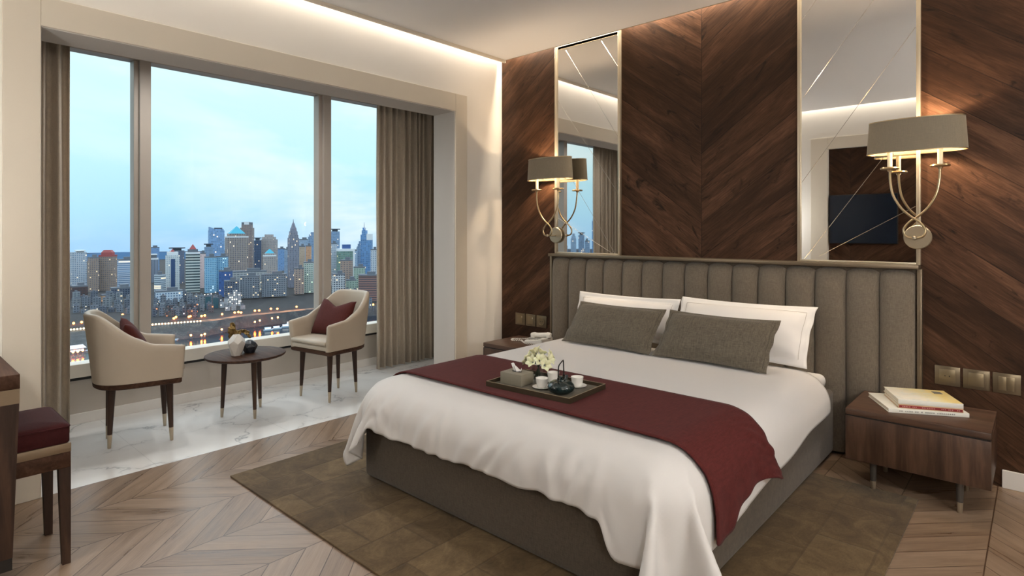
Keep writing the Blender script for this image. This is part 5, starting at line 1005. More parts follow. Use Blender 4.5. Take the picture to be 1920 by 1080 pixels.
# ------------------------------------------------------------------ armchairs
def armchair(label, cushion_label, loc, rz):
    t = thing('armchair', label, 'armchair', (loc[0], loc[1], 0), rz, 'taupe leather armchairs in the bay')
    N = 48
    def path(s, w, yf, yb):           # s 0..1 from right front round the back to left front
        yc = yb + w*1.02
        Ls = yf-yc; arc = PI*w*1.0; tot = 2*Ls+arc; d = s*tot
        if d < Ls: return (w, yf-d)
        if d > Ls+arc: return (-w, yc+(d-Ls-arc))
        a = (d-Ls)/arc*PI
        c, sn = math.cos(a), math.sin(a)
        e = .78
        return (w*math.copysign(abs(c)**e, c), yc-(yc-yb)*abs(sn)**e)
    def height(s):
        q = 1-abs(2*s-1)                # 0 front .. 1 back centre
        k = max(0, min(1, (q-.22)/.55)); k = k*k*(3-2*k)
        return .625+.018*min(1, q/.22)+.205*k
    zb = .412; grid = []; TH = .042
    for i in range(N+1):
        s = i/N; h = height(s); col = []
        q = 1-abs(2*s-1); lean = .03*q
        def at(z, off):
            f = (z-zb)/.42; w = .236+.032*min(1, f*1.6)-off; yb = -.252-.045*f+off-.0; yf = .212+.012*min(1, f*1.6)
            if s in (0, 1): yf -= 0
            return Vector((*path(s, w, yf, yb), z))
        Z = [zb+(h-.018-zb)*k/7 for k in range(8)]
        for z in Z: col.append(at(z, 0))
        col += [at(h-.006, .006), at(h, .016), at(h, TH-.016), at(h-.006, TH-.006)]
        for z in reversed(Z): col.append(at(z, TH))
        grid.append(col)
    # rounded front ends of the arms
    def end(col, dirn):
        c = [Vector(p) for p in col]; m = len(c)
        out = []
        for i, p in enumerate(c):
            o_ = c[m-1-i]; mid = (p+o_)/2
            out.append(Vector((mid.x+(p.x-mid.x)*.45, p.y+.014, p.z-(.006 if 7 < i < 12 else 0))))
        return out
    grid = [end(grid[0], 1)] + grid + [end(grid[-1], -1)]
    b = newbm(); ring_surface(b, grid, True, True, True); obj('shell', b, M['leather'], t, angle=75)
    def plan(w, yf, yb, z, n=40):
        return [(*path(i/n, w, yf, yb), z) for i in range(n+1)]
    b = newbm(); ring_surface(b, [plan(.215, .208, -.225, .413), plan(.217, .224, -.225, .418), plan(.217, .227, -.225, .435), plan(.215, .222, -.225, .452), plan(.205, .22, -.22, .455)]); obj('seat_base', b, M['leather'], t, angle=60)
    b = newbm(); ring_surface(b, [plan(.203, .222, -.215, .455), plan(.209, .236, -.218, .461), plan(.210, .240, -.22, .473), plan(.207, .235, -.22, .487), plan(.192, .222, -.21, .495), plan(.12, .13, -.14, .500), plan(.03, .03, -.04, .502)]); obj('seat_cushion', b, M['leather'], t, angle=75)
    b = newbm(); ring_surface(b, [plan(.228, .208, -.240, .378), plan(.237, .217, -.250, .386), plan(.238, .218, -.252, .410), plan(.234, .215, -.248, .4125)]); obj('seat_frame', b, M['walnut'], t, angle=50)
    for x, y in ((.178, .165), (-.178, .165), (.112, -.165), (-.112, -.165)):
        dx, dy = .018*(1 if x > 0 else -1), .022*(1 if y > 0 else -1)
        def rg(z, r):
            k = 1-z/.38
            return [(x+dx*(k-.9)*.6+r*math.cos(2*PI*i/16), y+dy*(k-.9)*.6+r*math.sin(2*PI*i/16), z) for i in range(16)]
        b = newbm(); ring_surface(b, [rg(.085, .0135), rg(.25, .0185), rg(.36, .0225), rg(.386, .026)]); lg = obj('leg', b, M['walnut_z'], t)
        b = newbm(); ring_surface(b, [rg(.0, .0085), rg(.003, .0100), rg(.086, .0138)]); obj('tip', b, M['tip'], lg)
    # cushion on the seat
    R = Matrix.Rotation(rz, 3, 'Z'); p = R @ Vector((0, .045, 0))
    bm, P, n, k = pillow_bm(.405, .31, .10, loc[0]*7, 0, .055, .003, 32, 22)
    for v in bm.verts: v.co.z += .150
    o = obj('cushion', bm, M['burg'], angle=180); o.location = (loc[0]+p.x, loc[1]+p.y, .503);     o.rotation_euler = (L(26), 0, rz)
    tag(o, cushion_label, 'cushion', 'burgundy cushions on the armchairs')
armchair('taupe armchair with walnut legs near the stool, seen from behind', 'burgundy cushion in the armchair seen from behind, mostly hidden by its arm', (-.612, -2.842), L(-11.1))
armchair('taupe armchair with walnut legs beside the far curtain, facing the round table', 'burgundy cushion with a dented top in the armchair beside the far curtain', (-.593, -1.445), L(-171.3))

# ------------------------------------------------------------------ round table and ornaments
t = thing('round_table', 'round walnut side table on three tapered legs between the armchairs', 'table', (-.565, -2.165, 0))
b = newbm(); lathe(b, [(.240, .432), (.268, .440), (.276, .449), (.274, .457), (.266, .460)], 64); obj('table_top', b, M['walnut'], t)
for x, y in ((-.653, -2.301), (-.437, -2.155), (-.688, -2.001)):
    x += .565; y += 2.165; k = 1.0
    def rg(z, r): 
        q = 1-(z/.44)*.12
        return [(x*q+r*math.cos(2*PI*i/16), y*q+r*math.sin(2*PI*i/16), z) for i in range(16)]
    b = newbm(); ring_surface(b, [rg(.066, .0125), rg(.25, .0165), rg(.434, .020)]); lg = obj('leg', b, M['walnut_z'], t)
    b = newbm(); ring_surface(b, [rg(0, .0085), rg(.003, .0095), rg(.067, .0128)]); obj('tip', b, M['tip'], lg)

def facet_vase(name, label, loc, rings, mat, n=6, rz=0.):
    t = thing(name, label, 'vase', loc, rz)
    R = []
    for k, (r, z) in enumerate(rings):
        R.append([(r*math.cos(2*PI*(i+.5*(k % 2))/n), r*math.sin(2*PI*(i+.5*(k % 2))/n), z) for i in range(n)])
    bm = newbm(); V = [[bm.verts.new(p) for p in r] for r in R]
    for k in range(len(V)-1):
        a, c = V[k], V[k+1]
        for i in range(n):
            j = (i+1) % n
            if k % 2 == 0: bm.faces.new((a[i], a[j], c[i])); bm.faces.new((a[j], c[j], c[i]))
            else: bm.faces.new((a[i], c[j], c[i])); bm.faces.new((a[i], a[j], c[j]))
    bm.faces.new(list(reversed(V[0]))); 
    top = V[-1]; inner = [bm.verts.new(v.co*1.0 - Vector((v.co.x*.18, v.co.y*.18, 0))) for v in top]
    low = [bm.verts.new(Vector((v.co.x*.8, v.co.y*.8, v.co.z-.03))) for v in top]
    for i in range(n):
        j = (i+1) % n
        bm.faces.new((top[i], top[j], inner[j], inner[i])); bm.faces.new((inner[i], inner[j], low[j], low[i]))
    bm.faces.new(low)
    obj('body', bm, mat, t, False)
    return t
facet_vase('faceted_vase', 'matt white faceted vase on the round table', (-.535, -2.245, .460), [(.034, 0), (.062, .088), (.056, .112), (.024, .150)], M['matt_cer'], 6, .3)
facet_vase('faceted_vase', 'small dark slate faceted vase behind the white one on the round table', (-.560, -2.140, .460), [(.036, 0), (.058, .048), (.048, .072), (.020, .092)], M['black_cer'], 6, .8)
t = thing('gold_ornament', 'crumpled gold leaf ornament standing between the white and dark vases', 'ornament', (-.625, -2.205, .460))
def leaf(pts, wid, seed, nm):
    bm = newbm(); P = smooth_path(pts, 6); rows = []
    for i, p in enumerate(P):
        s = i/(len(P)-1); w_ = wid*math.sin(PI*min(1, s*.92+.08))**.7
        rows.append([p+Vector((.4*(k-3)/3*w_, .9*(k-3)/3*w_, .25*abs(k-3)/3*w_))+Vector((noise.noise(Vector((i*.5, k*.8, seed)))*.014, noise.noise(Vector((i*.5, k*.8, seed+9)))*.014, noise.noise(Vector((i*.4, k*.7, seed+5)))*.012)) for k in range(7)])
    ring_surface(bm, rows, False, False, False); o = obj(nm, bm, M['gold_leaf'], t, angle=30)
    m = o.modifiers.new('s', 'SOLIDIFY'); m.thickness = .004
leaf([(0, 0, .0), (-.01, -.015, .07), (0, -.03, .14), (.005, -.035, .19), (0, -.03, .225)], .030, 1.3, 'upright_leaf')
leaf([(.01, .0, .0), (.01, -.01, .08), (.012, .005, .150), (.02, .03, .158), (.03, .062, .135), (.035, .080, .105)], .026, 4.3, 'drooping_leaf')

# ------------------------------------------------------------------ desk and stool
t = thing('desk', 'dark walnut desk with a gold band, cut off at the photo edge', 'desk', (.47, -4.05, 0))
b = newbm(); box(b, -.39, .39, -.395, .400, .751, .807, .002); obj('desk_top', b, M['walnut'], t)
b = newbm(); box(b, -.389, .389, -.39, .399, .694, .7505); obj('gold_band', b, M['goldband'], t)
for sx in (-1, 1):
    b = newbm(); x0, x1 = (sx*.39, sx*.374)
    ring_surface(b, [[(x0, -.37, .105), (x1, -.37, .105), (x1, .378, .105), (x0, .378, .105)], [(x0, -.39, .6935), (x1, -.39, .6935), (x1, .398, .6935), (x0, .398, .6935)]]); sp = obj('side_panel', b, M['walnut_z'], t, False)
    b = newbm(); box(b, min(x0, x1), max(x0, x1), -.369, .377, .058, .1045); obj('plinth', b, M['dark'], sp, False)
    for yy in (-.30, .24):
        b = newbm(); lathe(b, [(.007, 0), (.007, .058)], 12, ((x0+x1)/2, yy, 0)); obj('foot', b, M['dark'], sp, False)
b = newbm(); box(b, -.372, .372, -.39, -.375, .30, .6935); obj('modesty_panel', b, M['walnut'], t)
t = thing('stool', 'square stool with wine red seat and gold band, tucked beside the desk', 'stool', (.653, -3.672, 0))
b = newbm()
def sq(h, z, r=.012, wy=None):
    hy = h; p = []
    for cx, cy, a0 in ((1, 1, 0), (-1, 1, 90), (-1, -1, 180), (1, -1, 270)):
        for k in range(5):
            a = math.radians(a0+22.5*k); p.append((cx*(h-r)+r*math.cos(a), cy*(hy-r)+r*math.sin(a), z))
    return p
ring_surface(b, [sq(.180, .494), sq(.184, .500), sq(.184, .560), sq(.180, .569), sq(.165, .575), sq(.09, .580)]); st = obj('seat', b, M['stoolburg'], t, angle=50)
b = newbm(); tube(b, [(*p[:2], .5615) for p in sq(.1845, 0)]+[(*sq(.1845, 0)[0][:2], .5615)], .0028, 6); obj('piping', b, M['stoolburg'], st)
b = newbm(); box(b, -.187, .187, -.187, .187, .458, .4935, .001); obj('gold_band', b, M['goldband'], t)
b = newbm(); box(b, -.186, .186, -.186, .186, .395, .4575, .001); obj('seat_frame', b, M['walnut'], t)
for sx in (-1, 1):
    for sy in (-1, 1):
        b = newbm(); a, c = sx*.186, sy*.186; i0, i1 = sx*.040, sx*.028; j0, j1 = sy*.040, sy*.028
        ring_surface(b, [[(a, c, 0), (a-i1, c, 0), (a-i1, c-j1, 0), (a, c-j1, 0)], [(a, c, .3945), (a-i0, c, .3945), (a-i0, c-j0, .3945), (a, c-j0, .3945)]]); obj('leg', b, M['walnut_z'], t, False)

# ------------------------------------------------------------------ tray set on the throw
TZ = TRAY_Z
def tray_pt(u, v): # metres along the tray
    a = L(3.5); return (1.948+u*math.cos(a)-v*math.sin(a), -1.765+u*math.sin(a)+v*math.cos(a))
t = thing('serving_tray', 'olive-brown rectangular tray with a pale rim on the burgundy throw', 'tray', (*tray_pt(0, 0), TZ), L(3.5))
b = newbm(); box(b, -.243, .243, -.158, .158, 0, .008, .001); obj('tray_base', b, M['tray'], t)
b = newbm()
for q in ((-.25, .25, -.165, -.160), (-.25, .25, .160, .165), (-.25, -.245, -.160, .160), (.245, .25, -.160, .160)): box(b, q[0], q[1], q[2], q[3], 0, .024)
obj('rim', b, M['trayside'], t, False)
b = newbm()
for q in ((-.25, .25, -.165, -.160), (-.25, .25, .160, .165), (-.25, -.245, -.160, .160), (.245, .25, -.160, .160)): box(b, q[0], q[1], q[2], q[3], .0241, .0255)
obj('rim_edge', b, M['trayedge'], t, False)
FZ = TZ+.0085
def onto(u, v): return (*tray_pt(u, v), FZ)
t = thing('tissue_box', 'taupe tissue box with a white tissue at the tray end nearest the window', 'tissue box', onto(-.145, -.045), L(3.5))
b = newbm(); box(b, -.068, .068, -.052, .052, 0, .058, .003); obj('box', b, M['tissuebox'], t)
b = newbm(); lathe(b, [(.030, .0), (.030, .0008)], 24, (0, 0, .058), 1., .45); obj('slot', b, M['dark'], t)
b = newbm()
rows = []
for i in range(9):
    s = i/8; row = []
    for k in range(13):
        a = k/12; x = (a-.5)*(.035+.025*s); 
        row.append((x-.012*s, .012*math.sin(a*9)*(.4+s)+.006*s, .056+.032*s*(1-.7*abs(a-.22))+.012*math.sin(a*12+1)*s))
    rows.append(row)
ring_surface(b, rows, False, False, False); o = obj('tissue', b, M['tissue'], t, angle=180); m = o.modifiers.new('s', 'SOLIDIFY'); m.thickness = .002
t = thing('glass_vase', 'small clear glass vase holding pale lilies on the tray', 'vase', onto(-.115, .10))
b = newbm(); lathe(b, [(.038, 0), (.040, .004), (.040, .098)], 32, cap1=False); lathe(b, [(.0372, .098), (.0372, .006)], 32, cap0=False); obj('glass', b, M['vaseglass'], t)
vx, vy, vz = t.location
heads = [(-.035, -.02, .145), (.030, -.03, .140), (.005, .015, .165), (-.045, .03, .135), (.050, .012, .142), (.0, -.045, .130), (.03, .045, .150), (-.015, .0, .172), (.055, -.025, .120), (-.055, -.005, .118), (.025, .0, .128)]
for k, (hx, hy, hz) in enumerate(heads):
    hz -= .026; hx *= 1.12
    t = thing('lily', 'pale yellow lily bloom in the small glass vase on the tray', 'flower', (vx, vy, vz), 0, 'lilies in the glass vase')
    b = newbm(); tube(b, smooth_path([(-hx*.35, -hy*.35, .008), (hx*.15, hy*.15, .07), (hx, hy, hz-.012)], 5), .0024, 6); obj('stem', b, M['leaf'], t)
    out = Vector((hx*3.2, hy*3.2, .09)).normalized(); u = out.orthogonal().normalized(); w_ = out.cross(u)
    b = newbm()
    for p in range(6):
        a = 2*PI*p/6+k; d = u*math.cos(a)+w_*math.sin(a); e = out.cross(d); rows = []
        for i in range(6):
            s = i/5; c = Vector((hx, hy, hz-.012))+out*(.030*s-.018*max(0, s-.6))+d*(.005+.030*s**1.3)
            wd = .0150*math.sin(PI*(s*.80+.15))
            rows.append([c-e*wd, c-out*.002, c+e*wd])
        ring_surface(b, rows, False, False, False)
    o = obj('petals', b, M['petal'], t, angle=180); m = o.modifiers.new('s', 'SOLIDIFY'); m.thickness = .0012
def saucer(label, u, v):
    o = newbm(); lathe(o, [(.024, 0), (.026, .002), (.046, .007), (.0475, .0085), (.046, .0088), (.026, .004), (.012, .0035)], 36)
    o = obj('saucer', o, M['white_cer'], angle=60); o.location = onto(u, v); tag(o, label, 'saucer', 'white saucers on the tray')
def cup(label, u, v, rz):
    x, y, z = onto(u, v)
    t = thing('tea_cup', label, 'cup', (x, y, z+.0042), rz, 'white tea cups on the tray')
    b = newbm(); lathe(b, [(.019, 0), (.021, .001), (.027, .016), (.031, .044), (.0315, .046), (.0295, .046), (.0255, .016), (.012, .006)], 36); obj('bowl', b, M['white_cer'], t, angle=60)
saucer('white saucer under the cup beside the tissue box', .012, -.045); cup('white handleless cup between the tissue box and the teapot', .012, -.045, 0)
saucer('white saucer under the cup behind the teapot, beside the flowers', -.012, .088); cup('white handleless cup behind the teapot, beside the flowers', -.012, .088, 1)
saucer('white saucer at the tray end away from the window', .135, .085); cup('white handleless cup at the tray end away from the window', .135, .085, 2)
t = thing('teapot', 'dark teal glazed round teapot with a tall black handle on the tray', 'teapot', onto(.137, -.062), L(108))
b = newbm(); lathe(b, [(.030, 0), (.040, .002), (.060, .016), (.066, .030), (.062, .043), (.046, .056), (.026, .061), (.020, .061)], 40); obj('body', b, M['iron'], t, angle=70)
b = newbm(); lathe(b, [(.022, .0605), (.020, .066), (.008, .069), (.005, .071), (.008, .077), (.006, .082), (.001, .083)], 28); obj('lid', b, M['iron'], t)
b = newbm(); tube(b, smooth_path([(.048, .0, .034), (.066, 0, .042), (.080, 0, .058), (.086, 0, .066)], 5), [.014]*4+[.011]*4+[.008]*4+[.007]*4, 14); obj('spout', b, M['iron'], t)
b = newbm(); tube(b, smooth_path([(-.040, 0, .055), (-.041, 0, .09), (-.037, 0, .128), (-.026, 0, .140), (.0, 0, .146), (.026, 0, .151), (.034, 0, .145), (.039, 0, .10), (.042, 0, .055)], 6), .0030, 10)
for s in (-1, 1): tube(b, [(s*.0405, 0, .072), (s*.0405, 0, .082)], .0052, 10)
obj('handle', b, M['blackmetal'], t)

# ------------------------------------------------------------------ television opposite the bed
t = thing('television', 'flat dark television on the wood panelled wall, seen in the mirror above the books nightstand', 'television', (2.115, YB-.05, 1.515))
b = newbm(); box(b, -.38, .38, .0, .045, -.315, .315, .006); obj('bezel', b, M['tvbody'], t)
b = newbm(); box(b, -.372, .372, .0455, .048, -.305, .305); obj('screen', b, M['tvscreen'], t)
# the city beyond the window: x, y, turn, width, depth, height, facade, roof, label (metres)
TOWERS = [
    (-1287.0, 255.3, 90.6, 21.9, 15.3, 63.5, 'paleapt', 'slab', 'pale apartment tower with flat white roof slab, at the left edge of the window view'),
    (-1179.5, 254.3, 92.7, 13.9, 9.8, 57.1, 'brownapt', 'flat', 'brown apartment tower left of the taller brown one, near the left window edge'),
    (-1188.4, 277.3, 58.7, 22.5, 15.7, 59.8, 'brownapt', 'hip', 'broad brown apartment tower with red stepped roof in the left window pane'),
    (-1236.3, 315.0, 85.6, 22.6, 15.8, 49.6, 'bluebands', 'flat', 'pale blue banded office block beside the left window mullion'),
    (-1056.5, 209.7, 88.6, 18.5, 18.5, 20.2, 'darkred', 'flat', 'low dark brown block below the pale apartment tower at the left window edge'),
    (-1053.4, 263.3, 85.8, 28.0, 14.0, 13.9, 'darkapt', 'flat', 'dark lit apartment block beside the foot of the left mullion'),
    (-996.6, 231.1, 91.8, 14.3, 10.0, 9.8, 'warmlow', 'flat', 'low warm lit building below the broad brown tower'),
    (-1692.1, 496.2, 81.6, 22.5, 15.8, 59.6, 'haze', 'flat', 'hazy blue slab tower just right of the left mullion'),
    (-1298.1, 378.1, 79.6, 17.6, 12.3, 46.3, 'greyframe', 'frame', 'grey block with white framed top just right of the left mullion'),
    (-1074.9, 323.1, 73.1, 16.5, 11.6, 30.0, 'whitebands', 'drum', 'low round white banded building right of the left mullion'),
    (-1242.2, 403.6, 55.9, 21.7, 15.2, 63.7, 'darkslab', 'cap', 'dark grey tower behind the white tower with a blue stripe'),
    (-1103.9, 351.2, 78.2, 20.1, 12.1, 59.8, 'whitestripe', 'stripe', 'white tower with a dark blue central stripe in the middle pane'),
    (-1044.9, 363.0, 70.7, 21.0, 10.5, 65.5, 'bandtower', 'redpyr', 'white tower of dark horizontal bands with a small red pyramid roof'),
    (-1106.2, 400.4, 65.0, 10.2, 8.2, 62.0, 'pinkwall', 'flat', 'narrow pale pink wing attached right of the banded tower'),
    (-1012.2, 378.6, 79.4, 16.4, 9.9, 58.9, 'cyanapt', 'flat', 'bright blue glass apartment tower, left twin'),
    (-1013.6, 397.8, 60.4, 17.1, 10.2, 59.1, 'cyanapt', 'flat', 'bright blue glass apartment tower, right twin with red sign roof'),
    (-1140.6, 423.6, 79.5, 12.6, 8.8, 72.3, 'bluegrey', 'cap', 'slim blue grey tower with flat dark cap behind the bright blue twins'),
    (-1364.9, 523.9, 76.9, 30.5, 18.3, 103.1, 'blueglass', 'fin', 'tall pale blue glass tower with a slanted fin at its top'),
    (-933.0, 371.1, 46.2, 15.6, 12.5, 40.2, 'deepblue', 'flat', 'short deep blue block in front of the brown tower with blue pyramid roof'),
    (-1120.6, 466.2, 79.3, 36.0, 25.2, 91.9, 'ribbrown', 'tealpyr', 'broad ribbed brown tower with a bright blue pyramid roof'),
    (-1283.0, 556.9, 52.4, 25.0, 17.5, 108.8, 'brownapt2', 'crown', 'taller brown tower with crowned top behind the blue pyramid roof'),
    (-920.1, 287.8, 78.5, 32.9, 11.5, 16.2, 'whitelow', 'flat', 'long low white office block at the foot of the white striped tower'),
    (-872.3, 355.1, 75.7, 18.7, 7.5, 28.9, 'darkapt', 'flat', 'dark apartment block below the short deep blue block'),
    (-889.0, 389.2, 60.2, 26.3, 10.5, 33.1, 'greyapt', 'flat', 'grey apartment slab below the broad ribbed tower'),
    (-881.2, 423.4, 70.2, 35.8, 10.7, 34.1, 'greyapt', 'flat', 'long grey lit apartment slab left of the spire tower foot'),
    (-966.8, 423.1, 70.2, 50.2, 15.1, 35.2, 'palelow', 'flat', 'long pale terrace block below the broad ribbed tower'),
    (-1172.4, 529.6, 75.6, 12.5, 8.7, 82.5, 'nightblue', 'cap', 'dark blue tower with lit windows right of the crowned brown tower'),
    (-1180.4, 557.2, 50.6, 29.3, 20.5, 84.4, 'beigeapt', 'step', 'beige grey tower with stepped top left of the spire tower'),
    (-990.5, 468.1, 72.6, 19.6, 13.7, 60.3, 'beigeapt', 'tealpyr', 'beige block with a small teal pyramid roof left of the spire tower'),
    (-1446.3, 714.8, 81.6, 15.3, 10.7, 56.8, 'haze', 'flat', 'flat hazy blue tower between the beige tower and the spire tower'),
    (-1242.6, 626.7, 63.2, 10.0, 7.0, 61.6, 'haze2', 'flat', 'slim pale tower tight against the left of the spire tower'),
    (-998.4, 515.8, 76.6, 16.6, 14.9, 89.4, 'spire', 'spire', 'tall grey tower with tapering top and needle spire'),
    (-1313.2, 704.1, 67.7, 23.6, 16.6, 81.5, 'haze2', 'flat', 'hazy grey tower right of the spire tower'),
    (-1077.1, 574.3, 73.8, 10.5, 7.4, 71.4, 'beige2', 'flat', 'slim cream tower right of the spire tower'),
    (-1039.1, 567.7, 49.3, 9.4, 6.6, 73.2, 'orange', 'flat', 'slim orange lit tower right of the cream one'),
    (-1137.2, 633.0, 68.8, 21.5, 15.0, 89.5, 'bluegrey', 'step', 'blue grey stepped tower beside the right mullion'),
    (-892.2, 487.1, 69.3, 14.4, 10.1, 50.1, 'greenwhite', 'flat', 'white and green apartment tower below the orange lit tower'),
    (-884.9, 466.5, 72.1, 13.8, 9.7, 41.8, 'brownwhite', 'flat', 'short brown block with white stripes right of the spire tower foot'),
    (-1165.4, 700.4, 68.9, 18.5, 12.9, 100.7, 'bluegrey', 'cap', 'tall blue grey tower just right of the right mullion'),
    (-968.8, 578.7, 65.1, 12.4, 8.6, 78.2, 'whiteapt', 'flat', 'white apartment tower just right of the right mullion'),
    (-938.1, 585.2, 70.0, 28.7, 17.2, 68.0, 'greenglass', 'frame2', 'green glass office block in a pale frame, in the right pane'),
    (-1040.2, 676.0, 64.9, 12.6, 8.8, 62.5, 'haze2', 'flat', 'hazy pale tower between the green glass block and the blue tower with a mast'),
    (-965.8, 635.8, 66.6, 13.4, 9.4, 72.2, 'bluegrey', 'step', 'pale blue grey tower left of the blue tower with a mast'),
    (-925.7, 621.9, 42.0, 18.9, 15.1, 94.9, 'blueglass2', 'mast', 'blue glass tower with a mast and white capped shoulder in the right pane'),
    (-878.5, 605.7, 47.3, 11.0, 7.7, 68.6, 'whiteapt', 'flat', 'white ribbed tower beside the curtain in the right pane'),
    (-846.3, 529.8, 37.9, 17.1, 12.0, 53.6, 'brownwhite', 'flat', 'brown and white striped block in front of the green glass block'),
    (-784.5, 476.8, 70.6, 17.4, 10.5, 36.7, 'whitegrid', 'flat', 'white gridded apartment block at the foot of the right mullion'),
    (-813.2, 532.5, 46.7, 16.5, 11.5, 43.5, 'palegreen', 'flat', 'low pale green block below the blue tower with a mast'),
    (-787.8, 500.6, 65.5, 14.5, 10.2, 26.2, 'palegreen', 'flat', 'low pale block between the white gridded block and the brick one'),
    (-726.0, 491.6, 43.8, 27.8, 13.9, 37.4, 'brickapt', 'flat', 'wide brick red banded apartment block beside the curtain'),
    (-733.8, -1089.6, -204.2, 12.0, 8.5, 124.4, 'blueglass2', 'step', 'tall slim blue tower reflected in the window-side mirror'),
    (-660.4, -953.8, -205.0, 8.8, 6.2, 81.9, 'bluegrey', 'flat', 'low grey blue tower reflected left of the tall slim one in the mirror'),
    (-727.4, -1028.0, -205.5, 11.6, 8.2, 92.8, 'bluegrey', 'cap', 'grey tower reflected in the middle of the mirror skyline'),
    (-710.3, -976.0, -206.3, 10.2, 7.2, 86.5, 'haze2', 'step', 'pale stepped tower reflected left of centre in the mirror skyline'),
    (-724.1, -963.6, -207.2, 11.1, 7.9, 70.1, 'haze2', 'flat', 'low pale tower reflected at the mirror skyline edge'),
]
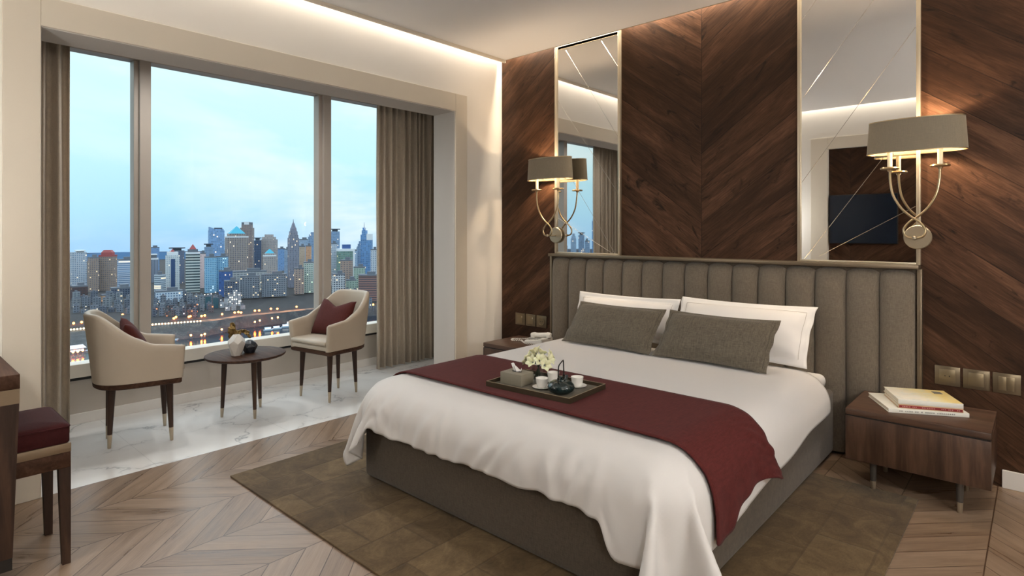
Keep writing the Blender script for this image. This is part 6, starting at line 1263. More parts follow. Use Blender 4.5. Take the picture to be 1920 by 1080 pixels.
BLOCKS = [
    (-963.4, 188.2, -102.5, 93.0, 9.3, 6.0, 13.3, 2),
    (-958.4, 198.1, -102.5, 61.9, 8.4, 5.4, 14.3, 0),
    (-934.1, 204.6, -102.5, 81.3, 9.1, 5.9, 14.9, 0),
    (-930.5, 215.7, -102.5, 57.4, 9.1, 5.9, 14.6, 2),
    (-912.5, 223.4, -102.5, 87.2, 7.8, 5.0, 11.7, 0),
    (-912.5, 234.9, -102.5, 75.4, 7.9, 5.1, 11.6, 1),
    (-906.7, 176.6, -105, 87.1, 6.3, 4.1, 13.0, 0),
    (-894.6, 182.6, -105, 74.3, 6.3, 4.1, 7.4, 0),
    (-888.2, 191.8, -105, 66.2, 7.7, 5.0, 12.1, 0),
    (-873.4, 198.0, -105, 60.0, 6.6, 4.2, 11.3, 1),
    (-879.4, 208.2, -105, 57.1, 6.5, 4.2, 7.5, 1),
    (-874.1, 216.1, -105, 58.3, 6.3, 4.1, 11.2, 0),
    (-851.1, 220.8, -105, 94.7, 7.1, 4.6, 9.7, 0),
    (-891.9, 263.2, -102.2, 53.4, 5.5, 3.6, 10.8, 0),
    (-894.9, 272.5, -102.2, 61.3, 6.0, 3.9, 15.0, 0),
    (-887.1, 277.0, -102.2, 61.0, 6.1, 3.9, 8.7, 0),
    (-879.2, 282.4, -102.2, 55.0, 5.6, 3.6, 10.1, 0),
    (-870.2, 287.6, -102.2, 69.7, 5.1, 3.3, 10.6, 2),
    (-859.2, 294.2, -102.2, 76.0, 6.0, 3.9, 14.1, 0),
    (-849.5, 297.4, -102.2, 80.1, 6.1, 3.9, 13.1, 0),
    (-841.0, 304.5, -102.2, 53.1, 6.7, 4.3, 14.2, 2),
    (-848.5, 248.6, -104, 81.7, 5.6, 3.6, 7.5, 3),
    (-854.3, 258.8, -104, 90.1, 5.8, 3.8, 7.8, 0),
    (-833.9, 262.2, -104, 76.9, 5.6, 3.6, 9.9, 3),
    (-842.7, 271.3, -104, 68.4, 5.3, 3.4, 6.1, 2),
    (-821.0, 272.1, -104, 55.2, 5.3, 3.4, 9.2, 0),
    (-821.7, 280.2, -104, 74.4, 5.5, 3.5, 10.4, 3),
    (-808.0, 283.6, -104, 63.0, 4.9, 3.2, 11.5, 3),
    (-811.3, 292.7, -104, 62.8, 5.1, 3.3, 6.4, 2),
    (-794.0, 297.1, -104, 78.8, 5.9, 3.8, 10.4, 3),
    (-822.6, 240.5, -105.5, 89.5, 4.4, 2.8, 7.6, 1),
    (-806.1, 243.7, -105.5, 53.6, 4.9, 3.2, 13.0, 0),
    (-800.5, 247.9, -105.5, 78.2, 3.9, 2.5, 7.5, 3),
    (-803.4, 256.1, -105.5, 79.9, 4.9, 3.2, 9.7, 0),
    (-791.8, 257.6, -105.5, 53.0, 4.7, 3.0, 10.6, 0),
    (-786.6, 262.7, -105.5, 82.5, 4.3, 2.8, 11.9, 1),
    (-781.2, 267.6, -105.5, 78.0, 5.2, 3.3, 9.6, 3),
    (-771.4, 269.7, -105.5, 70.5, 5.2, 3.3, 11.6, 1),
    (-828.9, 306.4, -103, 84.8, 6.2, 4.0, 16.5, 4),
    (-824.1, 314.6, -103, 63.0, 6.4, 4.1, 14.5, 4),
    (-941.3, 277.8, -101.5, 57.9, 4.7, 3.0, 15.9, 0),
    (-951.8, 287.5, -101.5, 72.8, 6.0, 3.9, 12.3, 2),
    (-944.2, 292.4, -101.5, 85.8, 6.3, 4.0, 12.7, 0),
    (-924.2, 309.2, -101.5, 69.2, 6.0, 3.9, 15.9, 0),
    (-899.7, 308.5, -101.5, 58.8, 6.3, 4.1, 13.8, 2),
    (-885.8, 312.4, -101.5, 79.0, 6.1, 4.0, 12.5, 2),
    (-880.9, 317.2, -101.5, 70.1, 5.6, 3.6, 12.2, 2),
    (-870.6, 324.0, -101.5, 52.9, 6.4, 4.1, 12.2, 0),
    (-873.6, 333.4, -101.5, 84.5, 5.3, 3.4, 10.7, 2),
    (-866.3, 336.4, -101.5, 67.2, 6.2, 4.0, 11.0, 1),
    (-1017.9, 198.7, -101.5, 95.7, 8.0, 5.2, 16.5, 2),
    (-1010.5, 206.2, -101.5, 79.8, 7.3, 4.8, 10.7, 1),
    (-1001.1, 216.4, -101.5, 77.8, 8.6, 5.5, 16.8, 1),
    (-984.2, 234.0, -101.5, 88.0, 6.7, 4.4, 14.3, 2),
    (-971.2, 239.7, -101.5, 83.5, 7.8, 5.1, 15.8, 2),
    (-966.4, 251.5, -101.5, 72.8, 8.9, 5.8, 10.7, 0),
    (-879.5, 259.1, -103.5, 87.2, 5.9, 3.8, 6.8, 2),
    (-863.5, 262.3, -103.5, 61.3, 5.6, 3.6, 10.2, 2),
    (-867.8, 272.6, -103.5, 68.8, 5.9, 3.8, 8.9, 0),
    (-852.3, 283.0, -103.5, 58.1, 6.0, 3.9, 8.5, 2),
    (-838.5, 288.0, -103.5, 61.6, 6.6, 4.3, 10.0, 1),
    (-827.1, 291.2, -103.5, 71.4, 5.8, 3.7, 10.1, 1),
    (-826.2, 298.3, -103.5, 81.2, 5.1, 3.3, 7.3, 2),
    (-815.9, 302.8, -103.5, 78.4, 5.5, 3.5, 9.4, 1),
    (-807.8, 235.8, -105.5, 82.2, 3.7, 2.4, 11.3, 1),
    (-795.6, 252.9, -105.5, 57.5, 3.4, 2.2, 9.4, 3),
    (-709.6, 427.2, -101, 70.4, 7.5, 4.8, 13.6, 2),
    (-701.8, 434.5, -101, 60.9, 8.0, 5.2, 8.1, 0),
    (-699.3, 445.9, -101, 67.7, 7.4, 4.8, 12.2, 2),
    (-689.1, 452.2, -101, 37.6, 7.0, 4.6, 8.4, 0),
    (-679.6, 459.2, -101, 43.2, 8.6, 5.6, 10.9, 0),
    (-772.5, 484.5, -100, 56.5, 6.7, 4.3, 14.6, 2),
    (-760.2, 490.2, -100, 38.7, 7.8, 5.1, 14.1, 1),
    (-752.8, 496.4, -100, 60.7, 7.3, 4.7, 16.2, 0),
    (-750.5, 506.8, -100, 70.9, 7.3, 4.7, 14.5, 1),
    (-742.6, 517.1, -100, 74.4, 7.9, 5.1, 15.1, 1),
    (-821.7, 321.6, -103.5, 77.6, 5.0, 3.2, 9, 5),
    (-822.6, 327.6, -103.5, 60.9, 5.0, 3.2, 13, 5),
    (-825.9, 335.3, -103.5, 80.1, 5.1, 3.3, 18, 5),
    (-825.6, 341.0, -103.5, 74.7, 5.1, 3.3, 23, 5),
    (-824.3, 346.3, -103.5, 75.4, 4.0, 2.6, 20, 5),
    (-795.2, 318.6, -104.5, 77.4, 5.4, 3.5, 6, 5),
    (-794.5, 326.0, -104.5, 64.7, 5.5, 3.5, 9, 5),
    (-795.7, 338.4, -104.5, 78.7, 5.6, 3.6, 6, 5),
    (-1299.7, 213.5, -102, 72.8, 15.7, 10.1, 33.8, 2),
    (-1204.6, 68.6, -102, 75.4, 11.1, 7.2, 42.0, 0),
    (-1054.5, 73.9, -102, 66.6, 7.2, 4.7, 62.0, 1),
    (-1178.1, 121.2, -102, 87.5, 12.1, 7.8, 39.3, 0),
    (-1244.3, 135.5, -102, 102.4, 14.0, 9.1, 46.3, 1),
    (-1480.9, 60.0, -102, 96.2, 12.3, 8.0, 66.6, 0),
    (-1192.8, 114.2, -102, 85.7, 11.4, 7.4, 38.2, 0),
    (-1201.8, 134.5, -102, 65.0, 11.6, 7.5, 33.7, 1),
    (-1316.3, 51.7, -102, 103.6, 12.2, 7.9, 44.9, 1),
    (-1379.8, 120.1, -102, 69.2, 11.9, 7.7, 39.8, 0),
    (-1246.3, 167.3, -102, 67.9, 13.9, 9.0, 40.7, 2),
    (-1026.2, 129.1, -102, 64.9, 9.2, 6.0, 50.2, 0),
    (-1061.6, 67.0, -102, 98.4, 10.3, 6.7, 60.9, 0),
    (-1144.4, 193.6, -102, 60.9, 14.5, 9.4, 63.7, 1),
    (-1164.0, 157.1, -102, 70.0, 8.8, 5.7, 41.9, 2),
    (-759.3, 707.5, -101, 63.0, 13.2, 8.5, 45.0, 0),
    (-753.9, 639.8, -101, 57.2, 17.4, 11.2, 80.7, 2),
    (-826.1, 692.6, -101, 51.8, 18.4, 11.9, 72.0, 0),
    (-859.4, 641.7, -101, 43.1, 13.9, 9.0, 68.0, 1),
    (-637.5, 655.9, -101, 59.7, 14.0, 9.0, 67.1, 0),
    (-762.3, 786.1, -101, 39.2, 20.3, 13.2, 53.6, 1),
    (-670.4, 647.6, -101, 27.2, 16.4, 10.6, 50.2, 2),
    (-799.3, 734.6, -101, 46.6, 19.7, 12.8, 61.0, 1),
    (-657.6, 687.6, -101, 54.8, 10.8, 7.0, 84.5, 1),
]
LAMPS = [
    (-739.7, 213.9, -104.0, 0),
    (-738.9, 216.9, -104.0, 0),
    (-738.0, 219.9, -104.0, 0),
    (-737.2, 222.9, -104.0, 0),
    (-736.3, 225.9, -104.0, 0),
    (-735.4, 228.9, -104.0, 0),
    (-734.6, 231.9, -104.0, 0),
    (-733.7, 235.0, -104.0, 0),
    (-732.8, 238.1, -104.0, 0),
    (-732.0, 241.2, -104.0, 0),
    (-731.1, 244.3, -104.0, 0),
    (-730.2, 247.4, -104.0, 0),
    (-729.3, 250.5, -104.0, 0),
    (-728.4, 253.7, -104.0, 0),
    (-727.5, 256.8, -104.0, 0),
    (-726.6, 260.0, -104.0, 0),
    (-766.2, 144.1, -104.0, 0),
    (-766.2, 146.9, -104.0, 0),
    (-766.2, 149.7, -104.0, 0),
    (-765.7, 152.5, -104.0, 0),
    (-765.7, 155.3, -104.0, 0),
    (-765.5, 244.1, -103.0, 1),
    (-775.5, 249.7, -103.0, 1),
    (-766.3, 261.0, -103.0, 1),
    (-769.7, 263.9, -103.0, 1),
    (-761.9, 274.0, -103.0, 1),
    (-763.8, 278.4, -103.0, 1),
    (-760.0, 297.6, -103.0, 1),
    (-763.1, 314.3, -103.0, 1),
    (-764.6, 319.6, -103.0, 1),
    (-757.0, 319.8, -103.0, 1),
    (-761.3, 339.6, -103.0, 1),
    (-759.7, 344.5, -103.0, 1),
    (-763.8, 362.3, -103.0, 1),
    (-757.4, 368.1, -103.0, 1),
    (-759.2, 396.4, -103.0, 1),
    (-729.1, 408.3, -103.0, 1),
    (-730.4, 496.4, -103.0, 1),
    (-700.3, 481.2, -103.0, 1),
    (-1011.7, 200.0, -103.0, 1),
    (-1019.2, 209.7, -103.0, 1),
    (-1035.4, 220.9, -103.0, 1),
    (-1059.9, 235.0, -103.0, 1),
    (-1061.6, 242.9, -103.0, 1),
    (-954.0, 220.4, -103.0, 1),
    (-847.4, 212.3, -103.0, 1),
    (-809.7, 155.0, -103.0, 1),
    (-812.5, 163.0, -103.0, 1),
    (-825.1, 173.3, -103.0, 1),
    (-961.4, 337.2, -98.0, 2),
    (-961.8, 341.9, -98.0, 2),
    (-966.1, 348.2, -98.0, 2),
    (-966.5, 353.0, -98.0, 2),
    (-966.8, 357.9, -98.0, 2),
    (-971.3, 364.4, -98.0, 2),
    (-991.7, 378.7, -98.0, 2),
    (-1009.0, 459.3, -98.0, 2),
    (-972.2, 293.4, -98.0, 2),
    (-1064.6, 318.4, -98.0, 2),
    (-680.2, 129.2, -113.8, 3),
    (-681.3, 133.2, -114.0, 3),
    (-682.4, 137.2, -113.7, 3),
    (-693.5, 238.1, -113.7, 3),
    (-691.8, 248.5, -114.8, 3),
    (-693.0, 252.4, -114.2, 3),
    (-704.7, 275.4, -113.2, 3),
    (-714.0, 293.9, -112.7, 3),
    (-717.7, 320.0, -110.8, 3),
    (-717.6, 326.0, -110.0, 3),
    (-717.3, 341.5, -108.7, 3),
    (-717.1, 349.1, -108.4, 3),
]
BANK = [
    [(-631.1, 10.4), (-752.5, 13.2), (-772.9, 13.6), (-883.5, 16.2), (-1087.2, 20.8), (-3780.0, 82.2)],
    [(-661.3, 74.3), (-759.5, 85.8), (-778.0, 88.0), (-878.3, 99.8), (-1063.1, 121.6), (-3428.0, 400.0)],
    [(-686.8, 128.0), (-765.1, 143.0), (-782.3, 146.3), (-875.9, 164.2), (-1048.3, 197.1), (-3197.5, 608.2)],
    [(-695.8, 159.9), (-756.0, 174.0), (-772.6, 177.9), (-862.6, 199.0), (-1028.5, 237.9), (-3076.1, 717.8)],
    [(-708.0, 203.1), (-744.5, 213.7), (-760.3, 218.3), (-846.0, 243.3), (-1004.0, 289.2), (-2930.1, 849.7)],
    [(-704.4, 226.6), (-738.2, 237.6), (-753.5, 242.6), (-836.9, 269.7), (-990.4, 319.7), (-2847.4, 924.4)],
    [(-700.4, 252.8), (-731.9, 264.3), (-746.7, 269.7), (-827.5, 299.2), (-976.3, 353.5), (-2759.4, 1003.9)],
    [(-713.6, 278.4), (-733.0, 286.0), (-747.5, 291.7), (-826.5, 322.8), (-972.0, 380.1), (-2697.8, 1059.5)],
    [(-728.0, 306.1), (-740.1, 311.3), (-754.4, 317.3), (-831.5, 350.1), (-973.7, 410.3), (-2636.2, 1115.1)],
    [(-727.6, 339.5), (-739.4, 345.0), (-753.1, 351.4), (-827.7, 386.5), (-965.1, 451.0), (-2548.2, 1194.6)],
    [(-727.2, 375.1), (-738.6, 381.0), (-751.9, 387.9), (-823.9, 425.3), (-956.6, 494.1), (-2460.3, 1274.0)],
    [(-726.8, 413.4), (-737.8, 419.6), (-750.6, 427.0), (-820.1, 466.6), (-948.0, 539.7), (-2372.3, 1353.5)],
    [(-712.2, 445.6), (-722.8, 452.3), (-735.1, 460.0), (-802.0, 502.0), (-925.2, 579.4), (-2284.3, 1432.9)],
    [(-695.5, 482.4), (-712.4, 494.2), (-724.2, 502.4), (-788.3, 546.9), (-906.3, 629.0), (-2187.5, 1520.3)],
    [(-669.1, 552.8), (-687.5, 568.1), (-698.4, 577.2), (-757.6, 626.1), (-866.6, 716.3), (-2020.4, 1671.3)],
    [(-619.1, 685.7), (-640.1, 709.0), (-649.5, 719.4), (-700.5, 775.8), (-794.3, 879.7), (-1738.8, 1925.5)],
]
BOATS = [
    (-732.8, 246.6, 81.2, 34, 1),
    (-699.8, 218.7, 82.4, 16, 0),
    (-759.9, 272.0, 80.1, 15, 0),
    (-687.0, 322.3, 74.7, 11, 0),
    (-688.6, 333.8, 74.0, 11, 0),
    (-693.6, 347.9, 73.2, 11, 0),
    (-736.2, 314.9, 76.7, 14, 0),
    (-738.7, 329.4, 75.8, 12, 0),
    (-746.1, 346.0, 75.0, 12, 0),
    (-707.6, 211.7, 83.1, 16, 0),
    (-701.0, 135.0, 88.8, 24, 1),
    (-723.8, 142.6, 88.6, 14, 0),
    (-709.0, 362.0, 72.8, 12, 0),
]
GZ = -100.
FC = {}
def fac(k, *a, **kw): FC[k] = m_facade('facade_'+k, *a, **kw)
fac('paleapt', '#a9b6c4', '#5f7590', 3.2, 3.3, .55, .55, .05)
fac('brownapt', '#8d8078', '#5a5f6c', 3.0, 3.2, .55, .5, .06)
fac('brownapt2', '#857a78', '#565d6c', 3.4, 3.4, .5, .55, .05)
fac('bluebands', '#b9c8da', '#6683a6', 60., 3.4, 1.1, .5, .02)
fac('darkred', '#4a3d40', '#343943', 4., 3.6, .5, .4, .05)
fac('darkapt', '#556072', '#263348', 3.4, 3.1, .6, .5, .12)
fac('warmlow', '#a08672', '#c79a6e', 3., 3.4, .6, .5, .35, '#ffb27a', 1.6)
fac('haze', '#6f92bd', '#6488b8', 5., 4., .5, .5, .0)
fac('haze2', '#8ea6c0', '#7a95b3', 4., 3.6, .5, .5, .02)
fac('greyframe', '#8a98ab', '#566376', 2.4, 50., .55, 1.1, .0)
fac('whitebands', '#b6c3cf', '#5e7183', 40., 3.2, 1.1, .5, .05)
fac('darkslab', '#5a6880', '#4a5870', 4., 3.4, .5, .5, .03)
fac('whitestripe', '#c3cdd3', '#7f95a8', 3., 3.2, .4, .5, .03)
fac('stripe', '#2f4a72', '#26406a', 3., 3.2, .6, .6, .02)
fac('bandtower', '#c6cfce', '#3e5058', 60., 4.6, 1.1, .52, .03, '#fff0c0')
fac('pinkwall', '#c4b3b5', '#b09ea2', 6., 6., .3, .3, .01)
fac('cyanapt', '#86b2cf', '#4179a4', 3.2, 3.0, .55, .55, .06, '#d6f0ff', 1.1)
fac('bluegrey', '#7d97b4', '#5a779b', 3.2, 3.4, .6, .55, .04)
fac('blueglass', '#86a8cf', '#6d94c4', 3.6, 3.8, .75, .7, .02)
fac('blueglass2', '#6d93bd', '#4c78ab', 3.4, 3.6, .7, .65, .03)
fac('deepblue', '#3c5c94', '#34548a', 4., 4., .5, .5, .04)
fac('ribbrown', '#9b938f', '#565a68', 3.0, 3.6, .5, .72, .08, '#ffeacb')
fac('whitelow', '#aebfd0', '#516a88', 3.4, 3.6, .55, .5, .06)
fac('greyapt', '#76808c', '#394555', 3.4, 3.1, .6, .5, .12)
fac('palelow', '#9aa0a4', '#5b6672', 5., 3.6, .7, .4, .08)
fac('nightblue', '#46566f', '#2f405c', 3.2, 3.3, .55, .55, .12)
fac('beigeapt', '#a19c9c', '#68707c', 3.0, 3.3, .5, .5, .06)
fac('spire', '#848897', '#5b667a', 2.8, 3.4, .45, .75, .04)
fac('beige2', '#b8ab9c', '#93887e', 3.2, 3.3, .5, .4, .04)
fac('orange', '#c9a083', '#a5866f', 3.2, 3.3, .5, .4, .06)
fac('greenwhite', '#a8b4b0', '#54706e', 3.4, 3.2, .55, .5, .1, '#e8ffd8')
fac('brownwhite', '#9c8d86', '#5d5c64', 4.6, 3.2, .5, .5, .06)
fac('whiteapt', '#b4bfcc', '#67788d', 3.4, 3.2, .5, .5, .05)
fac('greenglass', '#7d948f', '#5d807c', 4., 3.6, .8, .6, .06, '#ffe08a')
fac('whitegrid', '#bac4cc', '#2f3d50', 3.6, 3.3, .6, .55, .12)
fac('palegreen', '#8fa39b', '#5b7370', 4., 3.4, .5, .5, .06)
fac('brickapt', '#846b68', '#45434d', 40., 3.3, 1.1, .45, .04)
fac('low0', '#6a7482', '#38424f', 3., 3., .5, .5, .10, '#fff0d0', 1.5)
fac('low1', '#565f6e', '#2c3746', 3., 3., .5, .5, .12, '#ffffff', 1.4)
fac('low2', '#7b848d', '#414c5a', 4., 3., .6, .45, .05)
fac('low3', '#5d5a60', '#3b3c46', 3., 3., .5, .5, .3, '#ff9a5a', 1.8)
fac('low4', '#2f5563', '#284a58', 5., 5., .3, .3, .02)
fac('low5', '#8b939c', '#8f98a2', 2.6, 3., .62, .55, .45, '#fff6e6', 1.6)
M['roofgrey'] = plain('city_roof_grey', '#5b6470', .8, nz=.1, nscale=.2)
M['roofwhite'] = plain('city_roof_white', '#c9d2da', .7, nz=.05, nscale=.2)
M['roofdark'] = plain('city_roof_dark', '#3a4556', .8, nz=.1, nscale=.2)
M['roofred'] = plain('city_roof_red', '#8a4347', .7, nz=.1, nscale=.2)
M['roofteal'] = plain('city_roof_teal', '#2f97b5', .6, nz=.08, nscale=.2)
M['mast'] = plain('city_mast_steel', '#6d7c92', .5, nz=.05)

def tower_bm(rings):
    """stack of closed rings with wall UVs in metres"""
    bm = newbm(); uv = bm.loops.layers.uv.new('UVMap')
    V = [[bm.verts.new(p) for p in r] for r in rings]; n = len(V[0])
    for a, c, ra in zip(V[:-1], V[1:], rings[:-1]):
        acc = 0.
        for i in range(n):
            j = (i+1) % n
            ln_ = (Vector(ra[j])-Vector(ra[i])).length
            f = bm.faces.new((a[i], a[j], c[j], c[i]))
            for l, q in zip(f.loops, ((acc, a[i].co.z), (acc+ln_, a[j].co.z), (acc+ln_, c[j].co.z), (acc, c[i].co.z))): l[uv].uv = q
            acc += ln_
    f = bm.faces.new(V[-1]); f.material_index = 1
    return bm
def rect(w, d, z, cx=0, cy=0): return [(cx-w/2, cy-d/2, z), (cx+w/2, cy-d/2, z), (cx+w/2, cy+d/2, z), (cx-w/2, cy+d/2, z)]
def oct_(w, d, z, n=20): return [(w/2*math.cos(2*PI*i/n), d/2*math.sin(2*PI*i/n), z) for i in range(n)]

def tower(x, y, rot, w, d, H, st, crown, label):
    t = thing('tower_block', label, 'building', (x, y, GZ), L(rot)); fm = FC[st]; rg_ = M['roofgrey']
    def body(name, rings, mats=None, par=t): return obj(name, tower_bm(rings), mats or [fm, rg_], par, False)
    def pbox(name, w_, d_, z0, z1, m, cx=0, cy=0, par=t):
        b = newbm(); box(b, cx-w_/2, cx+w_/2, cy-d_/2, cy+d_/2, z0, z1); return obj(name, b, m, par, False)
    if crown == 'drum': body('facade', [oct_(w, w, 0), oct_(w, w, H)]); pbox('plant_room', w*.35, w*.35, H, H+5, M['roofgrey'])
    elif crown == 'spire':
        hb = H; body('facade', [rect(w, d, 0), rect(w, d, hb)])
        S = w/20.
        body('crown', [rect(w*.86, d*.86, hb), rect(w*.86, d*.86, hb+6*S), rect(w*.74, d*.74, hb+6*S), rect(w*.72, d*.72, hb+14*S), rect(w*.6, d*.6, hb+14*S), rect(w*.5, d*.5, hb+22*S), rect(w*.42, d*.42, hb+22*S), rect(w*.22, d*.22, hb+31*S), rect(w*.07, d*.07, hb+34*S)])
        b = newbm(); tube(b, [(0, 0, hb+33*S), (0, 0, hb+41*S)], [.9, .25], 6); obj('spire', b, M['mast'], t)
    else:
        body('facade', [rect(w, d, 0), rect(w, d, H)])
        if crown == 'flat':
            pbox('parapet', w*1.01, d*1.01, H-1.2, H+1., rg_); pbox('plant_room', w*.4, d*.5, H+.5, H+5, rg_, w*.12)
        elif crown == 'slab':
            pbox('roof_slab', w*.62, d*1.1, H+1.5, H+3.5, M['roofwhite'], w*.1); pbox('plant_room', w*.5, d*.6, H, H+1.6, rg_, w*.1)
        elif crown == 'hip':
            body('upper_storeys', [rect(w*.72, d*.8, H), rect(w*.72, d*.8, H+5), rect(w*.45, d*.6, H+9)], [M['roofred'], M['roofred']]); pbox('parapet', w*1.02, d*1.02, H-2, H+.8, M['roofred'])
        elif crown == 'frame':
            pbox('roof_frame', w*1.02, d*1.02, H-1., H+2, M['roofwhite']); pbox('roof_slab', w*.8, d*1.0, H+8, H+10, M['roofwhite']); pbox('plant_room', w*.7, d*.8, H+2, H+8, M['roofgrey'])
        elif crown == 'frame2':
            pbox('roof_frame', w*1.03, d*1.03, H-3., H+1.5, M['roofwhite']); pbox('side_frame', w*.12, d*1.04, 0, H, M['roofwhite'], w*.46); pbox('roof_sign', w*.5, d*.4, H+1.5, H+9, M['roofteal'] if False else FC['deepblue'], w*.05)
        elif crown == 'cap':
            pbox('roof_neck', w*.6, d*.6, H, H+4, rg_); pbox('roof_cap', w*1.12, d*1.1, H+4, H+6, M['roofdark'])
        elif crown == 'stripe':
            pbox('centre_stripe', w*.30, 1.2, 2, H-6, FC['stripe'], w*.0, -d/2-.4); pbox('parapet', w*.8, d*.9, H, H+6, M['roofwhite']); body('roof_turret', [rect(w*.3, d*.4, H+6), rect(w*.05, d*.1, H+11)], [M['roofred'], M['roofred']])
        elif crown == 'redpyr':
            body('upper_storeys', [rect(w*.72, d*.8, H), rect(w*.72, d*.8, H+6)], [rg_, rg_]); body('pyramid_roof', [rect(w*.5, d*.8, H+6), rect(.6, .6, H+14)], [M['roofred'], M['roofred']]); pbox('parapet', w*1.02, d*1.05, H-2, H+.8, M['roofwhite'])
        elif crown == 'fin':
            body('upper_storeys', [rect(w*.9, d*.8, H), rect(w*.9, d*.8, H+3)])
            b = newbm(); s = H*.075
            ring_surface(b, [[(-w*.5, -d*.35, H), (-w*.05, -d*.35, H), (-w*.25, -d*.35, H+s*.7), (-w*.5, -d*.35, H+s)], [(-w*.5, d*.2, H), (-w*.05, d*.2, H), (-w*.25, d*.2, H+s*.7), (-w*.5, d*.2, H+s)]]); obj('roof_fin', b, FC['blueglass'], t, False)
            pbox('roof_cap', w*.5, d*.7, H+3, H+6, M['roofdark'], w*.12)
        elif crown == 'tealpyr':
            k = w*.62; body('upper_storeys', [rect(w*.8, d*.85, H), rect(w*.8, d*.85, H+w*.14)]); body('pyramid_roof', [rect(w*.74, d*.8, H+w*.14), rect(.8, .8, H+w*.14+k*.62)], [M['roofteal'], M['roofteal']]); pbox('light_cornice', w*1.02, d*1.03, H-2.5, H, M['roofwhite'])
        elif crown == 'crown':
            body('upper_storeys', [rect(w*.8, d*.8, H), rect(w*.8, d*.8, H+7)])
            for s in (-1, 1): pbox('roof_horn', w*.2, d*.5, H+7, H+12, M['roofgrey'], s*w*.32)
            pbox('roof_cap', w*.4, d*.6, H+7, H+13, M['roofwhite'])
        elif crown == 'step':
            body('upper_storeys', [rect(w*.8, d*.8, H), rect(w*.8, d*.8, H+5), rect(w*.5, d*.6, H+5), rect(w*.5, d*.6, H+10)])
        elif crown == 'mast':
            body('upper_storeys', [rect(w*.4, d*.8, H, -w*.2), rect(w*.4, d*.8, H+8, -w*.2), rect(w*.2, d*.5, H+8, -w*.25), rect(w*.2, d*.5, H+13, -w*.25)])
            pbox('roof_cap', w*.42, d*.95, H-10, H+1.5, M['roofwhite'], w*.3, -.5)
            b = newbm(); tube(b, [(-w*.25, 0, H+12), (-w*.25, 0, H+23)], [.7, .25], 6); obj('mast', b, M['mast'], t)
    return t
for row in TOWERS: tower(*row)

BL = ['low grey riverside block with scattered lit windows', 'low dark riverside block with white lit windows', 'low pale grey riverside block', 'low riverside block lit orange by the street lamps', 'dark green sheeted block on the riverbank slope', 'brightly lit small white block stepping up the wooded bank']
for x, y, bz, rot, w, d, H, k in BLOCKS:
    t = thing('low_block', BL[k], 'building', (x, y, bz-3), L(rot), BL[k]+'s')
    obj('facade', tower_bm([rect(w, d, 0), rect(w, d, H+3)]), [FC['low%d' % k], M['roofdark']], t, False)
    b = newbm(); box(b, -w*.2, w*.15, -d*.2, d*.3, H+3, H+5); obj('roof_hut', b, M['roofgrey'], t, False)

M['lampwarm'] = m_emit('warm_promenade_lamp', (1, .74, .34, 1), 7., False)
M['lamporange'] = m_emit('orange_street_lamp', (1, .22, .03, 1), 30., False)
M['streakglobe'] = m_emit('added_orange_streak_globe', (1, .13, .012, 1), 260., False)  # globes added at the water edge to give the river its orange streaks
M['lampwhite'] = m_emit('white_flood_lamp', (1, .93, .78, 1), 3.5, False)
for kind, (mat, r, lab, grp, ph) in enumerate((('lampwarm', .95, 'warm globe lamp in the row along the riverside promenade', 'promenade lamps', 7.), ('lamporange', 1.25, 'orange street lamp along the riverside road', 'orange street lamps', 9.), ('lampwhite', .8, 'white lamp on the terrace above the wooded bank', 'terrace lamps', 6.), ('streakglobe', .9, 'added orange globe low over the river, there to streak the water', 'added water streak globes', 4.))):
    first = None
    for x, y, z, k in LAMPS:
        if k != kind: continue
        if first is None:
            t = thing('street_lamp', lab, 'street lamp', (x, y, z), 0, grp)
            b = newbm(); bmesh.ops.create_icosphere(b, subdivisions=2, radius=r); obj('globe', b, M[mat], t)
            b = newbm(); tube(b, [(0, 0, -ph), (0, 0, -r*.9)], .16, 6); obj('post', b, M['mast'], t); first = t
        else:
            c = copy_tree(first); c.location = (x, y, z)

# ground, water, hills
def m_ground():
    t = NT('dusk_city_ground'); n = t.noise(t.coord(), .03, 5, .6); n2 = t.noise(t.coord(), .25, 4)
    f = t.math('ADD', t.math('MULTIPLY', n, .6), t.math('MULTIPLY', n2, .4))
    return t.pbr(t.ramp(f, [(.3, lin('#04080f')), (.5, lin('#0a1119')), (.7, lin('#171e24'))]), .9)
def m_bank():
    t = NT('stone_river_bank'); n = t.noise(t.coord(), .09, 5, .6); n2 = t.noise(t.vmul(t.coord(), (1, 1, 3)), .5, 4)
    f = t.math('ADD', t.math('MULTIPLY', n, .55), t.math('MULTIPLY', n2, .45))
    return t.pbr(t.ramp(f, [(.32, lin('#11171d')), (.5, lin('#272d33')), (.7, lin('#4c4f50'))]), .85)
def m_water():
    t = NT('dark_river_water'); c = t.coord()
    n = t.noise(t.vmul(c, (1., 1., 1.)), .5, 3, .6)
    nr = t.bump(n, .05, .3)
    d = t.n('ShaderNodeBsdfDiffuse'); d.inputs[0].default_value = lin('#14202e')
    g = t.n('ShaderNodeBsdfGlossy'); g.inputs['Roughness'].default_value = .15; t.set(g.inputs['Normal'], nr)
    mx = t.n('ShaderNodeMixShader'); mx.inputs[0].default_value = .30
    t.t.links.new(d.outputs[0], mx.inputs[1]); t.t.links.new(g.outputs[0], mx.inputs[2]); t.t.links.new(mx.outputs[0], t.out.inputs[0])
    return t.m
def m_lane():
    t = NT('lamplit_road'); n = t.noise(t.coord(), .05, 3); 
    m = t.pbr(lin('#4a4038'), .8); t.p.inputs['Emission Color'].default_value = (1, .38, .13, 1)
    t.set(t.p.inputs['Emission Strength'], t.mapr(n, .45, .65, .0, .55)); t.m.cycles.emission_sampling = 'NONE'  # lamp glow on the road is put in as patchy orange emission
    return m
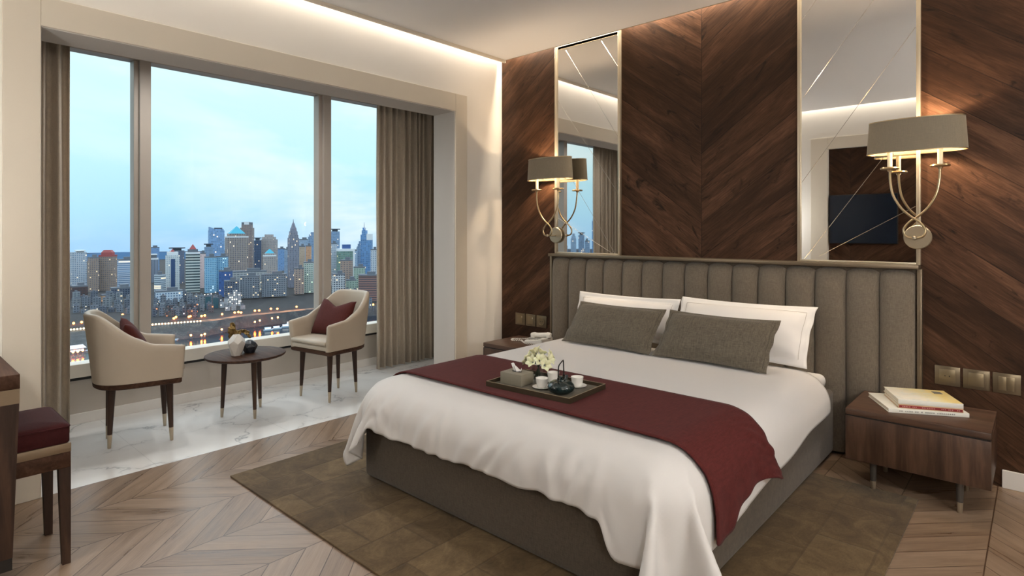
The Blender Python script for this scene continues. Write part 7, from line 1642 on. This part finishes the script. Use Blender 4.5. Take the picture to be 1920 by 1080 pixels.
M['ground'] = m_ground(); M['bank'] = m_bank(); M['water'] = m_water(); M['lane'] = m_lane()
zs = (-118.7, -106., -105.8, -102.5, GZ, GZ)
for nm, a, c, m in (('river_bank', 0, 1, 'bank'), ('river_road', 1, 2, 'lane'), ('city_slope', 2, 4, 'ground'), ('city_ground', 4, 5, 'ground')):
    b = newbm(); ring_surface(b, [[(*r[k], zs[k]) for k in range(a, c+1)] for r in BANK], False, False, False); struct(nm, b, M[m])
b = newbm(); box(b, -2600, -60, -2600, 900, -120, -118.6); struct('river', b, M['water'])
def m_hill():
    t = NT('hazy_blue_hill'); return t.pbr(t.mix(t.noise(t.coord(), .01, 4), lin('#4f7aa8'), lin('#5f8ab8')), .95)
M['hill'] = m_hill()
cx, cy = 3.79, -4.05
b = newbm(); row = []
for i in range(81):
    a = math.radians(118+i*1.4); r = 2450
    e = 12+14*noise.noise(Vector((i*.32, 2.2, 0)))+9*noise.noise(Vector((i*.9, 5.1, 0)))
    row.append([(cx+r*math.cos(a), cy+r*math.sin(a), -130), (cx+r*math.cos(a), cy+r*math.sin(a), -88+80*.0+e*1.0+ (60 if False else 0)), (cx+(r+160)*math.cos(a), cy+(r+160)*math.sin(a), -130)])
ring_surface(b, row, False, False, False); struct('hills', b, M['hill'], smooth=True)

# moored boats
M['hull'] = plain('pale_boat_hull', '#8fa3b5', .5, nz=.05); M['deck'] = plain('boat_cabin_white', '#c4d2de', .5, nz=.05, Emission_Color=(.8, .9, 1, 1), Emission_Strength=.15)
M['boatglow'] = m_emit('boat_window_light', (1, .9, .7, 1), 2.2, False)
for x, y, rot, ln_, kd in BOATS:
    big = kd == 1
    t = thing('river_boat', 'large roofed pontoon boat moored below the promenade' if big else 'small boat moored on the river near the bank', 'boat', (x, y, -118.8), L(rot), 'pontoon boats' if big else 'small river boats')
    w = ln_*.26; b = newbm()
    ring_surface(b, [[(-ln_*.5, 0, .1), (-ln_*.42, -w*.5, .1), (ln_*.40, -w*.5, .1), (ln_*.5, 0, .1), (ln_*.40, w*.5, .1), (-ln_*.42, w*.5, .1)], [(-ln_*.52, 0, 2.), (-ln_*.44, -w*.56, 1.7), (ln_*.42, -w*.56, 1.7), (ln_*.56, 0, 2.2), (ln_*.42, w*.56, 1.7), (-ln_*.44, w*.56, 1.7)]]); obj('hull', b, M['hull'], t, False)
    b = newbm(); box(b, -ln_*.36, ln_*.28, -w*.42, w*.42, 1.6, 4.2); obj('cabin', b, M['deck'], t, False)
    b = newbm()
    for k in range(7): box(b, -ln_*.33+k*ln_*.085, -ln_*.33+k*ln_*.085+ln_*.045, -w*.425-.02, -w*.42, 2.5, 3.5)
    obj('cabin_windows', b, M['boatglow'], t, False)
    if big:
        b = newbm(); ring_surface(b, [[(-ln_*.42, -w*.6, 5), (ln_*.36, -w*.6, 5), (ln_*.36, w*.6, 5), (-ln_*.42, w*.6, 5)], [(-ln_*.3, -.3, 8), (ln_*.26, -.3, 8), (ln_*.26, .3, 8), (-ln_*.3, .3, 8)]]); obj('roof', b, M['roofwhite'], t, False)
# ------------------------------------------------------------------ sky, lights, camera
w = bpy.data.worlds.new('dusk_sky'); sc.world = w; w.use_nodes = True; nt = w.node_tree; nt.nodes.clear()
class W(NT):
    def __init__(s): s.t = nt
t = W(); c = t.coord('Generated'); o = t.sep(c)
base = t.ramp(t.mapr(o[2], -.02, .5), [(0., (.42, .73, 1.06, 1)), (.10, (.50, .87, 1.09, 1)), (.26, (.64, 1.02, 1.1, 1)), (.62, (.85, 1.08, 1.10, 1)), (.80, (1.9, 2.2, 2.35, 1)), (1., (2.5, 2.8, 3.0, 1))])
n = t.noise(t.vadd(t.vmul(c, (1.2, 1.2, 3.6)), (.3, .8, .1)), 2.1, 5, .55, .4)
cl = t.mapr(n, .44, .66)
az = t.mapr(t.math('ABSOLUTE', o[1]), .12, .5, .35, 1.1)
col = t.mix(t.math('MULTIPLY', t.math('MULTIPLY', cl, az), .75), base, (1.02, 1.12, 1.12, 1))
col = t.mix(t.math('LESS_THAN', o[2], -.03), col, (.10, .13, .18, 1))
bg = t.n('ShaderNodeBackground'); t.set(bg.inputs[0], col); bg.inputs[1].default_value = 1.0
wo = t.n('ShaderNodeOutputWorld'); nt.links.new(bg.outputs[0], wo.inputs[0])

def area(name, loc, sx, sy, power, col, rot=(0, 0, 0)):
    l = bpy.data.lights.new(name, 'AREA'); l.shape = 'RECTANGLE'; l.size = sx; l.size_y = sy; l.energy = power; l.color = col
    o = bpy.data.objects.new(name, l); COL.objects.link(o); o.location = loc; o.rotation_euler = rot
    return o
WARM = (1, .92, .82)
area('cove_light_window', (.050, -2.25, 3.06), .03, 4.2, 11., WARM, (0, L(-12), 0))
area('cove_light_headboard', (2.6, -.038, 3.06), 5.0, .02, 55., (1, .84, .64), (L(8), 0, 0))
area('cove_light_tv', (2.6, YB+.05, 3.06), 5.0, .03, 12., WARM)
def spot(loc, power, ang=158, col=(1, .995, .985), r=.06):
    l = bpy.data.lights.new('downlight_and_bay_fill', 'SPOT'); l.energy = power; l.color = col; l.spot_size = L(ang); l.spot_blend = 1.; l.shadow_soft_size = r
    o = bpy.data.objects.new('downlight_and_bay_fill', l); COL.objects.link(o); o.location = loc
for p in DOWN: spot(*p)
for loc, e in FILL_POINTS:
    l = bpy.data.lights.new('room_fill_point', 'POINT'); l.energy = e; l.color = (1, .995, .985); l.shadow_soft_size = .05
    o = bpy.data.objects.new('room_fill_point', l); COL.objects.link(o); o.location = loc

cam = bpy.data.cameras.new('camera'); co = bpy.data.objects.new('camera', cam); COL.objects.link(co); sc.camera = co
co.location = (3.7906, -4.0539, 1.36); co.rotation_euler = (PI/2, 0, PI/2-math.radians(47.915))
cam.sensor_width = 36; cam.lens = 1096.6/1920*36; cam.shift_y = -(540-433.46)/1920; cam.clip_start = .05; cam.clip_end = 6000
sc.view_settings.view_transform = 'Standard'; sc.view_settings.look = 'None'; sc.view_settings.exposure = 0.; sc.view_settings.gamma = 1.
sc.cycles.max_bounces = 8; sc.cycles.diffuse_bounces = 5; sc.cycles.glossy_bounces = 5; sc.cycles.transparent_max_bounces = 12
sc.cycles.sample_clamp_indirect = 40.; sc.cycles.use_denoising = True; sc.cycles.caustics_reflective = False; sc.cycles.caustics_refractive = False
